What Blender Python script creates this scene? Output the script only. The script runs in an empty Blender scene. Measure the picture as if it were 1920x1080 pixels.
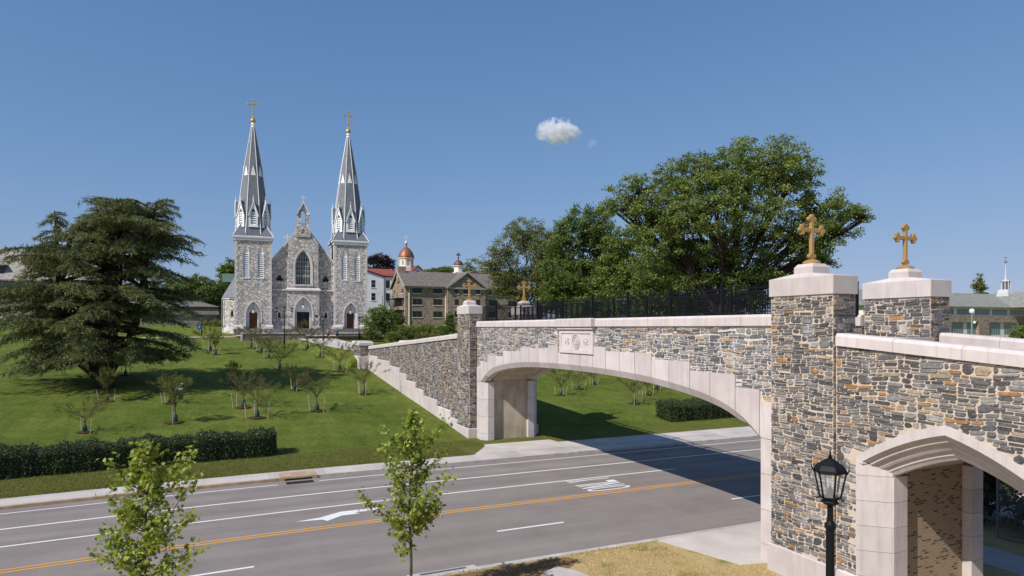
import bpy, math, random
import numpy as np
from mathutils import Vector, Matrix

sc = bpy.context.scene
COL = sc.collection
R = math.radians
rng = np.random.default_rng(7)
random.seed(7)

# ------------------------------------------------------------------ camera, sky, sun, exposure
YAW = 24.4
cam_d = bpy.data.cameras.new('camera')
cam_d.sensor_width = 36.0
cam_d.lens = 1244.0 / 1920.0 * 36.0
cam_d.shift_y = 75.0 / 1920.0
cam_d.clip_start = 0.1
cam_d.clip_end = 6000.0
cam = bpy.data.objects.new('camera', cam_d)
cam.location = (0, 0, 8.2)
cam.rotation_euler = (R(90), 0, R(-YAW))
COL.objects.link(cam)
sc.camera = cam

SUN_AZ, SUN_EL = 18.0, 43.5          # light travels towards +X, turned a little towards +Y
world = bpy.data.worlds.new('World')
sc.world = world
world.use_nodes = True
wn = world.node_tree
sky = wn.nodes.new('ShaderNodeTexSky')
sky.sky_type = 'NISHITA'
sky.sun_disc = False
sky.sun_elevation = R(SUN_EL)
sky.sun_rotation = R(270 - SUN_AZ)
sky.altitude = 100
sky.air_density = 1.0
sky.dust_density = 0.15
sky.ozone_density = 3.5
bg = wn.nodes['Background']
bg.inputs['Strength'].default_value = 0.085
# grade the sky: a * c / (1 + k * c), so the horizon stays as blue as in the place's clear air
g1 = wn.nodes.new('ShaderNodeVectorMath')
g1.operation = 'MULTIPLY'
g1.inputs[1].default_value = (1.12, 1.62, 2.31)
g2 = wn.nodes.new('ShaderNodeVectorMath')
g2.operation = 'MULTIPLY_ADD'
g2.inputs[1].default_value = (0.168, 0.246, 0.258)
g2.inputs[2].default_value = (1, 1, 1)
g3 = wn.nodes.new('ShaderNodeVectorMath')
g3.operation = 'DIVIDE'
wn.links.new(sky.outputs[0], g1.inputs[0])
wn.links.new(sky.outputs[0], g2.inputs[0])
wn.links.new(g1.outputs[0], g3.inputs[0])
wn.links.new(g2.outputs[0], g3.inputs[1])
wn.links.new(g3.outputs[0], bg.inputs['Color'])

sun_d = bpy.data.lights.new('sun', 'SUN')
sun_d.energy = 3.9
sun_d.angle = R(0.5)
sun_d.color = (1.0, 0.95, 0.90)
sun = bpy.data.objects.new('sun', sun_d)
ldir = Vector((math.cos(R(SUN_AZ)) * math.cos(R(SUN_EL)), math.sin(R(SUN_AZ)) * math.cos(R(SUN_EL)), -math.sin(R(SUN_EL))))
sun.rotation_euler = ldir.to_track_quat('-Z', 'Y').to_euler()
COL.objects.link(sun)

sc.view_settings.view_transform = 'Standard'
sc.view_settings.look = 'None'
sc.view_settings.gamma = 1.0
sc.view_settings.exposure = 0.35
sc.render.engine = 'CYCLES'
sc.cycles.max_bounces = 8
sc.cycles.transparent_max_bounces = 12
sc.cycles.volume_bounces = 5
sc.cycles.use_denoising = True

# ------------------------------------------------------------------ materials
MATS = {}


class NT:
    """small node-tree writer"""
    def __init__(self, name):
        m = bpy.data.materials.new(name)
        m.use_nodes = True
        self.m, self.t = m, m.node_tree
        self.b = self.t.nodes['Principled BSDF']
        self.out = self.t.nodes['Material Output']
        MATS[name] = m

    def n(self, typ, **kw):
        nd = self.t.nodes.new('ShaderNode' + typ)
        for k, v in kw.items():
            if k in nd.inputs.keys():
                nd.inputs[k].default_value = v
            else:
                setattr(nd, k, v)
        return nd

    def l(self, a, b):
        self.t.links.new(a, b)

    def coords(self, scale=(1, 1, 1), rot=(0, 0, 0)):
        tc = self.n('TexCoord')
        mp = self.n('Mapping')
        mp.inputs['Scale'].default_value = scale
        mp.inputs['Rotation'].default_value = rot
        self.l(tc.outputs['Object'], mp.inputs['Vector'])
        return mp.outputs[0]

    def noise(self, vec, scale, detail=4, rough=0.55, dist=0.0):
        nd = self.n('TexNoise')
        nd.inputs['Scale'].default_value = scale
        nd.inputs['Detail'].default_value = detail
        nd.inputs['Roughness'].default_value = rough
        nd.inputs['Distortion'].default_value = dist
        self.l(vec, nd.inputs['Vector'])
        return nd

    def ramp(self, fac, stops, interp='LINEAR'):
        nd = self.n('ValToRGB')
        cr = nd.color_ramp
        cr.interpolation = interp
        while len(cr.elements) < len(stops):
            cr.elements.new(0.5)
        for e, (p, c) in zip(cr.elements, stops):
            e.position = p
            e.color = (c[0], c[1], c[2], 1) if hasattr(c, '__len__') else (c, c, c, 1)
        self.l(fac, nd.inputs[0])
        return nd.outputs[0]

    def mix(self, fac, a, b, mode='MIX'):
        nd = self.n('MixRGB', blend_type=mode)
        for i, v in ((0, fac), (1, a), (2, b)):
            if hasattr(v, 'is_output'):
                self.l(v, nd.inputs[i])
            elif i == 0:
                nd.inputs[0].default_value = v
            else:
                nd.inputs[i].default_value = (v[0], v[1], v[2], 1)
        return nd.outputs[0]

    def math(self, op, a, b=0.0):
        nd = self.n('Math', operation=op)
        for i, v in ((0, a), (1, b)):
            if hasattr(v, 'is_output'):
                self.l(v, nd.inputs[i])
            else:
                nd.inputs[i].default_value = v
        return nd.outputs[0]

    def bump(self, h, strength=0.4, dist=0.02, normal=None):
        nd = self.n('Bump')
        nd.inputs['Strength'].default_value = strength
        nd.inputs['Distance'].default_value = dist
        self.l(h, nd.inputs['Height'])
        if normal is not None:
            self.l(normal, nd.inputs['Normal'])
        self.l(nd.outputs[0], self.b.inputs['Normal'])
        return nd.outputs[0]

    def col(self, c, rough=0.8, spec=0.3, metal=0.0):
        if hasattr(c, 'is_output'):
            self.l(c, self.b.inputs['Base Color'])
        else:
            self.b.inputs['Base Color'].default_value = (c[0], c[1], c[2], 1)
        self.b.inputs['Roughness'].default_value = rough
        self.b.inputs['Specular IOR Level'].default_value = spec
        self.b.inputs['Metallic'].default_value = metal
        return self.m


def m_plain(name, c, rough=0.7, spec=0.3, metal=0.0, var=0.15, scale=3.0, bump=0.0):
    t = NT(name)
    v = t.coords()
    nz = t.noise(v, scale, 5)
    lo = [x * (1 - var) for x in c]
    hi = [min(1, x * (1 + var)) for x in c]
    t.col(t.ramp(nz.outputs['Fac'], [(0.3, lo), (0.7, hi)]), rough, spec, metal)
    if bump:
        n2 = t.noise(v, scale * 6, 4)
        t.bump(n2.outputs['Fac'], bump, 0.02)
    return t.m


def m_rubble(name, cols, mortar, scale, zs=1.7, joint=0.045, bump=0.9, bdist=0.08, lowest=0.35):
    """random rubble masonry: one colour per stone, pale joints, rock-faced relief"""
    t = NT(name)
    v = t.coords((1, 1, zs))
    nd = t.noise(v, scale * 0.9, 2)
    vm = t.n('VectorMath', operation='MULTIPLY_ADD')
    t.l(nd.outputs['Color'], vm.inputs[0])
    vm.inputs[1].default_value = (0.35 / scale,) * 3
    t.l(v, vm.inputs[2])
    vo = t.n('TexVoronoi', feature='F1')
    vo.inputs['Scale'].default_value = scale
    t.l(vm.outputs[0], vo.inputs['Vector'])
    ve = t.n('TexVoronoi', feature='DISTANCE_TO_EDGE')
    ve.inputs['Scale'].default_value = scale
    t.l(vm.outputs[0], ve.inputs['Vector'])
    sep = t.n('SeparateColor')
    t.l(vo.outputs['Color'], sep.inputs[0])
    k = len(cols)
    stone = t.ramp(sep.outputs[0], [(i / k, c) for i, c in enumerate(cols)], 'CONSTANT')
    grain = t.noise(v, scale * 7, 5)
    stone = t.mix(0.55, stone, t.ramp(grain.outputs['Fac'], [(0.25, lowest), (0.75, 1.08)]), 'MULTIPLY')
    big = t.noise(v, 0.25, 3)
    stone = t.mix(0.2, stone, t.ramp(big.outputs['Fac'], [(0.3, 0.6), (0.7, 1.0)]), 'MULTIPLY')
    edge = t.ramp(ve.outputs['Distance'], [(0.0, 1.0), (joint, 0.0)])
    t.col(t.mix(edge, stone, mortar), 0.9, 0.15)
    h = t.math('ADD', t.ramp(ve.outputs['Distance'], [(0, 0), (joint * 3, 0.7)]), t.math('MULTIPLY', grain.outputs['Fac'], 0.6))
    h = t.math('ADD', h, t.math('MULTIPLY', sep.outputs[1], 0.5))
    t.bump(h, bump, bdist)
    return t.m


def build_materials():
    # dressed cast stone
    t = NT('cast_stone')
    v = t.coords()
    n1 = t.noise(v, 1.1, 5)
    n2 = t.noise(v, 40, 3)
    n3 = t.noise(t.coords((3, 3, 0.35)), 1.4, 4)
    c = t.ramp(n1.outputs['Fac'], [(0.3, (0.56, 0.50, 0.48)), (0.7, (0.66, 0.595, 0.575))])
    c = t.mix(0.25, c, t.ramp(n2.outputs['Fac'], [(0.3, 0.75), (0.7, 1.0)]), 'MULTIPLY')
    c = t.mix(0.35, c, t.ramp(n3.outputs['Fac'], [(0.3, 0.72), (0.6, 1.0)]), 'MULTIPLY')
    t.col(c, 0.85, 0.2)
    oi = t.n('ObjectInfo')
    c = t.mix(1.0, c, t.ramp(oi.outputs['Random'], [(0.0, (0.87, 0.86, 0.85)), (1.0, (1.05, 1.04, 1.03))]), 'MULTIPLY')
    n4 = t.noise(t.coords((2.2, 2.2, 0.25)), 2.0, 5, 0.7)
    c = t.mix(t.ramp(n4.outputs['Fac'], [(0.53, 0.0), (0.72, 0.5)]), c, (0.36, 0.31, 0.27))
    t.col(c, 0.85, 0.2)
    t.bump(n2.outputs['Fac'], 0.15, 0.004)
    # laid stones with per-stone tint stored on the mesh
    for nm, cols, pale in (
        ('wall_stone_dark', [(0.098, 0.095, 0.097), (0.145, 0.14, 0.142), (0.215, 0.207, 0.205), (0.28, 0.262, 0.25), (0.37, 0.335, 0.295), (0.40, 0.31, 0.215), (0.44, 0.23, 0.085)], 0.57),
        ('wall_stone_pale', [(0.15, 0.148, 0.153), (0.235, 0.228, 0.23), (0.31, 0.30, 0.293), (0.37, 0.35, 0.335), (0.45, 0.41, 0.37), (0.52, 0.415, 0.29), (0.52, 0.335, 0.185)], 0.60)):
        t = NT(nm)
        at = t.n('Attribute', attribute_name='tint')
        sp = t.n('SeparateColor')
        t.l(at.outputs['Color'], sp.inputs[0])
        stops = [0.0, 0.24, 0.46, 0.66, 0.79, 0.88, 0.945]
        c = t.ramp(sp.outputs[0], list(zip(stops, cols)), 'CONSTANT')
        v = t.coords((1, 1, 1))
        off = t.n('VectorMath', operation='MULTIPLY_ADD')
        t.l(at.outputs['Color'], off.inputs[0])
        off.inputs[1].default_value = (9, 7, 8)
        t.l(v, off.inputs[2])
        g1 = t.noise(off.outputs[0], 11, 6, 0.65)
        g2 = t.noise(off.outputs[0], 38, 4)
        c = t.mix(0.75, c, t.ramp(g1.outputs['Fac'], [(0.3, 0.42), (0.68, 1.2)]), 'MULTIPLY')
        c = t.mix(t.ramp(g1.outputs['Fac'], [(0.58, 0.0), (0.72, 0.28)]), c, (0.40, 0.36, 0.33))
        c = t.mix(0.5, c, t.ramp(sp.outputs[1], [(0.0, 0.6), (1.0, 1.25)]), 'MULTIPLY')
        wv = t.noise(t.coords((1.0, 1.0, 0.55)), 1.3, 5, 0.6)
        c = t.mix(t.ramp(wv.outputs['Fac'], [(pale, 0.0), (pale + 0.13, 0.55)]), c, (0.55, 0.54, 0.56))
        t.col(c, 0.85, 0.25)
        t.bump(t.math('ADD', g1.outputs['Fac'], t.math('MULTIPLY', g2.outputs['Fac'], 0.4)), 0.9, 0.03)
    m_plain('mortar', (0.55, 0.455, 0.365), 0.95, 0.1, var=0.12, scale=9, bump=0.4)
    m_plain('mortar_pale', (0.62, 0.55, 0.50), 0.95, 0.1, var=0.12, scale=9, bump=0.4)
    m_plain('joint_dark', (0.16, 0.13, 0.11), 0.95, 0.1)
    m_rubble('rubble_backing', [(0.1, 0.1, 0.11), (0.16, 0.16, 0.17), (0.22, 0.2, 0.18), (0.3, 0.22, 0.14)], (0.5, 0.43, 0.36), 3.2, 1.9)
    m_rubble('church_stone', [(0.74, 0.675, 0.63), (0.60, 0.55, 0.515), (0.83, 0.765, 0.715), (0.70, 0.60, 0.515), (0.50, 0.46, 0.43), (0.77, 0.695, 0.635), (0.66, 0.61, 0.575), (0.83, 0.775, 0.725)], (0.66, 0.60, 0.545), 1.65, 1.4, 0.03, 1.0, 0.2, 0.68)
    m_rubble('brown_stone', [(0.48, 0.345, 0.235), (0.37, 0.28, 0.20), (0.54, 0.395, 0.27), (0.43, 0.335, 0.26), (0.31, 0.245, 0.19), (0.50, 0.395, 0.295)], (0.46, 0.37, 0.28), 1.7, 1.8, 0.03, 0.9, 0.12)
    m_rubble('grey_stone', [(0.34, 0.31, 0.28), (0.26, 0.245, 0.23), (0.40, 0.37, 0.34), (0.22, 0.21, 0.2)], (0.38, 0.34, 0.30), 1.6, 1.6, 0.03, 0.9, 0.12)
    m_rubble('low_wall_stone', [(0.12, 0.12, 0.13), (0.2, 0.19, 0.18), (0.28, 0.25, 0.22), (0.24, 0.18, 0.12)], (0.45, 0.4, 0.34), 3.0, 1.6, 0.04, 0.8, 0.05)
    m_plain('church_trim', (0.66, 0.61, 0.565), 0.8, 0.2, var=0.1, scale=2)
    # concrete with form-board streaks
    t = NT('concrete')
    n1 = t.noise(t.coords((2.2, 2.2, 0.5)), 1.2, 6, 0.6)
    n2 = t.noise(t.coords(), 0.7, 4)
    c = t.ramp(n1.outputs['Fac'], [(0.25, (0.37, 0.295, 0.21)), (0.5, (0.50, 0.42, 0.315)), (0.75, (0.60, 0.52, 0.41))])
    c = t.mix(0.6, c, t.ramp(n2.outputs['Fac'], [(0.35, 0.6), (0.6, 1.0)]), 'MULTIPLY')
    t.col(c, 0.9, 0.2)
    # paving concrete
    t = NT('sidewalk_concrete')
    v = t.coords()
    n1 = t.noise(v, 0.6, 5)
    n2 = t.noise(v, 30, 3)
    c = t.ramp(n1.outputs['Fac'], [(0.3, (0.47, 0.415, 0.375)), (0.7, (0.60, 0.55, 0.505))])
    c = t.mix(0.35, c, t.ramp(n2.outputs['Fac'], [(0.3, 0.7), (0.7, 1.0)]), 'MULTIPLY')
    at = t.n('Attribute', attribute_name='tint')
    c = t.mix(1.0, c, at.outputs['Color'], 'MULTIPLY')
    t.col(c, 0.9, 0.2)
    m_plain('kerb_tan', (0.40, 0.29, 0.19), 0.9, 0.2, var=0.25, scale=2)
    m_plain('kerb_grey', (0.46, 0.42, 0.38), 0.9, 0.2, var=0.2, scale=2)
    # asphalt
    t = NT('asphalt')
    v = t.coords()
    fine = t.noise(v, 55, 4, 0.7)
    lane = t.noise(t.coords((0.02, 1.1, 1)), 1.0, 4)
    blot = t.noise(v, 0.35, 5, 0.6)
    crk = t.noise(t.coords((0.35, 1.6, 1)), 1.5, 6, 0.7, 0.6)
    c = t.ramp(fine.outputs['Fac'], [(0.28, (0.158, 0.137, 0.125)), (0.72, (0.35, 0.302, 0.272))])
    c = t.mix(0.5, c, t.ramp(lane.outputs['Fac'], [(0.3, 0.74), (0.7, 1.15)]), 'MULTIPLY')
    c = t.mix(0.55, c, t.ramp(blot.outputs['Fac'], [(0.3, 0.72), (0.7, 1.15)]), 'MULTIPLY')
    c = t.mix(t.ramp(crk.outputs['Fac'], [(0.66, 0.0), (0.74, 0.35)]), c, (0.09, 0.082, 0.08))
    geo = t.n('NewGeometry')
    sx = t.n('SeparateXYZ')
    t.l(geo.outputs['Position'], sx.inputs[0])
    wob = t.noise(t.coords((0.08, 0.3, 1)), 1.0, 3)
    ph = t.math('ADD', t.math('MULTIPLY', sx.outputs['Y'], 3.6), t.math('MULTIPLY', wob.outputs['Fac'], 2.2))
    wheel = t.math('SINE', ph)
    c = t.mix(0.22, c, t.ramp(t.math('MULTIPLY_ADD', wheel, 0.5), [(0.0, 0.72), (1.0, 1.1)]), 'MULTIPLY')
    seam = t.noise(t.coords((0.05, 2.2, 1)), 0.9, 2, 0.4)
    c = t.mix(t.ramp(seam.outputs['Fac'], [(0.495, 0.0), (0.5, 0.35), (0.505, 0.0)]), c, (0.10, 0.09, 0.085))
    spot = t.noise(t.coords((0.6, 1.4, 1)), 1.1, 5, 0.75)
    c = t.mix(t.ramp(spot.outputs['Fac'], [(0.62, 0.0), (0.72, 0.32)]), c, (0.11, 0.10, 0.096))
    t.col(c, 0.88, 0.25)
    t.bump(fine.outputs['Fac'], 0.35, 0.01)
    for nm, pc in (('paint_white', (0.72, 0.71, 0.69)), ('paint_yellow', (0.68, 0.33, 0.05))):
        t = NT(nm)
        v = t.coords()
        w = t.noise(v, 26, 5, 0.7)
        w2 = t.noise(v, 1.1, 3)
        s = t.math('ADD', w.outputs['Fac'], t.math('MULTIPLY', w2.outputs['Fac'], 0.35))
        t.col(t.mix(t.ramp(s, [(0.36, 0.85), (0.5, 0.0)]), pc, (0.23, 0.208, 0.2)), 0.8, 0.3)
    # lawn
    t = NT('lawn_grass')
    v = t.coords()
    fine = t.noise(v, 9, 8, 0.75)
    fine2 = t.noise(t.coords((1, 0.45, 1)), 26, 5, 0.75)
    mid = t.noise(t.coords((1.1, 0.45, 1)), 0.8, 5, 0.65)
    big = t.noise(v, 0.14, 4)
    mow = t.n('TexWave', wave_type='BANDS', bands_direction='DIAGONAL')
    mow.inputs['Scale'].default_value = 0.16
    mow.inputs['Distortion'].default_value = 2.2
    mow.inputs['Detail'].default_value = 2
    mow.inputs['Detail Scale'].default_value = 0.25
    t.l(t.coords((0.25, 1.6, 1)), mow.inputs['Vector'])
    c = t.ramp(fine.outputs['Fac'], [(0.25, (0.078, 0.115, 0.02)), (0.5, (0.145, 0.195, 0.039)), (0.78, (0.24, 0.272, 0.071))])
    c = t.mix(0.55, c, t.ramp(fine2.outputs['Fac'], [(0.3, 0.45), (0.7, 1.25)]), 'MULTIPLY')
    mid2 = t.noise(t.coords((1.2, 0.42, 1)), 3.0, 6, 0.75)
    c = t.mix(0.8, c, t.ramp(mid2.outputs['Fac'], [(0.3, (0.62, 0.68, 0.55)), (0.7, (1.32, 1.25, 1.2))]), 'MULTIPLY')
    c = t.mix(0.8, c, t.ramp(mid.outputs['Fac'], [(0.3, (0.68, 0.74, 0.6)), (0.7, (1.3, 1.2, 1.2))]), 'MULTIPLY')
    c = t.mix(0.6, c, t.ramp(big.outputs['Fac'], [(0.32, (0.66, 0.78, 0.55)), (0.68, (1.42, 1.22, 1.25))]), 'MULTIPLY')
    c = t.mix(0.12, c, t.ramp(mow.outputs['Fac'], [(0.2, 0.7), (0.8, 1.25)]), 'MULTIPLY')
    geo = t.n('NewGeometry')
    sx = t.n('SeparateXYZ')
    t.l(geo.outputs['Position'], sx.inputs[0])
    dry = t.noise(v, 1.6, 5, 0.7)
    strip = t.ramp(t.math('ADD', t.math('MULTIPLY', sx.outputs['Y'], 0.01), t.math('MULTIPLY', dry.outputs['Fac'], 0.05)), [(0.455, 0.62), (0.475, 0.0)])
    c = t.mix(strip, c, t.ramp(fine.outputs['Fac'], [(0.3, (0.085, 0.085, 0.018)), (0.7, (0.24, 0.20, 0.06))]))
    t.col(c, 0.95, 0.1)
    t.bump(t.math('ADD', fine.outputs['Fac'], fine2.outputs['Fac']), 0.9, 0.12)
    # straw-coloured verge
    t = NT('dry_grass')
    v = t.coords()
    fine = t.noise(t.coords((1, 1, 1)), 16, 8, 0.8, 0.4)
    patch = t.noise(v, 0.8, 5, 0.6)
    c = t.ramp(fine.outputs['Fac'], [(0.25, (0.29, 0.205, 0.085)), (0.5, (0.53, 0.40, 0.19)), (0.75, (0.70, 0.58, 0.34))])
    g = t.ramp(fine.outputs['Fac'], [(0.3, (0.14, 0.14, 0.03)), (0.7, (0.36, 0.33, 0.11))])
    c = t.mix(t.ramp(patch.outputs['Fac'], [(0.52, 0.0), (0.66, 0.8)]), c, g)
    t.col(c, 0.95, 0.1)
    t.bump(fine.outputs['Fac'], 1.0, 0.06)
    t = NT('bare_soil')
    v = t.coords()
    fine = t.noise(v, 9, 8, 0.75)
    c = t.ramp(fine.outputs['Fac'], [(0.3, (0.13, 0.075, 0.035)), (0.6, (0.26, 0.155, 0.08)), (0.75, (0.42, 0.30, 0.15))])
    t.col(c, 0.95, 0.1)
    t.bump(fine.outputs['Fac'], 0.9, 0.05)
    m_plain('mulch', (0.065, 0.036, 0.022), 0.95, 0.1, var=0.5, scale=12, bump=0.8)
    m_plain('gravel_path', (0.46, 0.41, 0.36), 0.9, 0.2, var=0.12, scale=4)
    m_plain('bark', (0.115, 0.085, 0.06), 0.95, 0.1, var=0.4, scale=6, bump=0.8)
    m_plain('bark_dark', (0.05, 0.036, 0.027), 0.95, 0.1, var=0.4, scale=5, bump=0.8)
    m_plain('twig', (0.12, 0.085, 0.055), 0.9, 0.1, var=0.3, scale=6)

    def leaf(name, dark, mid_, light, trans=0.35, rough=0.6, spec=0.35):
        t = NT(name)
        at = t.n('Attribute', attribute_name='tint')
        sp = t.n('SeparateColor')
        t.l(at.outputs['Color'], sp.inputs[0])
        c = t.ramp(sp.outputs[0], [(0.0, dark), (0.5, mid_), (1.0, light)])
        t.col(c, rough, spec)
        tr = t.n('BsdfTranslucent')
        t.l(t.mix(1.0, c, (1.25, 1.2, 0.55), 'MULTIPLY'), tr.inputs['Color'])
        mx = t.n('MixShader')
        mx.inputs[0].default_value = trans
        t.l(t.b.outputs[0], mx.inputs[1])
        t.l(tr.outputs[0], mx.inputs[2])
        t.l(mx.outputs[0], t.out.inputs['Surface'])
    leaf('leaf_oak', (0.075, 0.115, 0.022), (0.15, 0.205, 0.045), (0.27, 0.32, 0.085), 0.32)
    leaf('leaf_green', (0.065, 0.105, 0.024), (0.125, 0.18, 0.042), (0.215, 0.275, 0.07))
    leaf('leaf_olive', (0.10, 0.12, 0.028), (0.165, 0.185, 0.045), (0.24, 0.25, 0.07))
    leaf('leaf_maple', (0.12, 0.175, 0.025), (0.26, 0.325, 0.055), (0.45, 0.50, 0.12), 0.4)
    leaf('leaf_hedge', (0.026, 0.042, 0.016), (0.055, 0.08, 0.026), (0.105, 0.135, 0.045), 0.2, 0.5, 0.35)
    leaf('needle_cedar', (0.058, 0.074, 0.034), (0.125, 0.145, 0.062), (0.25, 0.26, 0.12), 0.35, 0.6, 0.3)
    leaf('leaf_beech', (0.02, 0.012, 0.016), (0.035, 0.018, 0.024), (0.06, 0.03, 0.035), 0.3)
    leaf('leaf_sapling', (0.08, 0.08, 0.022), (0.135, 0.13, 0.038), (0.20, 0.185, 0.065), 0.35)
    leaf('blade_grass', (0.34, 0.23, 0.09), (0.60, 0.45, 0.20), (0.78, 0.64, 0.36), 0.3)
    leaf('blade_green', (0.075, 0.095, 0.018), (0.13, 0.155, 0.03), (0.21, 0.21, 0.06), 0.3)
    # slate and metals
    t = NT('slate_roof')
    br = t.n('TexBrick')
    br.inputs['Scale'].default_value = 1.0
    br.inputs['Color1'].default_value = (0.21, 0.19, 0.17, 1)
    br.inputs['Color2'].default_value = (0.29, 0.265, 0.235, 1)
    br.inputs['Mortar'].default_value = (0.12, 0.11, 0.10, 1)
    br.inputs['Mortar Size'].default_value = 0.025
    br.inputs['Brick Width'].default_value = 0.5
    br.inputs['Row Height'].default_value = 0.28
    t.l(t.coords((1, 1, 1), (R(90), 0, 0)), br.inputs['Vector'])
    nz = t.noise(t.coords(), 1.2, 6, 0.7)
    t.col(t.mix(0.6, br.outputs[0], t.ramp(nz.outputs['Fac'], [(0.3, (0.6, 0.58, 0.56)), (0.7, (1.2, 1.15, 1.1))]), 'MULTIPLY'), 0.8, 0.3)
    m_plain('slate_dark', (0.085, 0.085, 0.095), 0.7, 0.4, var=0.25, scale=2)
    m_plain('slate_brown', (0.165, 0.14, 0.125), 0.8, 0.3, var=0.25, scale=1.5)
    m_plain('slate_tan', (0.32, 0.285, 0.255), 0.85, 0.25, var=0.28, scale=1.8)
    m_plain('slate_green', (0.235, 0.235, 0.205), 0.85, 0.25, var=0.25, scale=1.2)
    m_plain('copper_green', (0.20, 0.29, 0.25), 0.7, 0.3, var=0.15, scale=1.5)
    m_plain('spire_lead', (0.165, 0.175, 0.195), 0.6, 0.3, var=0.18, scale=1.5)
    m_plain('white_paint', (0.80, 0.80, 0.80), 0.6, 0.3, var=0.07)
    m_plain('spire_hazed_white', (0.52, 0.53, 0.55), 0.6, 0.3, var=0.1)  # white dimmed to a bluish grey, far haze put into the colour
    m_plain('white_stucco', (0.82, 0.80, 0.82), 0.85, 0.2, var=0.08, scale=0.5)
    m_plain('cream_paint', (0.78, 0.72, 0.63), 0.7, 0.3, var=0.06)
    m_plain('fascia_grey', (0.36, 0.35, 0.30), 0.7, 0.3, var=0.08)
    m_plain('gold', (0.62, 0.40, 0.12), 0.42, 0.5, 0.65, var=0.1)
    m_plain('gilded_bronze', (0.48, 0.285, 0.10), 0.4, 0.45, 0.3, var=0.14, scale=5)
    m_plain('copper', (0.27, 0.115, 0.062), 0.5, 0.4, 0.35, var=0.25, scale=1.2)
    m_plain('copper_dark', (0.16, 0.07, 0.055), 0.5, 0.4, 0.3, var=0.2)
    m_plain('red_metal_roof', (0.27, 0.075, 0.05), 0.6, 0.4, var=0.12, scale=1)
    m_plain('black_iron', (0.008, 0.0085, 0.011), 0.55, 0.15, var=0.25)
    m_plain('dark_iron', (0.02, 0.02, 0.022), 0.5, 0.4, var=0.2)
    m_plain('galvanised', (0.28, 0.29, 0.30), 0.5, 0.4, 0.5, var=0.1)
    m_plain('door_wood', (0.135, 0.045, 0.022), 0.6, 0.3, var=0.25, scale=3)
    m_plain('door_black', (0.012, 0.011, 0.010), 0.6, 0.3)
    m_plain('watering_bag', (0.022, 0.058, 0.042), 0.5, 0.4, var=0.25, scale=5)
    m_plain('stake_wood', (0.46, 0.40, 0.32), 0.9, 0.1, var=0.25, scale=4)
    m_plain('sign_white', (0.75, 0.73, 0.71), 0.7, 0.3, var=0.05)
    m_plain('sign_blue', (0.02, 0.15, 0.42), 0.5, 0.3, var=0.1)
    m_plain('bronze_plate', (0.06, 0.035, 0.025), 0.5, 0.4)
    m_plain('skin', (0.50, 0.31, 0.22), 0.6, 0.3, var=0.05)
    m_plain('hair_dark', (0.035, 0.022, 0.015), 0.6, 0.3)
    m_plain('cloth_blue', (0.10, 0.12, 0.20), 0.9, 0.1, var=0.2, scale=9)
    m_plain('cloth_dark', (0.03, 0.03, 0.035), 0.9, 0.1, var=0.2, scale=9)
    m_plain('cloth_tan', (0.26, 0.19, 0.12), 0.9, 0.1, var=0.2, scale=9)
    m_plain('grate_iron', (0.035, 0.032, 0.03), 0.7, 0.3, var=0.3)
    t = NT('window_glass')
    t.col((0.02, 0.024, 0.032), 0.12, 0.3)
    t = NT('church_glass')
    nz = t.noise(t.coords(), 2.5, 3)
    t.col(t.ramp(nz.outputs['Fac'], [(0.35, (0.03, 0.045, 0.05)), (0.65, (0.085, 0.11, 0.115))]), 0.25, 0.5)
    t = NT('teal_glass')
    t.col((0.07, 0.17, 0.165), 0.15, 0.6)
    t = NT('lantern_glass')
    t.col((0.8, 0.82, 0.84), 0.05, 0.4)
    gl = t.n('BsdfTransparent')
    mx = t.n('MixShader')
    mx.inputs[0].default_value = 0.22
    t.l(gl.outputs[0], mx.inputs[1])
    t.l(t.b.outputs[0], mx.inputs[2])
    t.l(mx.outputs[0], t.out.inputs['Surface'])
    # tan brick
    t = NT('tan_brick')
    br = t.n('TexBrick')
    br.inputs['Scale'].default_value = 1.0
    br.inputs['Color1'].default_value = (0.33, 0.235, 0.135, 1)
    br.inputs['Color2'].default_value = (0.235, 0.16, 0.095, 1)
    br.inputs['Mortar'].default_value = (0.36, 0.30, 0.22, 1)
    br.inputs['Mortar Size'].default_value = 0.009
    br.inputs['Bias'].default_value = -0.25
    br.inputs['Brick Width'].default_value = 0.21
    br.inputs['Row Height'].default_value = 0.075
    vb = t.coords((1, 1, 1), (R(90), 0, 0))
    t.l(vb, br.inputs['Vector'])
    br2 = t.n('TexBrick')
    for k in ('Mortar Size', 'Brick Width', 'Row Height', 'Scale'):
        br2.inputs[k].default_value = br.inputs[k].default_value
    br2.inputs['Color1'].default_value = (0, 0, 0, 1)
    br2.inputs['Color2'].default_value = (1, 1, 1, 1)
    br2.inputs['Mortar'].default_value = (0, 0, 0, 1)
    t.l(vb, br2.inputs['Vector'])
    c = t.mix(t.ramp(br2.outputs[0], [(0.80, 0.0), (0.84, 0.75)]), br.outputs[0], (0.07, 0.05, 0.04))
    t.col(c, 0.9, 0.2)
    t.bump(br.outputs['Fac'], -0.5, 0.01)


build_materials()
M = MATS


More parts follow.
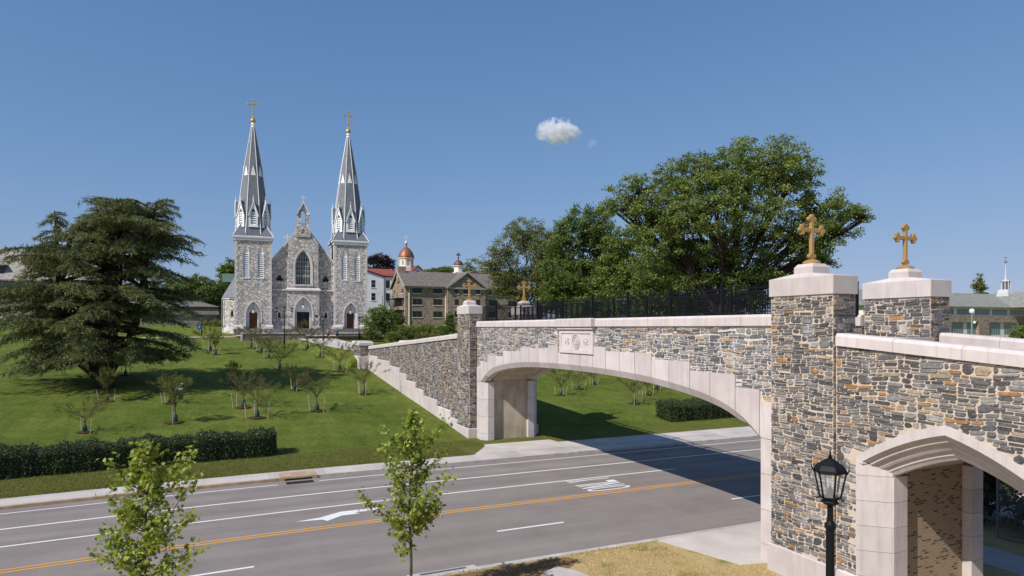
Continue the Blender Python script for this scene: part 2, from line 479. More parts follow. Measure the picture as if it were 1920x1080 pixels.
# ------------------------------------------------------------------ mesh building
class MB:
    def __init__(self):
        self.v, self.f, self.mi, self.t = [], [], [], []
        self.cur, self.tint = 0, (0.5, 0.5, 0.5)

    def add(self, vs, fs):
        b = len(self.v)
        self.v += [tuple(map(float, p)) for p in vs]
        self.t += [self.tint] * len(vs)
        self.f += [tuple(b + i for i in f) for f in fs]
        self.mi += [self.cur] * len(fs)

    def box(self, x0, x1, y0, y1, z0, z1):
        self.add([(x0, y0, z0), (x1, y0, z0), (x1, y1, z0), (x0, y1, z0), (x0, y0, z1), (x1, y0, z1), (x1, y1, z1), (x0, y1, z1)],
                 [(0, 3, 2, 1), (4, 5, 6, 7), (0, 1, 5, 4), (1, 2, 6, 5), (2, 3, 7, 6), (3, 0, 4, 7)])

    def bbox(self, x0, x1, y0, y1, z0, z1, b=0.02):
        """box with bevelled top edges"""
        b = min(b, abs(x1 - x0) / 3, abs(y1 - y0) / 3, abs(z1 - z0) / 3)
        lo = [(x0, y0, z0), (x1, y0, z0), (x1, y1, z0), (x0, y1, z0)]
        mi = [(x0, y0, z1 - b), (x1, y0, z1 - b), (x1, y1, z1 - b), (x0, y1, z1 - b)]
        hi = [(x0 + b, y0 + b, z1), (x1 - b, y0 + b, z1), (x1 - b, y1 - b, z1), (x0 + b, y1 - b, z1)]
        fs = [(0, 3, 2, 1), (8, 9, 10, 11)]
        for k in range(4):
            n = (k + 1) % 4
            fs += [(k, n, 4 + n, 4 + k), (4 + k, 4 + n, 8 + n, 8 + k)]
        self.add(lo + mi + hi, fs)

    def prism(self, poly, fn0, fn1):
        """polygon given as 2-D points; fn0/fn1 map a point to each end"""
        n = len(poly)
        self.add([fn0(p) for p in poly] + [fn1(p) for p in poly],
                 [tuple(range(n))[::-1], tuple(range(n, 2 * n))] + [(i, (i + 1) % n, n + (i + 1) % n, n + i) for i in range(n)])

    def loft(self, rings, closed=True, cap=True):
        n = len(rings[0])
        vs = [p for r in rings for p in r]
        fs = []
        for k in range(len(rings) - 1):
            for i in range(n if closed else n - 1):
                j = (i + 1) % n
                fs.append((k * n + i, k * n + j, (k + 1) * n + j, (k + 1) * n + i))
        if cap and closed:
            fs.append(tuple(range(n))[::-1])
            fs.append(tuple(range((len(rings) - 1) * n, len(rings) * n)))
        self.add(vs, fs)

    def tube(self, pts, rad, n=6):
        pts = [Vector(p) for p in pts]
        if not hasattr(rad, '__len__'):
            rad = [rad] * len(pts)
        rings = []
        for i, p in enumerate(pts):
            d = (pts[min(i + 1, len(pts) - 1)] - pts[max(i - 1, 0)])
            if d.length < 1e-6:
                d = Vector((0, 0, 1))
            d.normalize()
            a = d.orthogonal().normalized() if abs(d.z) > 0.95 else d.cross(Vector((0, 0, 1))).normalized()
            b = d.cross(a)
            rings.append([p + (a * math.cos(2 * math.pi * k / n) + b * math.sin(2 * math.pi * k / n)) * rad[i] for k in range(n)])
        self.loft(rings)

    def lathe(self, c, prof, n=12, rot=0.0):
        self.loft([[(c[0] + r * math.cos(2 * math.pi * k / n + rot), c[1] + r * math.sin(2 * math.pi * k / n + rot), c[2] + z) for k in range(n)] for r, z in prof])

    def build(self, name, mats, parent=None, world=True, smooth=False):
        me = bpy.data.meshes.new(name)
        off = Vector((0, 0, 0))
        if parent is not None and world:
            r = parent
            while r is not None:
                off += r.location
                r = r.parent
        if off.length > 0:
            vs = [(x - off.x, y - off.y, z - off.z) for x, y, z in self.v]
        else:
            vs = self.v
        me.from_pydata(vs, [], self.f)
        if not isinstance(mats, (list, tuple)):
            mats = [mats]
        for m in mats:
            me.materials.append(M[m])
        if len(mats) > 1:
            me.polygons.foreach_set('material_index', np.array(self.mi, dtype=np.int32))
        if any(t != (0.5, 0.5, 0.5) for t in self.t):
            a = me.attributes.new('tint', 'FLOAT_COLOR', 'POINT')
            c = np.ones((len(self.t), 4), dtype=np.float32)
            c[:, :3] = np.array(self.t, dtype=np.float32)
            a.data.foreach_set('color', c.ravel())
        if smooth:
            me.polygons.foreach_set('use_smooth', np.ones(len(me.polygons), dtype=bool))
        me.update()
        o = bpy.data.objects.new(name, me)
        COL.objects.link(o)
        if parent is not None:
            o.parent = parent
        return o


def tag(o, label=None, cat=None, group=None, kind=None):
    if label:
        o['label'] = label
    if cat:
        o['category'] = cat
    if group:
        o['group'] = group
    if kind:
        o['kind'] = kind
    return o


def thing(name, label, cat, loc=(0, 0, 0), rz=0.0, group=None):
    o = bpy.data.objects.new(name, None)
    o.empty_display_size = 0.3
    COL.objects.link(o)
    o.location = loc
    o.rotation_euler = (0, 0, rz)
    return tag(o, label, cat, group)


def copy_thing(root, loc, rz=0.0, scale=1.0, label=None, group=None):
    r = root.copy()
    COL.objects.link(r)
    r.location = loc
    r.rotation_euler = (0, 0, rz)
    r.scale = (scale,) * 3
    if label:
        r['label'] = label
    if group:
        r['group'] = group
    for ch in list(root.children):
        c = ch.copy()
        COL.objects.link(c)
        c.parent = r
        for g in list(ch.children):
            d = g.copy()
            COL.objects.link(d)
            d.parent = c
    return r


def mesh_np(name, V, F, mat, parent, tint=None, smooth=False):
    """V (n,3), F (m,k) numpy -> mesh object in the parent's local frame"""
    me = bpy.data.meshes.new(name)
    n, (m, k) = len(V), F.shape
    me.vertices.add(n)
    me.vertices.foreach_set('co', np.ascontiguousarray(V, dtype=np.float32).ravel())
    me.loops.add(m * k)
    me.loops.foreach_set('vertex_index', np.ascontiguousarray(F, dtype=np.int32).ravel())
    me.polygons.add(m)
    me.polygons.foreach_set('loop_start', np.arange(0, m * k, k, dtype=np.int32))
    me.polygons.foreach_set('loop_total', np.full(m, k, dtype=np.int32))
    me.materials.append(M[mat])
    if tint is not None:
        a = me.attributes.new('tint', 'FLOAT_COLOR', 'POINT')
        c = np.ones((n, 4), dtype=np.float32)
        c[:, 0] = tint
        c[:, 1] = tint
        c[:, 2] = tint
        a.data.foreach_set('color', c.ravel())
    me.update(calc_edges=True)
    me.validate()
    o = bpy.data.objects.new(name, me)
    COL.objects.link(o)
    if parent is not None:
        o.parent = parent
    return o


def leaf_geo(C, size, tint, rg, up=0.35, aspect=0.6, shape='quad', axis=None, droop=0.0):
    """leaf blades at centres C; returns V, F, tint-per-vertex"""
    n = len(C)
    nrm = rg.normal(size=(n, 3))
    nrm[:, 2] += up * 2
    nrm /= np.linalg.norm(nrm, axis=1, keepdims=True)
    if axis is None:
        ax = rg.normal(size=(n, 3))
    else:
        ax = axis.copy()
    ax[:, 2] -= droop
    a = ax - nrm * np.sum(ax * nrm, axis=1, keepdims=True)
    a /= np.linalg.norm(a, axis=1, keepdims=True) + 1e-9
    b = np.cross(nrm, a)
    s = (size * rg.uniform(0.7, 1.3, n))[:, None]
    if shape == 'quad':
        P = [(-0.5, 0), (0.0, -aspect / 2), (0.5, 0), (0.0, aspect / 2)]
    elif shape == 'needle':
        P = [(0, -aspect / 2), (1, 0), (0, aspect / 2)]
    else:   # maple: five lobes
        P = [(-0.55, 0.0), (-0.30, -0.16), (-0.34, -0.42), (-0.05, -0.26), (0.10, -0.52), (0.18, -0.20), (0.52, 0.0),
             (0.18, 0.20), (0.10, 0.52), (-0.05, 0.26), (-0.34, 0.42), (-0.30, 0.16)]
    k = len(P)
    V = np.empty((n, k, 3))
    for i, (x, y) in enumerate(P):
        fold = abs(y) * 0.25
        V[:, i] = C + a * s * x + b * s * y + nrm * s * fold
    F = (np.arange(n)[:, None] * k + np.arange(k)[None, :])
    return V.reshape(-1, 3), F, np.repeat(tint, k)


# ------------------------------------------------------------------ terrain
def terr(X, Y):
    X, Y = np.asarray(X, float), np.asarray(Y, float)
    z = np.interp(Y, [-500, 38.4, 42.0, 45.5, 113, 165, 215, 700, 3000], [0.15, 0.15, 0.17, 0.24, 6.6, 9.0, 10.6, 11.5, 12])
    z = z + np.where(Y > 50, 0.12 * np.sin(X * 0.09 + 1) * np.sin(Y * 0.07), 0) * np.clip((Y - 50) / 12, 0, 1)
    return z


def T(x, y):
    return float(terr(x, y))


def bend(X):
    """the road eases a little towards the camera at its left end"""
    X = np.asarray(X, float)
    return -0.8 * (np.clip(10 - X, 0, 30) / 18.0) ** 2


def strip_mesh(name, y0, y1, z0, z1, mat, xs, kind='structure', extra=None, tints=None):
    mb = MB()
    for i in range(len(xs) - 1):
        a, b = xs[i], xs[i + 1]
        oa, ob = float(bend(a)), float(bend(b))
        if tints is not None:
            mb.tint = tints[i % len(tints)]
        mb.add([(a, y0 + oa, z0), (b, y0 + ob, z0), (b, y1 + ob, z1), (a, y1 + oa, z1)], [(0, 1, 2, 3)])
        if extra:
            extra(mb, a, b, oa, ob)
    o = mb.build(name, mat)
    return tag(o, kind=kind)


XS = [-160, -80, -40, -24] + list(np.arange(-20, 46, 2.0)) + [60, 90, 140, 240, 400]
NEAR_KERB, FAR_KERB = 20.9, 37.55


def build_ground():
    # lawn and everything uphill as one sheet
    ys = np.concatenate([np.linspace(38.2, 46, 14), np.arange(47, 118, 1.5), np.arange(120, 220, 8.0), [260, 340, 500, 900, 2000, 4000]])
    xs = np.concatenate([[-3000, -900, -400, -200, -120, -80], np.arange(-60, 81, 2.0), [100, 140, 200, 300, 600, 1500, 4000]])
    XX, YY = np.meshgrid(xs, ys)
    off = bend(XX) * np.clip((48 - YY) / 8, 0, 1) * np.clip((XX + 60) / 30, 0, 1)
    off = np.where(XX < -30, -0.8 * (20 / 9.0) ** 2 * np.clip((48 - YY) / 8, 0, 1), off)
    YY2 = YY + off
    ZZ = terr(XX, YY) - np.where(YY < 38.3, 0.02, 0)
    V = np.stack([XX, YY2, ZZ], -1).reshape(-1, 3)
    nx, ny = len(xs), len(ys)
    idx = np.arange(nx * ny).reshape(ny, nx)
    F = np.stack([idx[:-1, :-1], idx[:-1, 1:], idx[1:, 1:], idx[1:, :-1]], -1).reshape(-1, 4)
    o = mesh_np('lawn', V, F, 'lawn_grass', None)
    o.data.polygons.foreach_set('use_smooth', np.ones(len(F), dtype=bool))
    tag(o, kind='structure')
    # near side verge
    mb = MB()
    for i in range(len(XS) - 1):
        a, b = XS[i], XS[i + 1]
        oa, ob = float(bend(a)), float(bend(b))
        mb.add([(a, -60, 0.15), (b, -60, 0.15), (b, 20.62 + ob, 0.15), (a, 20.62 + oa, 0.15)], [(0, 1, 2, 3)])
    tag(mb.build('verge', 'dry_grass'), kind='structure')
    # far ground below everything, out to the horizon behind and beside the camera
    mb = MB()
    mb.add([(-4000, -4000, -0.4), (4000, -4000, -0.4), (4000, 44, -0.4), (-4000, 44, -0.4)], [(0, 1, 2, 3)])
    tag(mb.build('ground', 'dry_grass'), kind='structure')
    strip_mesh('road', 20.6, 37.8, 0.0, 0.0, 'asphalt', XS)

    def kerb_face(y, s, w, mat_z=0.15):
        def ex(mb, a, b, oa, ob):
            mb.add([(a, y + oa, -0.02), (b, y + ob, -0.02), (b, y + ob, mat_z), (a, y + oa, mat_z)], [(0, 1, 2, 3)])
        return ex
    # far kerb with its sidewalk slabs, each slab a little different
    g = np.random.default_rng(3)
    sx = [-160, -80, -40, -24] + list(np.arange(-20, 46, 1.52)) + [60, 90, 140, 240, 400]
    tints = [tuple([float(q)] * 3) for q in g.uniform(0.86, 1.04, 60)]
    strip_mesh('sidewalk', FAR_KERB + 0.2, FAR_KERB + 1.75, 0.156, 0.16, 'sidewalk_concrete', sx, tints=tints)
    sxl = [x for x in sx if x <= 5.5]
    sxr = [sxl[-1]] + [x for x in sx if x > 5.5]
    strip_mesh('kerb_old', FAR_KERB, FAR_KERB + 0.2, 0.15, 0.156, 'kerb_tan', sxl, extra=kerb_face(FAR_KERB, 1, 0.2))
    strip_mesh('kerb_far', FAR_KERB, FAR_KERB + 0.2, 0.15, 0.156, 'kerb_grey', sxr, extra=kerb_face(FAR_KERB, 1, 0.2))
    strip_mesh('kerb_near', 20.62, NEAR_KERB, 0.156, 0.15, 'kerb_grey', XS, extra=kerb_face(NEAR_KERB, 1, 0.2))
    # slab joints: thin dark gaps
    # paved apron in front of the far abutment, and the footway under the bridge
    mb = MB()
    mb.tint = (1.02, 1.02, 1.02)
    mb.prism([(15.2, 39.28), (45, 39.28), (45, 41.3), (22.3, 41.3), (22.0, 43.9), (17.6, 43.9), (16.9, 41.7)], lambda p: (p[0], p[1], 0.05), lambda p: (p[0], p[1], 0.178))
    tag(mb.build('apron', 'sidewalk_concrete'), kind='structure')
    mb = MB()
    mb.tint = (1.04, 1.04, 1.04)
    mb.prism([(16.4, 17.3), (18.0, 16.9), (60, 16.9), (60, 20.62), (15.4, 20.62)], lambda p: (p[0], p[1], 0.05), lambda p: (p[0], p[1], 0.168))
    tag(mb.build('footway', 'sidewalk_concrete'), kind='structure')
    mb = MB()
    mb.tint = (0.95, 0.95, 0.95)
    mb.prism([(9.2, 17.6), (11.2, 18.4), (11.0, 19.15), (10.6, 19.75), (9.8, 19.3)], lambda p: (p[0], p[1], 0.05), lambda p: (p[0], p[1], 0.172))
    tag(mb.build('paving_corner', 'sidewalk_concrete'), kind='structure')
    mb = MB()
    pts = [(5.4, 20.5), (7.5, 20.45), (9.5, 20.5), (11.4, 20.45), (11.6, 20.0), (11.0, 19.5), (9.8, 19.2), (8.8, 19.0), (7.4, 18.9), (5.6, 19.2), (4.8, 20.0)]
    mb.add([(x + float(bend(x)) * 0, y, 0.158) for x, y in pts], [tuple(range(len(pts)))[::-1]])
    tag(mb.build('soil_patch', 'bare_soil'), kind='structure')
    # markings
    def line(name, y, w, x0, x1, mat, z=0.006):
        xs = [x0] + [x for x in XS if x0 < x < x1] + [x1]
        strip_mesh(name, y - w / 2, y + w / 2, z, z, mat, xs)
    line('edge_line', 36.75, 0.11, -160, 3.2, 'paint_white')
    line('edge_line', 36.75, 0.11, 5.3, 400, 'paint_white')
    line('lane_line', 33.95, 0.15, -160, 400, 'paint_white')
    line('lane_line', 31.24, 0.14, -160, 24.6, 'paint_white')
    line('centre_line', 27.96, 0.11, -160, 400, 'paint_yellow')
    line('centre_line', 28.25, 0.11, -160, 400, 'paint_yellow')
    for k in range(-4, 8):
        x = 10.5 + 12.2 * k
        line('dash_line', 24.6, 0.14, x, x + 3.05, 'paint_white')
    mb = MB()
    pts = [(3.23, 29.33), (4.30, 29.55), (4.77, 29.85), (5.3, 30.13), (7.07, 30.13), (6.99, 29.86), (5.8, 29.72), (5.99, 29.50), (5.2, 29.48), (4.5, 28.92), (4.35, 29.2)]
    mb.add([(x, y, 0.004) for x, y in pts], [tuple(range(len(pts)))[::-1]])
    tag(mb.build('turn_arrow', 'paint_white'), kind='structure')
    # the word ONLY, read by traffic running towards -X
    mb = MB()
    X0, X1, lw = 17.26, 19.82, 0.115
    Lx = X1 - X0

    def P(y0, u, v):          # u along reading direction (+Y), v from letter foot (X1) to head (X0)
        return (X1 - v * Lx, y0 + u, 0.004)

    def quad(y0, pts):
        mb.add([P(y0, *q) for q in pts], [tuple(range(len(pts)))])
    y, W = 28.57, 0.58
    rnd = lambda a, e: math.copysign(abs(math.sin(a)) ** e, math.sin(a))
    ang = np.linspace(0, 2 * math.pi, 33)[:-1]
    outer = [(W / 2 + W / 2 * math.cos(a), 0.5 + 0.5 * rnd(a, .6)) for a in ang]
    inner = [(W / 2 + (W / 2 - lw) * math.cos(a), 0.5 + 0.42 * rnd(a, .6)) for a in ang]
    n = len(outer)
    mb.add([P(y, *q) for q in outer] + [P(y, *q) for q in inner], [(i, (i + 1) % n, n + (i + 1) % n, n + i) for i in range(n)])
    y, W = 29.29, 0.53
    quad(y, [(0, 0), (lw, 0), (lw, 1), (0, 1)])
    quad(y, [(W - lw, 0), (W, 0), (W, 1), (W - lw, 1)])
    quad(y, [(lw, 1), (lw, .74), (W - lw, 0), (W - lw, .26)])
    y = 29.95
    quad(y, [(0, 0), (.13, 0), (.13, 1), (0, 1)])
    quad(y, [(.13, 0), (.48, 0), (.48, .2), (.13, .2)])
    y = 30.70
    quad(y, [(.15, 0), (.27, 0), (.27, .48), (.15, .48)])
    quad(y, [(.15, .48), (.215, .48), (.12, 1), (0, 1)])
    quad(y, [(.215, .48), (.27, .48), (.42, 1), (.30, 1)])
    tag(mb.build('lane_word', 'paint_white'), kind='structure')
    # lower ramp ground beyond the passage
    mb = MB()
    mb.tint = (0.9, 0.9, 0.9)
    mb.prism([(24.0, 4), (26.0, 4), (26.0, 16.0), (24.0, 16.0)], lambda p: (p[0], p[1], 0.05), lambda p: (p[0], p[1], 0.166))
    tag(mb.build('path', 'sidewalk_concrete'), kind='structure')


build_ground()


# ------------------------------------------------------------------ laid-stone walls
def stones(mb, fmap, u0, u1, v0, v1, inside, rg, unit=0.9, gap=0.029, depth=0.036, mi=1):
    """coursed rubble: stones of many sizes laid in bands; fmap(u, v, out) -> 3-D"""
    mb.cur = mi
    v = v0
    V, Fc, Tn = [], [], []
    ph = rg.uniform(0, 6, 3)

    def wob(u, vv):
        return 0.022 * unit * (math.sin(u * 1.7 + ph[0] + vv) + math.sin(u * 3.9 + ph[1] + vv * 2.3))

    def put(a, b, lo, hi):
        g = gap * rg.uniform(0.55, 1.5)
        a, b, hi = max(a, u0), min(b, u1), min(hi, v1)
        a2, b2, lo2, hi2 = a + g / 2, b - g / 2, lo + g / 2, hi - g / 2
        w, h = b2 - a2, hi2 - lo2
        if w < 0.03 or h < 0.02:
            return
        cx, cy = (a2 + b2) / 2, (lo2 + hi2) / 2
        if not inside(cx, cy, w / 2, h / 2):
            return
        c = min(w, h)
        q = [(a2, lo2), (b2, lo2), (b2, hi2), (a2, hi2)]
        j = 0.2 * c
        q = [(x + rg.uniform(-1, 1) * j + rg.uniform(-.3, .3) * min(j, .03), y + rg.uniform(-0.7, 0.7) * j * 0.6) for x, y in q]
        pts = []
        for i in range(4):
            p0, p1, p2 = q[i - 1], q[i], q[(i + 1) % 4]
            for o in (p0, p2):
                L = math.hypot(o[0] - p1[0], o[1] - p1[1]) + 1e-6
                t = min(0.46, rg.uniform(0.12, 0.46) * c / L)
                pts.append((p1[0] + (o[0] - p1[0]) * t, p1[1] + (o[1] - p1[1]) * t))
        d = depth * rg.uniform(0.45, 1.2)
        tone = rg.uniform()
        tn = (tone, rg.uniform(), rg.uniform())
        ins = 0.16 * c
        n = len(pts)
        ring0 = [fmap(x, y + wob(x, y), 0.0) for x, y in pts]
        ring1 = []
        for x, y in pts:
            L = math.hypot(x - cx, y - cy) + 1e-6
            s = max(0.3, 1 - ins / L * rg.uniform(.6, 1.2))
            x2, y2 = cx + (x - cx) * s, cy + (y - cy) * s
            ring1.append(fmap(x2, y2 + wob(x, y), d * rg.uniform(0.75, 1.1)))
        mb.tint = tn
        mb.add(ring0 + ring1, [(i, (i + 1) % n, n + (i + 1) % n, n + i) for i in range(n)] + [tuple(range(n, 2 * n))])

    while v < v1:
        hband = rg.uniform(0.16, 0.31) * unit
        u = u0 - rg.uniform(0, 0.3) * unit
        while u < u1:
            kind = rg.uniform()
            if kind < 0.2:
                w = rg.uniform(0.18, 0.5) * unit
                put(u, min(u + w, u1), v, v + hband)
            else:
                w = rg.uniform(0.6, 1.5) * unit
                k = 2 if hband < 0.23 * unit or kind < 0.55 else 3
                cuts = np.sort(rg.uniform(0.28, 0.72, k - 1)) if k == 2 else np.array([rg.uniform(.25, .4), rg.uniform(.58, .75)])
                cuts = [0.0] + list(cuts) + [1.0]
                for a, b in zip(cuts[:-1], cuts[1:]):
                    uu = u
                    while uu < u + w - 1e-6:
                        ww = rg.uniform(0.16, 0.62) * unit
                        e = uu + ww
                        if u + w - e < 0.12 * unit:
                            e = u + w
                        put(uu, min(e, u1), v + a * hband, v + b * hband)
                        uu = e
            u += w
        v += hband
    mb.cur = 0
    mb.tint = (0.5, 0.5, 0.5)


def cross_mesh(mb, c, h, t, w, ball=True):
    """budded cross in the X-Z plane turned to face -X: c base centre, h height, t bar half-thickness, w half-span"""
    x, y, z = c
    zc = z + h * 0.66
    d = t * 0.8

    def bar(y0, y1, z0, z1):
        b = t * 0.28
        mb.loft([[(x - d, y0 + b, z0 + b), (x - d, y1 - b, z0 + b), (x - d, y1 - b, z1 - b), (x - d, y0 + b, z1 - b)],
                 [(x - d + b, y0, z0), (x - d + b, y1, z0), (x - d + b, y1, z1), (x - d + b, y0, z1)],
                 [(x + d - b, y0, z0), (x + d - b, y1, z0), (x + d - b, y1, z1), (x + d - b, y0, z1)],
                 [(x + d, y0 + b, z0 + b), (x + d, y1 - b, z0 + b), (x + d, y1 - b, z1 - b), (x + d, y0 + b, z1 - b)]])

    def disc(yc, zc2, r):
        mb.loft([[(x + xx, yc + rr * math.cos(2 * math.pi * k / 12), zc2 + rr * math.sin(2 * math.pi * k / 12)) for k in range(12)]
                 for xx, rr in ((-d * 1.08, r * 0.75), (-d * 0.9, r), (d * 0.9, r), (d * 1.08, r * 0.75))])
    d *= 1.06
    bar(y - t, y + t, z + 0.02, z + h - t * 1.4)
    d /= 1.06
    bar(y - w + t * 1.4, y + w - t * 1.4, zc - t, zc + t)
    r = t * 1.05
    for s in (-1, 1):
        for dy, dz in ((w - t * 0.9, 0), (w - t * 2.1, t * 1.5), (w - t * 2.1, -t * 1.5)):
            disc(y + s * dy, zc + dz, r)
    for dy, dz in ((0, h - t * 0.9), (t * 1.5, h - t * 2.1), (-t * 1.5, h - t * 2.1)):
        disc(y + dy, z + dz, r)
    for dy in (-t * 1.25, t * 1.25):
        disc(y + dy, z + t * 2.0, r)


def pier(x0, x1, y0, y1, zb, zs, label, seed, faces, cross_label):
    """zb: underside, zs: top of the dressed base"""
    rg = np.random.default_rng(seed)
    cx, cy = (x0 + x1) / 2, (y0 + y1) / 2
    root = thing('stone_pier', label, 'pier', (cx, cy, zb), 0, 'stone piers of the bridge')
    mb = MB()
    zt = 9.24
    mb.box(x0 + 0.02, x1 - 0.02, y0 + 0.02, y1 - 0.02, zs - 0.1, zt)
    ins = lambda a, b: (lambda u, v, hu, hv: u - hu > a + 0.005 and u + hu < b - 0.005 and v + hv > zs and v + hv < zt + 0.03)
    if '-x' in faces:
        stones(mb, lambda u, v, o: (x0 + 0.02 - o, u, v), y0 + 0.02, y1 - 0.02, zs - 0.1, zt, ins(y0, y1), rg)
    if '-y' in faces:
        stones(mb, lambda u, v, o: (u, y0 + 0.02 - o, v), x0 + 0.02, x1 - 0.02, zs - 0.1, zt, ins(x0, x1), rg)
    if '+y' in faces:
        stones(mb, lambda u, v, o: (u, y1 - 0.02 + o, v), x0 + 0.02, x1 - 0.02, zs - 0.1, zt, ins(x0, x1), rg)
    mb.build('shaft', ['mortar', 'wall_stone_dark'], root)
    b = MB()
    b.bbox(x0 - 0.07, x1 + 0.07, y0 - 0.07, y1 + 0.07, zb, zs, 0.04)
    b.build('base', 'cast_stone', root)
    c = MB()
    o = 0.03
    c.bbox(x0 - o, x1 + o, y0 - o, y1 + o, zt, 9.80, 0.012)
    # shallow weathered top
    c.loft([[(x0 - o + .012, y0 - o + .012, 9.801), (x1 + o - .012, y0 - o + .012, 9.801), (x1 + o - .012, y1 + o - .012, 9.801), (x0 - o + .012, y1 + o - .012, 9.801)],
            [(cx - .38, cy - .40, 9.93), (cx + .38, cy - .40, 9.93), (cx + .38, cy + .40, 9.93), (cx - .38, cy + .40, 9.93)]])
    cap = c.build('cap', 'cast_stone', root)
    k = MB()
    k.loft([[(cx + sx * a, cy + sy * bq, z) for sx, sy in ((-1, -1), (1, -1), (1, 1), (-1, 1))] for a, bq, z in ((0.36, 0.37, 9.85), (0.36, 0.37, 10.13), (0.28, 0.29, 10.24))])
    k.build('pedestal', 'cast_stone', cap)
    cr = thing('gilded_cross', cross_label, 'cross', (cx, cy, 10.24), 0, 'gilded crosses on the bridge piers')
    m2 = MB()
    m2.lathe((cx, cy, 10.24), [(0.27, 0), (0.27, 0.07), (0.245, 0.085), (0.2, 0.11), (0.11, 0.15)], 20)
    m2.build('foot', 'gilded_bronze', cr)
    m3 = MB()
    cross_mesh(m3, (0, 0, 0), 1.47, 0.068, 0.56)
    m3.v = [(cx + py, cy + pxx, 10.36 + pz) for pxx, py, pz in m3.v]
    m3.f = [f[::-1] for f in m3.f]
    m3.build('cross_body', 'gilded_bronze', cr)


BX_W, BX_E = 17.6, 21.9       # outer faces of the bridge's two side walls
pier(17.0, 18.0, 14.15, 16.6, -0.1, 1.05, 'near stone pier between the road arch and the pointed footway arch', 11, ('-x', '-y', '+y'), 'gilded budded cross on the pier nearest the black lamp')
pier(21.5, 22.5, 14.15, 16.6, -0.1, 1.05, 'second near stone pier, behind the first across the bridge deck', 12, ('-x', '-y'), 'gilded budded cross rightmost, clear against open sky')
pier(17.0, 18.0, 45.0, 47.5, -0.4, 0.93, 'far stone pier between the sloping lawn wall and the road arch', 13, ('-x', '-y', '+y'), 'gilded budded cross on the far pier, in front of the brown building')
pier(21.5, 22.5, 45.0, 47.5, -0.4, 0.93, 'far stone pier seen behind the black bridge fence', 14, ('-x', '-y'), 'gilded budded cross rising behind the far end of the black fence')

AC, AH = 30.8, 13.2        # centre and half span of the arch


def arch_z(y):
    d = abs(y - AC)
    return float(np.interp(d, [0, 2, 4, 6, 7, 8, 9, 10, 11, 11.7, 12.2, 12.6, 12.9, 13.2, 13.4], [6.24, 6.23, 6.19, 6.11, 6.04, 5.95, 5.84, 5.70, 5.50, 5.28, 5.06, 4.82, 4.62, 4.38, 4.30]))


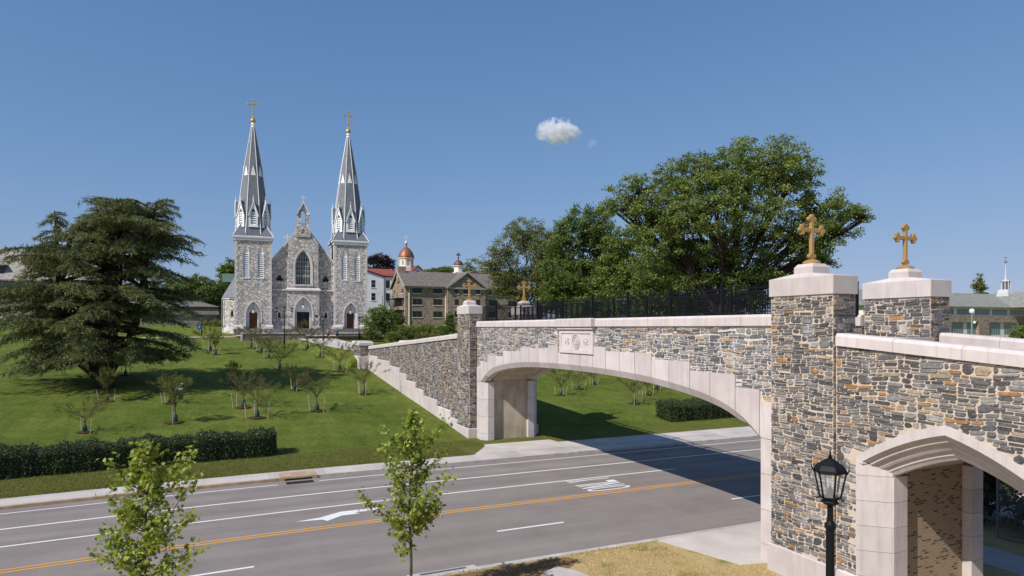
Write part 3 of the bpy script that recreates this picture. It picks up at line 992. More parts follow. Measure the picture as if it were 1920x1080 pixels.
def build_bridge():
    root = thing('stone_bridge', 'stone footbridge with a flat pale arch spanning the road', 'bridge', (19.75, AC, 0))
    rg = np.random.default_rng(21)
    joints = [44.9, 44.18, 42.86, 41.45, 40.17, 38.79, 37.49, 36.21, 34.98, 33.71, 32.53, 31.27, 30.03, 28.83, 27.63, 26.43, 25.2, 23.94, 22.71, 21.38, 20.18, 18.83, 17.64, 16.75]
    tops = [5.37, 5.80, 6.30, 6.32, 6.70, 6.72, 7.00, 7.0, 7.0, 7.23, 6.82, 6.84, 6.82, 7.26, 7.07, 7.08, 7.08, 6.84, 6.84, 6.49, 6.49, 6.03, 5.65]
    ch = 0.16

    def voussoir(mb, ya, yb, zt, xf, s):
        """xf face plane, s = +1 when the solid goes towards +X"""
        ys = np.linspace(ya, yb, 4)
        rings = []
        for y in ys:
            zu = arch_z(y)
            if y > AC + AH or y < AC - AH:
                zu = 4.36
                zl = 4.36
                c2 = 0.0
            else:
                zl = zu - (0.31 if abs(y - AC) < 12.2 else 0.2)
                c2 = ch
            rings.append([(xf, y, zt), (xf, y, zu), (xf + s * c2, y, zl), (xf + s * 0.62, y, zl), (xf + s * 0.62, y, zt)])
        mb.loft(rings)
    g = 0.017
    for xf, s, w in ((BX_W - 0.05, 1, True), (BX_E + 0.05, -1, False)):
        if w:
            for i in range(len(tops)):
                mb = MB()
                voussoir(mb, joints[i] - g, joints[i + 1] + g, tops[i], xf, s)
                mb.build('voussoir', 'cast_stone', root)
            mb = MB()
            for i in range(len(tops)):
                voussoir(mb, joints[i] - 0.001, joints[i + 1] + 0.001, tops[i] - 0.03, xf + 0.14 * s, s)
            # backing lies just behind the faces, so the open joints read dark
            me = mb.build('arch_backing', 'joint_dark', root)
            me.location.z += 0.03
        else:
            mb = MB()
            for i in range(len(tops)):
                voussoir(mb, joints[i] - g, joints[i + 1] + g, tops[i], xf, s)
            mb.build('arch_ring', 'cast_stone', root)
    # soffit vault
    mb = MB()
    ys = np.linspace(AC - AH + 0.3, AC + AH - 0.3, 60)
    x0, x1 = BX_W + 0.5, BX_E - 0.5
    for a, b in zip(ys[:-1], ys[1:]):
        za, zb = arch_z(a) - 0.15, arch_z(b) - 0.15
        mb.add([(x0, a, za), (x1, a, za), (x1, b, zb), (x0, b, zb), (x0, a, za + .25), (x1, a, za + .25), (x1, b, zb + .25), (x0, b, zb + .25)],
               [(0, 1, 2, 3), (7, 6, 5, 4), (0, 4, 5, 1), (1, 5, 6, 2), (2, 6, 7, 3), (3, 7, 4, 0)])
    mb.build('vault', 'concrete', root)
    # spandrel walls
    top_at = lambda y: next((t for t, a, b in zip(tops, joints[:-1], joints[1:]) if b <= y <= a), 5.4)
    for xf, s, w in ((BX_W, 1, True), (BX_E, -1, False)):
        mb = MB()
        ys = np.linspace(16.65, 44.95, 90)
        for a, b in zip(ys[:-1], ys[1:]):
            za, zb = arch_z(a) + 0.25, arch_z(b) + 0.25
            xx0, xx1 = (xf + 0.02, xf + 0.42) if w else (xf - 0.42, xf - 0.02)
            mb.add([(xx0, a, za), (xx1, a, za), (xx1, b, zb), (xx0, b, zb), (xx0, a, 8.279), (xx1, a, 8.279), (xx1, b, 8.279), (xx0, b, 8.279)],
                   [(0, 1, 2, 3), (7, 6, 5, 4), (0, 4, 5, 1), (1, 5, 6, 2), (2, 6, 7, 3), (3, 7, 4, 0)])
        if w:
            def ins(u, v, hu, hv):
                if v - hv > 8.24 or (28.75 < u < 32.2 and v > 6.8):
                    return False
                return v + hv > top_at(u) - 0.05 and v - hv > arch_z(min(max(u, AC - AH), AC + AH)) + 0.3
            stones(mb, lambda u, v, o: (xf + 0.02 - o, u, v), 16.65, 44.95, 5.2, 8.24, ins, rg, unit=1.0, gap=0.032)
            mb.build('spandrel_wall', ['mortar_pale', 'wall_stone_pale'], root)
        else:
            mb.build('spandrel_wall', 'rubble_backing', root)
    # deck
    mb = MB()
    mb.tint = (0.95, 0.95, 0.95)
    mb.box(BX_W + 0.44, BX_E - 0.44, 14.0, 48.0, 7.55, 7.9)
    mb.build('deck', 'sidewalk_concrete', root)

    # copings in lengths
    def coping(x0, x1, ya, yb, zf, h):
        n = max(1, int(round(abs(yb - ya) / 1.85)))
        mb = MB()
        for k in range(n):
            a = ya + (yb - ya) * k / n + 0.006
            b = ya + (yb - ya) * (k + 1) / n - 0.006
            za, zb = zf(a), zf(b)
            mb.loft([[(x0, y, z - h), (x1, y, z - h), (x1, y, z - 0.09), (x1 - 0.07, y, z), (x0 + 0.07, y, z), (x0, y, z - 0.09)] for y, z in ((a, za), (b, zb))])
        return mb
    flat = lambda y: 8.68
    coping(BX_W - 0.07, BX_W + 0.5, 16.65, 44.95, flat, 0.40).build('coping', 'cast_stone', root)
    coping(BX_E - 0.5, BX_E + 0.07, 16.65, 44.95, flat, 0.40).build('coping', 'cast_stone', root)
    # the coping breaks forward over the date stone
    mb = MB()
    mb.bbox(BX_W - 0.30, BX_W - 0.072, 28.58, 32.38, 8.27, 8.70, 0.05)
    mb.bbox(BX_W - 0.22, BX_W - 0.02, 28.62, 32.34, 8.13, 8.268, 0.03)
    mb.build('coping_block', 'cast_stone', root)
    # date stone
    px = BX_W - 0.12
    mb = MB()
    y0, y1, z0, z1, f = 28.72, 32.24, 6.86, 8.12, 0.2
    mb.box(px + 0.05, BX_W + 0.1, y0, y1, z0, z1)
    for a, b, c, d in ((y0, y1, z0, z0 + f), (y0, y1, z1 - f, z1), (y0, y0 + f, z0 + f, z1 - f), (y1 - f, y1, z0 + f, z1 - f)):
        mb.box(px, px + 0.049, a, b, c, d)
    pl = mb.build('date_stone', 'cast_stone', root)
    mb = MB()
    cy, cz = 30.45, 7.49

    def ring(r0, r1, xo):
        n = 36
        pts = [(px + 0.05, cy + r0 * math.cos(2 * math.pi * k / n), cz + r0 * math.sin(2 * math.pi * k / n)) for k in range(n)]
        p2 = [(px + xo, cy + r0 * math.cos(2 * math.pi * k / n), cz + r0 * math.sin(2 * math.pi * k / n)) for k in range(n)]
        p3 = [(px + xo, cy + r1 * math.cos(2 * math.pi * k / n), cz + r1 * math.sin(2 * math.pi * k / n)) for k in range(n)]
        p4 = [(px + 0.05, cy + r1 * math.cos(2 * math.pi * k / n), cz + r1 * math.sin(2 * math.pi * k / n)) for k in range(n)]
        fs = []
        for b in range(3):
            fs += [(b * n + i, b * n + (i + 1) % n, (b + 1) * n + (i + 1) % n, (b + 1) * n + i) for i in range(n)]
        mb.add(pts + p2 + p3 + p4, fs)
    ring(0.41, 0.365, 0.0)
    ring(0.25, 0.225, 0.01)
    for k in range(22):
        a = 2 * math.pi * k / 22
        yy, zz = cy + 0.31 * math.cos(a), cz + 0.31 * math.sin(a)
        mb.box(px + 0.02, px + 0.049, yy - 0.018, yy + 0.018, zz - 0.03, zz + 0.03)
    # open book, heart and crozier in low relief
    mb.box(px + 0.005, px + 0.049, cy - 0.15, cy - 0.01, cz - 0.14, cz - 0.02)
    mb.box(px + 0.005, px + 0.049, cy + 0.01, cy + 0.15, cz - 0.14, cz - 0.02)
    mb.prism([(0, -0.02), (0.08, 0.06), (0.06, 0.12), (0, 0.09), (-0.06, 0.12), (-0.08, 0.06)], lambda p: (px + 0.0, cy + p[0], cz + p[1]), lambda p: (px + 0.049, cy + p[0], cz + p[1]))
    mb.box(px + 0.01, px + 0.049, cy + 0.15, cy + 0.175, cz - 0.16, cz + 0.12)
    mb.build('seal', 'cast_stone', pl)
    for txt, yy in (('18', 31.42), ('42', 29.46)):
        cu = bpy.data.curves.new('numerals', 'FONT')
        cu.body = txt
        cu.size = 0.50
        cu.extrude = 0.022
        cu.align_x = 'CENTER'
        cu.align_y = 'CENTER'
        cu.materials.append(M['cast_stone'])
        tmp = bpy.data.objects.new('numerals_outline', cu)
        o = bpy.data.objects.new('numerals', bpy.data.meshes.new_from_object(tmp))
        bpy.data.objects.remove(tmp)
        COL.objects.link(o)
        o.parent = pl
        o.location = (px + 0.03 - 19.75, yy - AC, 7.50)
        o.rotation_euler = (R(90), 0, R(-90))
    # jamb legs in coursed blocks with a splay towards the road
    zs = [-0.35, 0.68, 1.88, 3.12, 4.345]
    for side, yc in ((1, AC + AH), (-1, AC - AH)):
        for xf, s in ((BX_W - 0.05, 1), (BX_E + 0.05, -1)):
            for a, b in zip(zs[:-1], zs[1:]):
                mb = MB()
                ye = yc + side * (0.86 if side > 0 else 0.9)
                poly = [(xf, ye), (xf, yc + side * 0.02), (xf + s * 0.38, yc - side * 0.36), (xf + s * 0.85, yc - side * 0.36), (xf + s * 0.85, ye)]
                mb.prism(poly, lambda p: (p[0], p[1], a + 0.008), lambda p: (p[0], p[1], b - 0.008))
                mb.build('jamb_block', 'cast_stone', root)
        mb = MB()
        ya, yb = sorted((yc - side * 0.08, yc + side * 0.9))
        mb.box(BX_W + 0.1, BX_E - 0.1, ya, yb, -0.35, 5.0)
        mb.build('abutment', 'concrete', root)
    return coping


coping = build_bridge()


# ------------------------------------------------------------------ walls with openings
def wall_open(mb, fm, x0, x1, zb, ztop, ops, dep, step=0.25):
    """front sheet with openings and their reveals. fm(x, d, z) -> 3-D, d into the wall.
    ops: (xa, xb, z0, top(x)) ; ztop(x) the top outline"""
    br = {round(x0, 4), round(x1, 4)}
    for xa, xb, z0, tp in ops:
        n = 1 if tp(xa) == tp((xa + xb) / 2) else 10
        for k in range(n + 1):
            br.add(round(xa + (xb - xa) * k / n, 4))
    for k in range(1, 12):
        br.add(round(x0 + (x1 - x0) * k / 12, 4))
    br = sorted(br)
    for a, b in zip(br[:-1], br[1:]):
        if b - a < 1e-4:
            continue
        m = (a + b) / 2
        here = sorted([o for o in ops if o[0] - 1e-3 < m < o[1] + 1e-3], key=lambda o: o[2])
        la, lb = zb, zb
        for o in here:
            mb.add([fm(a, 0, la), fm(b, 0, lb), fm(b, 0, o[2]), fm(a, 0, o[2])], [(0, 1, 2, 3)])
            mb.add([fm(a, 0, o[2]), fm(b, 0, o[2]), fm(b, dep, o[2]), fm(a, dep, o[2])], [(0, 1, 2, 3)])
            la, lb = o[3](a), o[3](b)
            mb.add([fm(a, 0, la), fm(a, dep, la), fm(b, dep, lb), fm(b, 0, lb)], [(0, 1, 2, 3)])
        mb.add([fm(a, 0, la), fm(b, 0, lb), fm(b, 0, ztop(b)), fm(a, 0, ztop(a))], [(0, 1, 2, 3)])
    for xa, xb, z0, tp in ops:
        for x in (xa, xb):
            zt = tp(x)
            if zt > z0 + 1e-3:
                mb.add([fm(x, 0, z0), fm(x, dep, z0), fm(x, dep, zt), fm(x, 0, zt)], [(0, 1, 2, 3)])


def lancet(cx, hw, spring, apex):
    """pointed arch outline: z as a function of x"""
    rise = apex - spring

    def f(x):
        t = min(1.0, abs(x - cx) / hw)
        r = max(hw, (hw * hw + rise * rise) / (2 * hw))
        k = t * hw + (r - hw)
        return spring + math.sqrt(max(0.0, r * r - k * k))
    return f


def tudor(cx, apex):
    """flat four-centred arch falling away from a point at the crown"""
    return lambda x: apex - .26 * abs(x - cx) - .088 * (x - cx) ** 2


def flat_top(z):
    return lambda x: z


def arch_poly(cx, hw, z0, f, n=14):
    pts = [(cx - hw, z0), (cx + hw, z0)]
    pts += [(cx + hw - 2 * hw * k / n, f(cx + hw - 2 * hw * k / n)) for k in range(n + 1)]
    out = []
    for p in pts:
        if not out or math.hypot(out[-1][0] - p[0], out[-1][1] - p[1]) > 1e-3:
            out.append(p)
    return out


def arch_band(mb, fm, cx, hw, z0, f, hw2, f2, d0, d1, n=16, legs=True):
    """moulding band between an inner (hw,f) and an outer (hw2,f2) arch"""
    inn = [(cx - hw + 2 * hw * k / n, f(cx - hw + 2 * hw * k / n)) for k in range(n + 1)]
    out = [(cx - hw2 + 2 * hw2 * k / n, f2(cx - hw2 + 2 * hw2 * k / n)) for k in range(n + 1)]
    if legs:
        inn = [(cx - hw, z0)] + inn + [(cx + hw, z0)]
        out = [(cx - hw2, z0)] + out + [(cx + hw2, z0)]
    rings = [[fm(i[0], d0, i[1]), fm(o[0], d0, o[1]), fm(o[0], d1, o[1]), fm(i[0], d1, i[1])] for i, o in zip(inn, out)]
    mb.loft(rings)


# ------------------------------------------------------------------ near ramp with the pointed footway arch
def build_ramp():
    XW, XE = 17.1, 22.4
    ztop = lambda y: 8.05 - 0.0765 * (14.15 - y)
    root = thing('ramp_wall', 'stone ramp wall pierced by a pale pointed footway arch', 'wall', (19.75, 11.0, 0))
    C0 = 10.86
    hw_out, hw_in = 2.56, 1.84
    f_face = tudor(C0, 5.55)
    fo = tudor(C0, 5.72)
    flo = lambda x: fo(x) if abs(x - C0) <= hw_out else 0
    rg = np.random.default_rng(31)

    def fw(x, d, z):
        return (XW + d, x, z)

    def fe(x, d, z):
        return (XE - d, x, z)
    # west face with laid stones
    mb = MB()
    op = (C0 - 2.44, C0 + 2.44, 0.0, f_face)
    wall_open(mb, lambda x, d, z: fw(x, d + 0.02, z), -8.0, 14.15, -0.3, lambda y: ztop(y) - 0.36, [op], 0.02)

    def ins(u, v, hu, hv):
        if v + hv > ztop(u) - 0.30 or u < 4:
            return False
        if abs(u - C0) < hw_out + 0.02 + hu * 0.4 and v < flo(u) + hv * 0.4:
            return False
        if v - hv < 4.6 and abs(u - C0) - hu < 2.47:
            return False
        return v - hv > 0.9
    stones(mb, lambda u, v, o: (XW + 0.02 - o, u, v), 4.0, 14.13, 0.9, 8.0, ins, rg)
    mb.build('west_wall', ['mortar', 'wall_stone_dark'], root)
    mb = MB()
    mb.bbox(XW - 0.06, XW + 0.3, C0 + hw_out + 0.01, 14.08, -0.3, 1.0, 0.04)
    mb.bbox(XW - 0.06, XW + 0.3, -8.0, C0 - hw_out - 0.01, -0.3, 1.0, 0.04)
    mb.build('base_course', 'cast_stone', root)
    mb = MB()
    wall_open(mb, fe, -8.0, 14.15, -0.3, lambda y: ztop(y) - 0.36, [(C0 - 2.44, C0 + 2.44, 0.0, f_face)], 0.02)
    mb.add([(XW + 0.5, -8, 7.0), (XE - 0.5, -8, 7.0), (XE - 0.5, 14.15, 7.6), (XW + 0.5, 14.15, 7.6)], [(0, 1, 2, 3)])
    mb.build('east_wall', 'rubble_backing', root)
    coping(XW - 0.07, XW + 0.55, -8.0, 14.1, lambda y: ztop(y), 0.37).build('coping', 'cast_stone', root)
    coping(XE - 0.55, XE + 0.07, -8.0, 14.1, lambda y: ztop(y), 0.37).build('coping', 'cast_stone', root)

    # arch surround: flat outer band, then four orders stepping in along a splay
    for fm, nm in ((fw, 'arch_surround'), (fe, 'arch_surround')):
        mb = MB()
        f0 = tudor(C0, 5.72)
        f1 = tudor(C0, 5.46)
        arch_band(mb, fm, C0, 2.34, 4.05, f1, 2.56, f0, -0.045, 0.25, 22, legs=False)
        sur = mb.build(nm, 'cast_stone', root)
        prof = [(2.34, -0.045), (2.34, 0.02), (2.295, 0.03), (2.295, 0.12), (2.21, 0.13), (2.185, 0.19), (2.185, 0.30), (2.09, 0.31), (2.04, 0.37), (2.04, 0.48), (1.94, 0.49), (1.905, 0.55), (1.84, 0.62), (1.84, 0.95)]
        mb = MB()
        n = 26
        rings = []
        for hw, d in prof:
            k = (2.34 - hw) / 0.5
            f = tudor(C0, 5.46 - 0.68 * k)
            rings.append([fm(C0 - hw + 2 * hw * i / n, d, f(C0 - hw + 2 * hw * i / n)) for i in range(n + 1)])
        mb.loft(rings, closed=False, cap=False)
        mb.build('moulding', 'cast_stone', sur)
        # splayed jambs, block by block
        zs = [-0.3, 0.35, 1.05, 1.78, 2.5, 3.22, 3.95, 4.45]
        for s in (-1, 1):
            for a, b in zip(zs[:-1], zs[1:]):
                last = b > 4.2
                m2 = MB()
                if last:
                    poly = [(2.56, -0.045), (2.44, -0.045), (1.86, 0.56), (1.86, 0.9), (2.56, 0.9)]
                else:
                    poly = [(2.56, -0.045), (2.44, -0.045), (1.84, 0.60), (1.84, 1.17), (2.56, 1.17)]
                m2.prism(poly, lambda p: fm(C0 + s * p[0], p[1], a + 0.006), lambda p: fm(C0 + s * p[0], p[1], (b if not last else 4.3) - 0.006))
                if last:
                    m2.prism([(2.56, -0.044), (2.36, -0.044), (2.30, 0.06), (2.30, 0.3), (2.56, 0.3)], lambda p: fm(C0 + s * p[0], p[1], 4.296), lambda p: fm(C0 + s * p[0], p[1], 4.47))
                m2.build('jamb_block', 'cast_stone', root)
        mb = MB()
        for s in (-1, 1):
            mb.prism([(2.545, -0.034), (2.445, -0.034), (1.865, 0.60), (1.865, 1.15), (2.535, 1.15)], lambda p: fm(C0 + s * p[0], p[1], -0.3), lambda p: fm(C0 + s * p[0], p[1], 4.05))
        mb.build('jamb_core', 'joint_dark', root)
    # brick lined passage
    mb = MB()
    hw = 2.12
    for s in (-1, 1):
        y = C0 + s * hw
        mb.add([(XW + 0.9, y, -0.3), (XE - 0.9, y, -0.3), (XE - 0.9, y, 4.5), (XW + 0.9, y, 4.5)], [(0, 1, 2, 3)])
    mb.build('brick_lining', 'tan_brick', root)
    mb = MB()
    f = tudor(C0, 4.95)
    n = 16
    mb.loft([[(x, C0 - 2.2 + 4.4 * i / n, f(C0 - 2.2 + 4.4 * i / n)) for i in range(n + 1)] for x in (XW + 0.85, XE - 0.85)], closed=False, cap=False)
    mb.build('passage_vault', 'concrete', root)
    mb = MB()
    mb.tint = (0.9, 0.88, 0.85)
    mb.box(12.5, 25.0, C0 - 1.95, C0 + 1.95, 0.05, 0.175)
    tag(mb.build('path', 'sidewalk_concrete'), kind='structure')


build_ramp()


# ------------------------------------------------------------------ sloping walls on the lawn side
def build_lawn_walls():
    for xf, s, lab in ((17.05, 1, 'long sloping stone wall with stepped pale footing beside the lawn'), (22.45, -1, 'sloping stone wall on the far side of the church walk')):
        west = s > 0
        root = thing('wing_wall', lab, 'wall', (xf, 62, 0))
        ztop = lambda y: 7.78 - 0.0555 * (y - 47.5)
        steps = [(47.45, 49.0, 1.25), (49.0, 52.37, 1.78), (52.37, 56.2, 2.26), (56.2, 58.69, 2.73), (58.69, 61.79, 3.22), (61.79, 64.26, 3.78), (64.26, 68.5, 4.25), (68.5, 74.0, 4.72), (74.0, 78.6, 5.0)]
        mb = MB()
        a, b = 47.45, 78.6
        x0, x1 = (xf + 0.02, xf + 0.5) if west else (xf - 0.5, xf - 0.02)
        mb.loft([[(x0, y, -0.6), (x1, y, -0.6), (x1, y, ztop(y) - 0.3), (x0, y, ztop(y) - 0.3)] for y in (a, b)])
        if west:
            rg = np.random.default_rng(41)

            def st(y):
                return next((h for p, q, h in steps if p <= y <= q), 5.0)

            def ins(u, v, hu, hv):
                return v + hv < ztop(u) - 0.25 and v + hv > st(u) - 0.02 and a < u - hu and u + hu < b
            stones(mb, lambda u, v, o: (xf + 0.02 - o, u, v), a, b, 0.8, 7.7, ins, rg, unit=0.92, gap=0.026)
            mb.build('wall_face', ['mortar', 'wall_stone_dark'], root)
            for p, q, h in steps:
                mb = MB()
                mb.bbox(xf - 0.10, xf + 0.3, p + 0.004, q - 0.004, -0.6, h, 0.04)
                mb.build('footing_step', 'cast_stone', root)
        else:
            mb.build('wall_face', 'rubble_backing', root)
        coping(min(xf - 0.09 * s, xf + 0.58 * s), max(xf - 0.09 * s, xf + 0.58 * s), a, b, ztop, 0.36).build('coping', 'cast_stone', root)
        # end block
        rg = np.random.default_rng(43)
        e0, e1 = (16.0, 17.55) if west else (21.95, 23.5)
        r2 = thing('end_pillar', 'squat stone pillar with pale cap ending the sloping wall' if west else 'squat stone pillar across the church walk from the other', 'pillar', ((e0 + e1) / 2, 81, 0), 0, 'end pillars of the church walk')
        mb = MB()
        mb.box(e0 + .02, e1 - .02, 78.92, 83.4, 3.0, 6.15)
        if west:
            stones(mb, lambda u, v, o: (e0 + 0.02 - o, u, v), 78.94, 83.4, 4.8, 6.15, lambda u, v, hu, hv: 78.9 < u - hu and u + hu < 83.4, rg)
            stones(mb, lambda u, v, o: (u, 78.92 - o, v), e0 + .02, e1 - .02, 4.8, 6.15, lambda u, v, hu, hv: e0 < u - hu and u + hu < e1, rg)
        mb.build('shaft', ['mortar', 'wall_stone_dark'], r2)
        mb = MB()
        mb.bbox(e0 - .06, e1 + .06, 78.84, 83.46, 2.6, 4.86, 0.03)
        mb.build('base', 'cast_stone', r2)
        mb = MB()
        mb.loft([[(e0 - o, 78.9 - o, z), (e1 + o, 78.9 - o, z), (e1 + o, 83.4 + o, z), (e0 - o, 83.4 + o, z)] for o, z in ((.09, 6.12), (.09, 6.42), (-.06, 6.62))])
        mb.build('cap', 'cast_stone', r2)
    # walk from the deck up to the church
    mb = MB()
    ctrl = [(47.6, 7.7), (60, 6.6), (70, 5.75), (80, 5.22), (90, 5.55), (100, 6.05), (110, 6.62), (113.5, 6.8)]
    wl = [(17.5, 22.0), (17.5, 22.0), (17.5, 22.0), (17.0, 22.5), (15.3, 21.0), (13.6, 19.0), (12.2, 17.8), (12.0, 18.0)]
    for (ya, za), (yb, zb), (a0, a1), (b0, b1) in zip(ctrl[:-1], ctrl[1:], wl[:-1], wl[1:]):
        mb.tint = (1.05, 1.05, 1.05)
        mb.add([(a0, ya, za), (a1, ya, za), (b1, yb, zb), (b0, yb, zb), (a0, ya, za - 2.2), (a1, ya, za - 2.2), (b1, yb, zb - 2.2), (b0, yb, zb - 2.2)],
               [(0, 1, 2, 3), (0, 3, 7, 4), (1, 5, 6, 2)])
    tag(mb.build('walk', 'sidewalk_concrete'), kind='structure')
    # earth bank falling from the walk to the lawn on its left
    mb = MB()
    for (ya, za), (yb, zb), (a0, a1), (b0, b1) in list(zip(ctrl[:-1], ctrl[1:], wl[:-1], wl[1:]))[3:]:
        mb.add([(a0, ya, za - 0.02), (b0, yb, zb - 0.02), (b0 - 2.2, yb, T(b0 - 2.2, yb) - .05), (a0 - 2.2, ya, T(a0 - 2.2, ya) - .05)], [(0, 1, 2, 3)])
        mb.add([(a1, ya, za - 0.02), (b1, yb, zb - 0.02), (b1 + 2.5, yb, T(b1 + 2.5, yb) - .05), (a1 + 2.5, ya, T(a1 + 2.5, ya) - .05)], [(3, 2, 1, 0)])
    a0, ya, za = 17.0, 80, 5.2
    mb.add([(a0, ya, za), (a0 - 2.2, ya, T(a0 - 2.2, ya) - .05), (a0, ya, T(a0, ya) - .4)], [(0, 1, 2)])
    mb.add([(22.5, ya, za), (25.0, ya, T(25, ya) - .05), (22.5, ya, T(22.5, ya) - .4)], [(2, 1, 0)])
    tag(mb.build('bank', 'lawn_grass'), kind='structure')
    # cross path in front of the church, left of the walk
    mb = MB()
    mb.tint = (0.95, 0.85, 0.75)
    for a, b in zip(np.arange(-60, 13, 4.0), np.arange(-56, 17, 4.0)):
        mb.add([(a, 113.0, T(a, 113) + 0.05), (b, 113.0, T(b, 113) + 0.05), (b, 115.2, T(b, 115.2) + 0.05), (a, 115.2, T(a, 115.2) + 0.05)], [(0, 1, 2, 3)])
    tag(mb.build('path', 'sidewalk_concrete'), kind='structure')


build_lawn_walls()


# ------------------------------------------------------------------ bridge fences
def build_fence(x, label):
    root = thing('metal_fence', label, 'fence', (x, 31, 8.66), 0, 'black picket fences along the bridge')
    posts = [45.65 - 3.2 * k for k in range(10)]
    posts = [p for p in posts if p > 16.6]
    for p in posts:
        mb = MB()
        mb.box(x - 0.05, x + 0.05, p - 0.05, p + 0.05, 8.6, 9.86)
        mb.loft([[(x + a * w, p + b * w, z) for a, b in ((-1, -1), (1, -1), (1, 1), (-1, 1))] for w, z in ((.06, 9.86), (.06, 9.885), (.015, 9.92))])
        mb.build('post', 'black_iron', root)
    for a, b in zip(posts[:-1], posts[1:]):
        mb = MB()
        for z in (8.80, 9.52, 9.67):
            mb.box(x - 0.02, x + 0.02, b + 0.05, a - 0.05, z - 0.02, z + 0.02)
        n = int((a - b - 0.1) / 0.112)
        for k in range(n):
            y = b + 0.1 + (a - b - 0.2) * k / max(1, n - 1)
            mb.box(x - 0.0105, x + 0.0105, y - 0.0105, y + 0.0105, 8.72, 9.76)
            mb.add([(x - .0125, y - .0125, 9.76), (x + .0125, y - .0125, 9.76), (x + .0125, y + .0125, 9.76), (x - .0125, y + .0125, 9.76), (x, y, 9.82)], [(0, 1, 4), (1, 2, 4), (2, 3, 4), (3, 0, 4)])
        mb.build('picket_panel', 'black_iron', root)


build_fence(18.05, 'black picket fence on the near edge of the bridge, above the date stone')
build_fence(21.45, 'black picket fence along the far edge of the bridge deck')


# ------------------------------------------------------------------ lamps
def lantern(mb, gb, fb, c, s):
    """six-sided tapering lantern; c is the centre of its base, s its height"""
    def hexr(r, z, n=6):
        return [(c[0] + r * math.cos(math.pi / 3 * k), c[1] + r * math.sin(math.pi / 3 * k), c[2] + z * s) for k in range(n)]
    mb.loft([hexr(.06 * s, 0.0), hexr(.13 * s, .02), hexr(.15 * s, .06), hexr(.12 * s, .09), hexr(.175 * s, .13), hexr(.175 * s, .16)])
    mb.loft([hexr(.27 * s, .60), hexr(.29 * s, .61), hexr(.285 * s, .66), hexr(.23 * s, .74), hexr(.12 * s, .82), hexr(.05 * s, .86), hexr(.03 * s, .87)])
    for k in range(6):
        a = math.pi / 3 * k
        p0 = (c[0] + .175 * s * math.cos(a), c[1] + .175 * s * math.sin(a), c[2] + .14 * s)
        p1 = (c[0] + .272 * s * math.cos(a), c[1] + .272 * s * math.sin(a), c[2] + .62 * s)
        mb.tube([p0, p1], .016 * s, 4)
        # little scrolls at eaves and foot
        e = (math.cos(a), math.sin(a))
        mb.tube([(c[0] + .28 * s * e[0], c[1] + .28 * s * e[1], c[2] + .60 * s), (c[0] + .315 * s * e[0], c[1] + .315 * s * e[1], c[2] + .66 * s), (c[0] + .325 * s * e[0], c[1] + .325 * s * e[1], c[2] + .73 * s)], [.018 * s, .014 * s, .004 * s], 5)
        mb.tube([(c[0] + .16 * s * e[0], c[1] + .16 * s * e[1], c[2] + .15 * s), (c[0] + .235 * s * e[0], c[1] + .235 * s * e[1], c[2] + .09 * s), (c[0] + .25 * s * e[0], c[1] + .25 * s * e[1], c[2] + .14 * s)], [.016 * s, .014 * s, .005 * s], 5)
    gb.loft([hexr(.168 * s, .16), hexr(.262 * s, .60)], cap=False)
    fb.lathe((c[0], c[1], c[2] + .86 * s), [(.03 * s, 0), (.045 * s, .015 * s), (.02 * s, .03 * s), (.05 * s, .045 * s), (.02 * s, .06 * s), (.012 * s, .14 * s), (.001 * s, .17 * s)], 10)
    mb.lathe((c[0], c[1], c[2] + .155 * s), [(.05 * s, 0), (.05 * s, .14 * s), (.02 * s, .16 * s), (.02 * s, .2 * s)], 8)


def lamp(loc, h, label, ls, r=0.075, group=None, arms=0):
    root = thing('street_lamp', label, 'lamp', loc, 0, group)
    x, y, z = loc
    mb = MB()
    zt = h - ls * 1.03
    mb.lathe(loc, [(r * 2.3, 0), (r * 2.3, .12), (r * 1.9, .2), (r * 1.9, .7), (r * 1.25, .85), (r * 1.15, 1.0), (r, zt - .55), (r * 1.25, zt - .5), (r * 1.3, zt - .42), (r * .75, zt - .34), (r * .7, zt)], 16)
    mb.build('post', 'black_iron', root)
    spots = [(0, 0, 0)]
    if arms:
        mb = MB()
        u = (math.cos(R(YAW)), -math.sin(R(YAW)))
        for s in (-1, 1):
            px, py = x + u[0] * arms * s, y + u[1] * arms * s
            mb.tube([(x, y, z + zt - .75), (px, py, z + zt - .75), (px, py, z + zt - .05)], .045, 6)
            spots.append((u[0] * arms * s, u[1] * arms * s, -0.05))
        mb.build('cross_arm', 'black_iron', root)
    for dx, dy, dz in spots:
        mb, gb, fb = MB(), MB(), MB()
        lantern(mb, gb, fb, (x + dx, y + dy, z + zt + dz), ls)
        ln = mb.build('lantern', 'black_iron', root)
        gb.build('glass', 'lantern_glass', ln)
        fb.build('finial', 'black_iron', ln)


LG = 'lamps on the church lawn'
lamp((12.32, 10.33, 0.15), 5.40, 'tall black lamp with six-sided lantern standing before the pointed arch', 1.18, 0.085)
lamp((9.82, 102.8, T(9.8, 102.8)), 5.7, 'black lamp post with three lanterns on a cross arm', 0.8, 0.07, LG, 1.15)
lamp((15.6, 104.3, 5.9), 4.3, 'black lamp standing on the left edge of the church walk', 0.95, 0.06, LG)
lamp((21.98, 108.9, T(21.9, 108.9)), 3.9, 'black lamp in front of the right tower door', 0.85, 0.06, LG)
lamp((26.63, 107.0, T(26.6, 107)), 3.8, 'black lamp among shrubs right of the church', 0.85, 0.06, LG)
lamp((-1.41, 120.5, T(-1.4, 120.5)), 3.1, 'dark lamp with a round blue sign left of the church', 0.6, 0.06, LG)


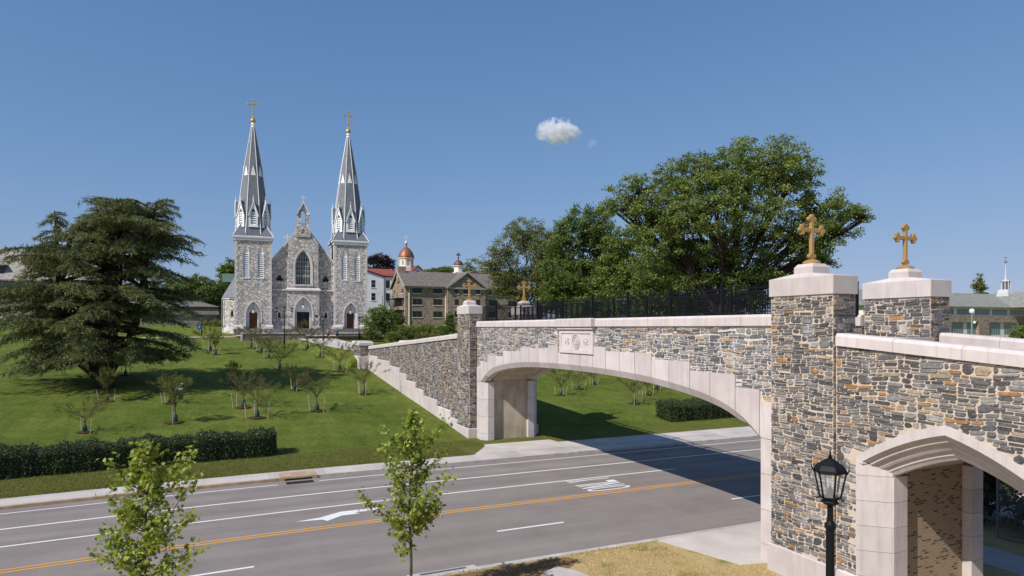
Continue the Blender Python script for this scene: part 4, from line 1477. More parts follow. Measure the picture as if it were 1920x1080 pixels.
def small_things():
    # sign on the far lamp
    r = thing('round_sign', 'round blue sign with a white mark beside the lamp left of church', 'sign', (-1.75, 119.6, T(-1.7, 119.6)))
    x, y, z = r.location
    mb = MB()
    mb.tube([(x, y, z), (x, y, z + 1.6)], .035, 6)
    mb.build('post', 'dark_iron', r)
    mb = MB()
    n = 20
    mb.loft([[(x + .38 * math.cos(2 * math.pi * k / n), y + d, z + 1.4 + .5 * math.sin(2 * math.pi * k / n)) for k in range(n)] for d in (-.06, -.03)])
    p = mb.build('panel', 'sign_blue', r)
    mb = MB()
    mb.box(x - .1, x + .1, y - .075, y - .062, z + 1.3, z + 1.5)
    mb.build('mark', 'sign_white', p)
    # white board on the lawn
    zb = T(-2.6, 67.75)
    r = thing('notice_board', 'small white board tilted on a stake in the lawn', 'sign', (-2.6, 67.75, zb))
    mb = MB()
    mb.tube([(-2.6, 67.8, zb), (-2.6, 67.85, zb + 0.7)], .03, 5)
    mb.build('stake', 'stake_wood', r)
    mb = MB()
    u, w = (math.cos(R(YAW)), -math.sin(R(YAW))), 0.0
    pts = [(-.42, .25), (.30, .40), (.42, 1.05), (-.28, 1.12)]
    mb.prism(pts, lambda p: (-2.6 + u[0] * p[0], 67.72 + u[1] * p[0] + p[1] * .25, zb + p[1] * .85), lambda p: (-2.6 + u[0] * p[0] - .02, 67.68 + u[1] * p[0] + p[1] * .25, zb + p[1] * .85))
    mb.build('board', 'sign_white', r)
    # storm drains
    def grate(x0, x1, y0, y1, lab, hood=False):
        r = thing('storm_drain', lab, 'drain', ((x0 + x1) / 2, (y0 + y1) / 2, 0))
        mb = MB()
        for a, b, c, d in ((x0, x1, y0, y0 + .05), (x0, x1, y1 - .05, y1), (x0, x0 + .05, y0 + .05, y1 - .05), (x1 - .05, x1, y0 + .05, y1 - .05)):
            mb.box(a, b, c, d, -.05, .018)
        n = int((x1 - x0) / .085)
        for k in range(1, n):
            x = x0 + (x1 - x0) * k / n
            mb.box(x - .018, x + .018, y0 + .05, y1 - .05, -.05, .012)
        mb.build('grate', 'galvanised' if not hood else 'grate_iron', r)
        mb = MB()
        mb.add([(x0, y0, .005), (x1, y0, .005), (x1, y1, .005), (x0, y1, .005)], [(0, 1, 2, 3)])
        mb.build('pit', 'door_black', r)
        if hood:
            mb = MB()
            mb.bbox(x0 - .25, x1 + .3, y1 + .52, y1 + 1.65, 0.05, .19, .02)
            mb.box(x0 - .25, x1 + .3, y1 + .38, y1 + .519, .1, .19)
            mb.box(x0 - .25, x0, y1 + .38, y1 + .519, -.02, .1)
            mb.box(x1, x1 + .3, y1 + .38, y1 + .519, -.02, .1)
            mb.build('inlet_hood', 'kerb_tan', r)
            mb = MB()
            mb.box(x0, x1, y1 + .375, y1 + .376 + .1, -.01, .1)
            mb.build('inlet_mouth', 'door_black', r)
    o = float(bend(4.4))
    grate(3.6, 5.0, 36.55 + o, 37.1 + o, 'iron storm drain with curb inlet on the lawn side of road', True)
    o = float(bend(7.2))
    grate(6.3, 7.95, 20.98 + o, 21.4 + o, 'slotted storm drain at the near kerb beside the soil patch')
    mb = MB()
    mb.tint = (.9, .9, .9)
    mb.add([(5.9, 20.92 + o, .006), (8.3, 20.92 + o, .006), (8.3, 21.5 + o, .003), (5.9, 21.5 + o, .003)], [(0, 1, 2, 3)])
    tag(mb.build('gutter_pad', 'sidewalk_concrete'), kind='structure')
    # chain link site fence beyond the passage
    r = thing('chain_link_fence', 'chain link fence in the shade beyond the footway arch', 'fence', (27.5, 12, 0))
    for y in (3.5, 6.5, 9.5, 12.5, 15.5):
        mb = MB()
        mb.tube([(27.5, y, .1), (27.5, y, 2.5)], .04, 6)
        mb.build('post', 'galvanised', r)
    mb = MB()
    mb.tube([(27.5, 3.5, 2.45), (27.5, 15.5, 2.45)], .035, 6)
    mb.tube([(27.5, 3.5, .25), (27.5, 15.5, .25)], .03, 6)
    mb.build('rail', 'galvanised', r)
    mb = MB()
    for k in range(-24, 120):
        y = 3.5 + k * .1
        a0, a1 = max(3.5, y), min(15.5, y + 2.2)
        if a1 > a0:
            mb.tube([(27.5, a0, .25 + (a0 - y)), (27.5, a1, .25 + (a1 - y))], .005, 3)
            mb.tube([(27.49, a0, 2.45 - (a0 - y)), (27.49, a1, 2.45 - (a1 - y))], .005, 3)
    mb.build('mesh_panel', 'galvanised', r)


small_things()


# ------------------------------------------------------------------ the twin-towered church
def build_church():
    root = thing('church', 'pale grey stone church with twin grey spires topped by gold crosses', 'church', (14.8, 121.5, 0), R(-2))

    def fm(d0):
        return lambda x, d, z: (x, d0 + d, z)

    def part(mb, name, mat, par):
        return mb.build(name, mat, par, world=False)

    def door_set(par, cx, d0, hw, z0, spring, apex, dw, dh, dep, double=False):
        f = lancet(cx, hw, spring, apex)
        mb = MB()
        mb.prism(arch_poly(cx, hw + .02, z0, f), lambda p: (p[0], d0 + dep - .001, p[1]), lambda p: (p[0], d0 + dep + .1, p[1]))
        part(mb, 'tympanum', 'white_stucco', par)
        mb = MB()
        mb.box(cx - dw - .14, cx - dw, d0 + dep - .16, d0 + dep - .004, z0, dh + .14)
        mb.box(cx + dw, cx + dw + .14, d0 + dep - .16, d0 + dep - .004, z0, dh + .14)
        mb.box(cx - dw, cx + dw, d0 + dep - .16, d0 + dep - .004, dh, dh + .14)
        part(mb, 'door_frame', 'white_paint', par)
        mb = MB()
        if double:
            mb.box(cx - dw, cx - .02, d0 + dep - .09, d0 + dep - .006, z0, dh)
            mb.box(cx + .02, cx + dw, d0 + dep - .09, d0 + dep - .006, z0, dh)
        else:
            n = 6
            for k in range(n):
                a, b = cx - dw + 2 * dw * k / n, cx - dw + 2 * dw * (k + 1) / n
                mb.box(a + .012, b - .012, d0 + dep - .09, d0 + dep - .006, z0, dh)
            mb.box(cx - dw, cx + dw, d0 + dep - .03, d0 + dep - .0065, z0, dh)
        part(mb, 'door', 'door_black' if double else 'door_wood', par)
        # hanging lantern
        mb = MB()
        zl = apex - 1.15
        mb.tube([(cx, d0 + .25, apex - .15), (cx, d0 + .25, zl)], .025, 4)
        mb.lathe((cx, d0 + .25, zl), [(.05, 0), (.22, -.12), (.2, -.2)], 6)
        part(mb, 'lantern_hood', 'dark_iron', par)
        mb = MB()
        mb.lathe((cx, d0 + .25, zl - .78), [(.14, 0), (.19, .58)], 6)
        part(mb, 'lantern', 'white_paint', par)
        # dressed arch
        mb = MB()
        arch_band(mb, fm(d0), cx, hw, z0, f, hw + .22, lancet(cx, hw + .22, spring, apex + .28), -.07, .04)
        part(mb, 'arch_trim', 'church_trim', par)

    def tower(cx, white_leaf=False):
        hw, D = 2.93, 5.86
        mb = MB()
        fa = [lancet(cx + s * 1.16, .5, 20.9, 22.25) for s in (-1, 1)]
        fd = lancet(cx, 1.18, 10.5, 12.7)
        ops = [(cx - 1.66, cx - .66, 16.75, fa[0]), (cx + .66, cx + 1.66, 16.75, fa[1]), (cx - 1.18, cx + 1.18, 8.1, fd)]
        wall_open(mb, fm(0), cx - hw, cx + hw, 6.0, lambda x: 23.15, ops, .55)
        mb.add([(cx - hw, 0, 6), (cx - hw, D, 6), (cx - hw, D, 23.15), (cx - hw, 0, 23.15)], [(0, 3, 2, 1)])
        mb.add([(cx + hw, 0, 6), (cx + hw, D, 6), (cx + hw, D, 23.15), (cx + hw, 0, 23.15)], [(0, 1, 2, 3)])
        mb.add([(cx - hw, D, 6), (cx + hw, D, 6), (cx + hw, D, 23.15), (cx - hw, D, 23.15)], [(0, 1, 2, 3)])
        tw = part(mb, 'tower', 'church_stone', root)
        # louvred bell openings, front and outer side
        for s in (-1, 1):
            c = cx + s * 1.16
            mb = MB()
            arch_band(mb, fm(0), c, .40, 16.78, lancet(c, .40, 20.9, 22.0), .5, lancet(c, .5, 20.9, 22.24), .05, .3)
            mb.box(c - .56, c + .56, -.08, .3, 16.60, 16.77)
            n = 13
            for k in range(n):
                z = 16.85 + 4.35 * k / n
                mb.add([(c - .4, .10, z), (c + .4, .10, z), (c + .4, .36, z + .30), (c - .4, .36, z + .30), (c - .4, .10, z + .04), (c + .4, .10, z + .04), (c + .4, .36, z + .34), (c - .4, .36, z + .34)],
                       [(0, 3, 2, 1), (4, 5, 6, 7), (0, 1, 5, 4), (1, 2, 6, 5), (2, 3, 7, 6), (3, 0, 4, 7)])
            mb.prism(arch_poly(c, .4, 20.95, lancet(c, .4, 20.95, 22.0), 8), lambda p: (p[0], .2, p[1]), lambda p: (p[0], .26, p[1]))
            part(mb, 'louvre_window', 'white_paint', tw)
            mb = MB()
            mb.prism(arch_poly(c, .49, 16.78, lancet(c, .49, 20.9, 22.2), 8), lambda p: (p[0], .5, p[1]), lambda p: (p[0], .54, p[1]))
            part(mb, 'louvre_back', 'door_black', tw)
        door_set(tw, cx, 0, 1.18, 8.1, 10.5, 12.7, .66, 10.9, .7)
        if white_leaf:
            mb = MB()
            mb.box(cx + .80, cx + 1.12, .18, .25, 8.15, 10.9)
            part(mb, 'open_leaf', 'white_paint', tw)
        # plinth in two stages either side of the door
        mb = MB()
        for a, b in ((cx - hw - .22, cx - 1.42), (cx + 1.42, cx + hw + .22)):
            mb.loft([[(a, -.24, z) if q == 0 else (b, -.24, z) if q == 1 else (b, .01, z) if q == 2 else (a, .01, z) for q in range(4)] for z in (6.0, 8.1)])
            mb.loft([[(a, -.24 + o, z), (b, -.24 + o, z), (b, .02, z), (a, .02, z)] for o, z in ((0.0, 8.101), (0.02, 8.45), (.2, 8.75))])
        mb.box(cx - hw - .22, cx - hw - .001, .021, D, 6.0, 8.4)
        mb.box(cx + hw + .001, cx + hw + .22, .021, D, 6.0, 8.4)
        part(mb, 'plinth', 'church_trim', tw)
        # quoin strips at the corners
        mb = MB()
        for s in (-1, 1):
            for k in range(26):
                z = 8.8 + k * .55
                w = .5 if k % 2 else .3
                x0, x1 = sorted((cx + s * (hw + .03), cx + s * (hw - w)))
                mb.box(x0, x1, -.035, .3, z + .02, z + .53)
        part(mb, 'quoins', 'church_trim', tw)
        # cornice with dentils
        mb = MB()
        o = .12
        mb.box(cx - hw - o, cx + hw + o, -o, D + o, 23.16, 23.42)
        mb.loft([[(cx - a, D / 2 - a, z), (cx + a, D / 2 - a, z), (cx + a, D / 2 + a, z), (cx - a, D / 2 + a, z)] for a, z in ((hw + .15, 23.421), (hw + .36, 23.62), (hw + .40, 23.84), (hw + .25, 23.92))])
        for k in range(16):
            x = cx - hw - .05 + (2 * hw) * k / 15.0
            mb.box(x, x + .16, -.24, -.121, 23.18, 23.40)
        part(mb, 'cornice', 'white_paint', tw)
        return tw

    def spire(cx):
        cy = 2.93
        sp_r = lambda z: float(np.interp(z, [23.9, 26.0, 29.8, 36.4, 43.4], [2.98, 2.70, 2.26, 1.42, .30]))

        def ring(z, r=None):
            a = sp_r(z) if r is None else r
            Rr = a / math.cos(math.pi / 8)
            return [(cx + Rr * math.cos(math.pi / 8 + math.pi / 4 * k), cy + Rr * math.sin(math.pi / 8 + math.pi / 4 * k), z) for k in range(8)]
        mb = MB()
        mb.loft([ring(z) for z in (23.93, 26.0, 29.8, 33.5, 36.4, 40, 43.4)])
        # corner broaches
        for sx in (-1, 1):
            for sy in (-1, 1):
                q = 3.22
                a = sp_r(26.0) * math.cos(math.pi / 4)
                mb.add([(cx + sx * q, cy + sy * q, 23.93), (cx + sx * q, cy + sy * .9, 23.93), (cx + sx * .9, cy + sy * q, 23.93), (cx + sx * a, cy + sy * a, 26.3)],
                       [(0, 1, 3), (2, 0, 3), (1, 2, 3), (0, 2, 1)])
        sp = part(mb, 'spire', 'spire_lead', root)
        mb = MB()
        for k in range(8):
            mb.tube([ring(z)[k] for z in (23.95, 26.0, 29.8, 36.4, 43.4)], [.085, .08, .075, .06, .05], 5)
        for sx in (-1, 1):
            for sy in (-1, 1):
                a = sp_r(26.0) * math.cos(math.pi / 4)
                mb.tube([(cx + sx * 3.22, cy + sy * 3.22, 23.95), (cx + sx * a, cy + sy * a, 26.3)], .07, 5)
        part(mb, 'rib', 'white_paint', sp)
        for k in range(8):
            th = math.pi / 4 * k
            e, t = (math.cos(th), math.sin(th)), (-math.sin(th), math.cos(th))

            def L(u, o, z):
                return (cx + e[0] * o + t[0] * u, cy + e[1] * o + t[1] * u, z)
            rb = sp_r(25.7)
            fo = rb + .12
            hw = .74
            mb = MB()
            f = lancet(0, .40, 27.7, 28.75)
            top = lambda u: 27.55 + (29.9 - 27.55) * (1 - abs(u) / hw)
            wall_open(mb, lambda x, d, z: L(x, fo - d, z), -hw, hw, 25.65, top, [(-.40, .40, 25.95, f)], .3)
            for s in (-1, 1):
                mb.add([L(s * hw, fo, 25.65), L(s * hw, fo, 27.55), L(s * hw, fo - .75, 27.55), L(s * hw, fo - .3, 25.65)], [(0, 1, 2, 3)])
            for q in range(6):
                z = 26.0 + q * .38
                mb.add([L(-.4, fo - .06, z), L(.4, fo - .06, z), L(.4, fo - .26, z + .26), L(-.4, fo - .26, z + .26)], [(0, 1, 2, 3)])
                mb.add([L(-.4, fo - .06, z), L(.4, fo - .06, z), L(.4, fo - .06, z - .06), L(-.4, fo - .06, z - .06)], [(0, 1, 2, 3)])
            mb.prism([(-hw - .08, 25.5), (hw + .08, 25.5), (hw + .08, 25.66), (-hw - .08, 25.66)], lambda p: L(p[0], fo - .2, p[1]), lambda p: L(p[0], fo + .1, p[1]))
            # raking trim
            for s in (-1, 1):
                mb.prism([(s * (hw + .17), 27.35), (s * (hw + .02), 27.35), (0, 29.75), (0, 30.15)], lambda p: L(p[0], fo - .01, p[1]), lambda p: L(p[0], fo + .13, p[1]))
            mb.lathe(L(0, fo - .05, 29.95), [(.11, 0), (.09, .25), (.15, .3), (.05, .45), (.04, .95), (.01, 1.15)], 6)
            part(mb, 'lucarne', 'white_paint', sp)
            mb = MB()
            for s in (-1, 1):
                a, b = L(s * (hw + .15), fo + .1, 27.4), L(0, fo + .1, 30.12)
                c2, d2 = L(0, sp_r(30.1) - .2, 30.12), L(s * (hw + .15), sp_r(27.4) - .25, 27.4)
                mb.add([a, b, c2, d2, (a[0], a[1], a[2] - .07), (b[0], b[1], b[2] - .07), (c2[0], c2[1], c2[2] - .07), (d2[0], d2[1], d2[2] - .07)],
                       [(0, 1, 2, 3), (7, 6, 5, 4), (0, 4, 5, 1), (1, 5, 6, 2), (2, 6, 7, 3), (3, 7, 4, 0)])
            part(mb, 'lucarne_roof', 'spire_lead', sp)
            mb = MB()
            r1 = sp_r(34.7)
            mb.add([L(-.42, r1 + .04, 34.65), L(.42, r1 + .04, 34.65), L(0, sp_r(36.4) + .16, 36.45), L(0, sp_r(36.4) - .1, 36.45), L(-.42, r1 - .2, 34.65), L(.42, r1 - .2, 34.65)],
                   [(0, 1, 2), (0, 2, 3, 4), (1, 5, 3, 2), (0, 4, 5, 1)])
            part(mb, 'spirelet_gable', 'white_paint', sp)
        mb = MB()
        mb.lathe((cx, cy, 43.3), [(.33, 0), (.42, .1), (.3, .25), (.36, .45), (.44, .5), (.3, .62), (.26, .9)], 10)
        part(mb, 'collar', 'white_paint', sp)
        mb = MB()
        mb.lathe((cx, cy, 44.1), [(.2, 0), (.36, .15), (.46, .4), (.40, .65), (.24, .85), (.14, 1.0), (.12, 1.3), (.07, 1.35), (.06, 1.6)], 12)
        part(mb, 'gilt_ball', 'gold', sp)
        mb = MB()
        # cross faces the front
        m2 = MB()
        cross_mesh(m2, (0, 0, 0), 2.7, .085, 1.0)
        mb.add([(cx + y, cy + x, 45.6 + z) for x, y, z in m2.v], m2.f)
        part(mb, 'cross', 'gold', sp)

    for cx, wl in ((-8.2, False), (8.2, True)):
        tower(cx, wl)
        spire(cx)

    # nave front
    gz = lambda x: 26.45 - 1.27 * abs(x)
    mb = MB()
    fw = lancet(0, 1.42, 19.2, 22.0)
    wall_open(mb, fm(.9), -5.3, 5.3, 6.0, gz, [], .4)
    nf = part(mb, 'nave_front', 'church_stone', root)
    mb = MB()
    wall_open(mb, fm(.05), -2.55, 2.55, 14.9, lambda x: min(gz(x) + .02, 26), [(-1.42, 1.42, 15.85, fw)], .7)
    for s in (-1, 1):
        mb.add([(s * 2.55, .05, 14.9), (s * 2.55, .92, 14.9), (s * 2.55, .92, gz(2.55)), (s * 2.55, .05, gz(2.55))], [(0, 1, 2, 3)])
    fp = lancet(0, 1.5, 10.9, 13.6)
    wall_open(mb, fm(-.2), -2.7, 2.7, 6.0, lambda x: 14.9, [(-1.5, 1.5, 8.1, fp)], .9)
    for s in (-1, 1):
        mb.add([(s * 2.7, -.2, 6), (s * 2.7, .92, 6), (s * 2.7, .92, 14.9), (s * 2.7, -.2, 14.9)], [(0, 1, 2, 3)])
    cb = part(mb, 'centre_bay', 'church_stone', root)
    door_set(cb, 0, -.2, 1.5, 8.1, 10.9, 13.6, 1.08, 11.05, .9, True)
    mb = MB()
    mb.box(-2.95, 2.95, -.42, .3, 14.72, 14.98)
    mb.loft([[(-2.95, -.42, 14.981), (2.95, -.42, 14.981), (2.95, .3, 14.981), (-2.95, .3, 14.981)], [(-2.75, .0, 15.2), (2.75, .0, 15.2), (2.75, .3, 15.2), (-2.75, .3, 15.2)]])
    for s in (-1, 1):
        x0, x1 = sorted((s * 2.96, s * 5.28))
        mb.box(x0, x1, .62, .95, 14.78, 15.02)
    mb.box(-2.9, -1.75, -.45, -.19, 6.0, 8.5)
    mb.box(1.75, 2.9, -.45, -.19, 6.0, 8.5)
    for s in (-1, 1):
        x0, x1 = sorted((s * 2.91, s * 5.05))
        mb.box(x0, x1, .62, .93, 6.0, 8.6)
    part(mb, 'string_course', 'church_trim', cb)
    # great window
    mb = MB()
    arch_band(mb, fm(.05), 0, 1.22, 15.9, lancet(0, 1.22, 19.2, 21.72), 1.42, fw, .1, .35)
    arch_band(mb, fm(.05), 0, 1.42, 15.8, fw, 1.62, lancet(0, 1.62, 19.2, 22.32), -.07, .06)
    mb.box(-1.65, 1.65, -.12, .4, 15.62, 15.85)
    gw = part(mb, 'great_window', 'church_trim', cb)
    mb = MB()
    mb.prism(arch_poly(0, 1.3, 15.86, lancet(0, 1.3, 19.2, 21.8)), lambda p: (p[0], .55, p[1]), lambda p: (p[0], .6, p[1]))
    part(mb, 'pane', 'church_glass', gw)
    mb = MB()
    fg = lancet(0, 1.24, 19.2, 21.75)
    for k in range(-2, 3):
        x = k * .41
        mb.box(x - .022, x + .022, .5, .545, 15.9, fg(x))
    for z in (17.5, 18.3, 19.1, 19.9, 20.7):
        w = 1.22 if z < 19.2 else math.sqrt(max(0, 1.22 ** 2 * (1 - ((z - 19.2) / 2.55) ** 1.5)))
        mb.box(-w, w, .502, .543, z - .025, z + .025)
    for k in range(-3, 3):
        c = (k + .5) * .41
        arch_band(mb, fm(.5), c, .165, 16.9, lancet(c, .165, 17.1, 17.42), .205, lancet(c, .205, 17.1, 17.5), 0.003, .04, 6, legs=False)
    part(mb, 'leading', 'church_trim', gw)
    # trefoils and small lancets
    for s in (-1, 1):
        mb = MB()
        x = s * 3.9
        n = 14
        for dx, dz in ((0, .28), (-.26, -.12), (.26, -.12)):
            mb.loft([[(x + dx + .30 * math.cos(2 * math.pi * k / n), d, 16.85 + dz + .30 * math.sin(2 * math.pi * k / n)) for k in range(n)] for d in (.9, .872 - abs(dx) * .004)])
        part(mb, 'trefoil', 'door_black', nf)
        mb = MB()
        c = s * 3.95
        mb.prism(arch_poly(c, .24, 10.0, lancet(c, .24, 10.55, 11.0), 6), lambda p: (p[0], .868, p[1]), lambda p: (p[0], .9, p[1]))
        part(mb, 'lancet_window', 'door_black', nf)
        mb = MB()
        arch_band(mb, fm(.9), c, .24, 10.0, lancet(c, .24, 10.55, 11.0), .42, lancet(c, .42, 10.55, 11.25), -.05, 0.01, 8)
        part(mb, 'lancet_trim', 'church_trim', nf)
        # raking coping with little corbels
        mb = MB()
        z0, z1 = gz(5.3), gz(1.1)
        mb.loft([[(s * x2, d, z + h) for d, h in ((.55, .05), (.55, .42), (1.5, .42), (1.5, .05))] for x2, z in ((5.3, z0), (1.05, gz(1.05)))])
        part(mb, 'raking_coping', 'church_trim', nf)
        mb = MB()
        for k in range(9):
            x2 = 5.0 - k * .27
            mb.box(s * x2 - .07, s * x2 + .07, .66, .9, gz(x2) - .35, gz(x2) + .02)
        part(mb, 'corbels', 'church_trim', nf)
    mb = MB()
    mb.box(1.95, 2.45, -.23, -.2, 10.1, 10.5)
    part(mb, 'plaque', 'bronze_plate', cb)
    # bellcote
    mb = MB()
    fq = lancet(0, .36, 25.1, 25.65)
    wall_open(mb, fm(-.1), -1.2, 1.2, 24.2, lambda x: 26.1, [(-.36, .36, 24.75, fq)], .4)
    mb.box(-1.2, 1.2, .35, 1.1, 24.2, 26.1)
    for s in (-1, 1):
        mb.add([(s * 1.2, -.1, 24.2), (s * 1.2, .36, 24.2), (s * 1.2, .36, 26.1), (s * 1.2, -.1, 26.1)], [(0, 1, 2, 3)])
        mb.loft([[(s * a, -.1, 26.1), (s * b, -.1, 26.1), (s * b, 1.1, 26.1), (s * a, 1.1, 26.1)] if z < 26.2 else [(s * a, .1, z), (s * b, .1, z), (s * b, .9, z), (s * a, .9, z)] for a, b, z in ((1.2, .4, 26.1), (.92, .43, 26.6), (.92, .43, 28.5))])
    bc = part(mb, 'bellcote', 'church_stone', root)
    mb = MB()
    fo = lancet(0, .43, 28.1, 29.0)
    wall_open(mb, fm(.05), -.95, .95, 26.55, lambda x: 28.5 + 1.7 * (1 - abs(x) / .95), [(-.43, .43, 26.6, fo)], .9)
    for s in (-1, 1):
        mb.prism([(s * 1.07, 28.2), (s * .95, 28.2), (0, 30.0), (0, 30.1)], lambda p: (p[0], -.05, p[1]), lambda p: (p[0], 1.05, p[1]))
    part(mb, 'bellcote_gable', 'church_stone', bc)
    mb = MB()
    for s in (-1, 1):
        mb.prism([(s * 1.2, 28.12), (s * 1.08, 28.12), (0, 30.12), (0, 30.36)], lambda p: (p[0], -.16, p[1]), lambda p: (p[0], 1.16, p[1]))
    part(mb, 'gable_coping', 'white_paint', bc)
    mb = MB()
    m2 = MB()
    cross_mesh(m2, (0, 0, 0), 1.35, .07, .42)
    mb.add([(y, .5 + x, 30.3 + z) for x, y, z in m2.v], m2.f)
    part(mb, 'cross', 'church_trim', bc)
    # nave, roof, crossing and the cross on its ridge
    mb = MB()
    mb.box(-5.2, 5.2, 1.35, 44, 6, 19.5)
    for s in (-1, 1):
        x0, x1 = sorted((s * 5.21, s * 10.5))
        mb.box(x0, x1, 6.0, 40, 6, 13.0)
    part(mb, 'nave', 'church_stone', root)
    mb = MB()
    mb.loft([[(-5.7, d, 19.2), (0, d, 26.4), (5.7, d, 19.2)] for d in (1.31, 44)])
    mb.loft([[(-11.2, d, 13.2), (-5.3, d, 17.9), (-5.3, d, 13.2)] for d in (6.0, 40)])
    mb.loft([[(11.2, d, 13.2), (5.3, d, 17.9), (5.3, d, 13.2)] for d in (6.0, 40)])
    rf = part(mb, 'roof', 'slate_dark', root)
    mb = MB()
    m2 = MB()
    cross_mesh(m2, (0, 0, 0), 2.6, .13, .85)
    mb.add([(y, 40 + x, 27.4 + z) for x, y, z in m2.v], m2.f)
    mb.box(-.25, .25, 39.75, 40.25, 25.8, 27.5)
    part(mb, 'cross', 'cream_paint', rf)
    # polygonal chapel on the left
    outline = [(-11.1, 3.6), (-12.1, 4.1), (-13.1, 6.0), (-13.2, 15), (-11.1, 15)]
    mb = MB()
    mb.prism(outline, lambda p: (p[0], p[1], 6.0), lambda p: (p[0], p[1], 13.3))
    cp = part(mb, 'chapel', 'church_stone', root)
    mb = MB()
    cxx, cyy = -12.0, 8
    mb.prism([((x - cxx) * 1.12 + cxx, (y - cyy) * 1.06 + cyy) for x, y in outline], lambda p: (p[0], p[1], 13.301), lambda p: (p[0], p[1], 13.55))
    mb.prism([((x - cxx) * 1.12 + cxx, (y - cyy) * 1.06 + cyy) for x, y in outline], lambda p: (p[0], p[1], 6), lambda p: (p[0], p[1], 8.4))
    part(mb, 'chapel_trim', 'church_trim', cp)
    mb = MB()
    o2 = [((x - cxx) * 1.18 + cxx, (y - cyy) * 1.1 + cyy) for x, y in outline]
    ap0, ap1 = (-10.9, 7.0, 17.9), (-10.9, 15, 17.9)
    b = [(x, y, 13.551) for x, y in o2]
    mb.add(b + [ap0, ap1], [(0, 1, 5), (1, 2, 5), (2, 3, 6, 5), (3, 4, 6), (0, 5, 6, 4)])
    part(mb, 'chapel_roof', 'spire_lead', cp)
    mb = MB()
    mb.box(-13.3, -9.5, 9.5, 9.9, 16.6, 18.1)
    part(mb, 'ridge_band', 'copper_green', cp)
    mb = MB()
    mb.prism(arch_poly(0, .24, 10.2, lancet(0, .24, 10.9, 11.3), 6), lambda p: (-11.6 + p[0] * .9, 3.82 + p[0] * -.45, p[1]), lambda p: (-11.6 + p[0] * .9, 3.88 + p[0] * -.45, p[1]))
    part(mb, 'lancet_window', 'door_black', cp)
    mb = MB()
    mb.tube([(-13.25, 5.4, 6.3), (-13.25, 5.4, 13.4)], .08, 6)
    part(mb, 'downpipe', 'galvanised', cp)

    # entrance steps, terrace and low walls
    s = thing('church_steps', 'grey stone steps and landing across the church front', 'steps', (14.8, 121.5, 0), R(-2))
    mb = MB()
    mb.box(-11.3, 11.2, -2.6, -.26, 6.0, 8.08)
    for k in range(6):
        mb.box(-6.5 if k else -6.5, 11.2, -2.6 - .34 * (k + 1), -2.601 - .34 * k, 6.0, 8.08 - .165 * (k + 1))
    mb.build('step_flight', 'grey_stone', s, world=False)
    mb = MB()
    for x in (7.1, 7.9):
        mb.tube([(x, -4.6, 7.1), (x, -4.6, 8.0), (x, -2.5, 9.0), (x, -2.5, 8.05)], .03, 5)
    mb.build('handrail', 'black_iron', s, world=False)
    mb = MB()
    mb.bbox(-11.3, -6.52, -4.0, -2.61, 6.0, 7.95, .03)
    mb.build('landing_block', 'grey_stone', s, world=False)
    for a, b, y, lab in ((4.4, 13.6, 108.2, 'low stone retaining wall with pale coping left of the church walk'), (18.5, 25.6, 109.0, 'low stone retaining wall with pale coping right of the church walk')):
        w = thing('terrace_wall', lab, 'wall', ((a + b) / 2, y, 5.5))
        mb = MB()
        mb.box(a, b, y, y + .45, 5.4, 7.28)
        mb.build('wall_face', 'low_wall_stone', w)
        mb = MB()
        n = 5
        for k in range(n):
            mb.bbox(a - .05 + (b - a + .1) * k / n + .006, a - .05 + (b - a + .1) * (k + 1) / n - .006, y - .08, y + .53, 7.285, 7.46, .03)
        mb.build('coping', 'cast_stone', w)
        if a < 10:
            mb = MB()
            mb.bbox(a - .32, a - .06, y - .1, y + .55, 5.2, 7.48, .04)
            mb.build('end_post', 'cast_stone', w)
    mb = MB()
    mb.tint = (.92, .9, .88)
    mb.add([(4.4, 108.66, 6.9), (25.6, 108.66, 6.9), (26.5, 117, 7.02), (3.0, 117, 7.02)], [(0, 1, 2, 3)])
    tag(mb.build('terrace', 'sidewalk_concrete'), kind='structure')
    mb = MB()
    mb.tint = (.85, .83, .82)
    ys = [116.2, 117.6, 119.2]
    xs = list(range(33, 75, 3))
    for xa, xb in zip(xs[:-1], xs[1:]):
        mb.add([(xa, ys[0], T(xa, ys[0]) + .06), (xb, ys[0], T(xb, ys[0]) + .06), (xb, ys[2], T(xb, ys[2]) + .06), (xa, ys[2], T(xa, ys[2]) + .06)], [(0, 1, 2, 3)])
    tag(mb.build('drive', 'sidewalk_concrete'), kind='structure')


build_church()


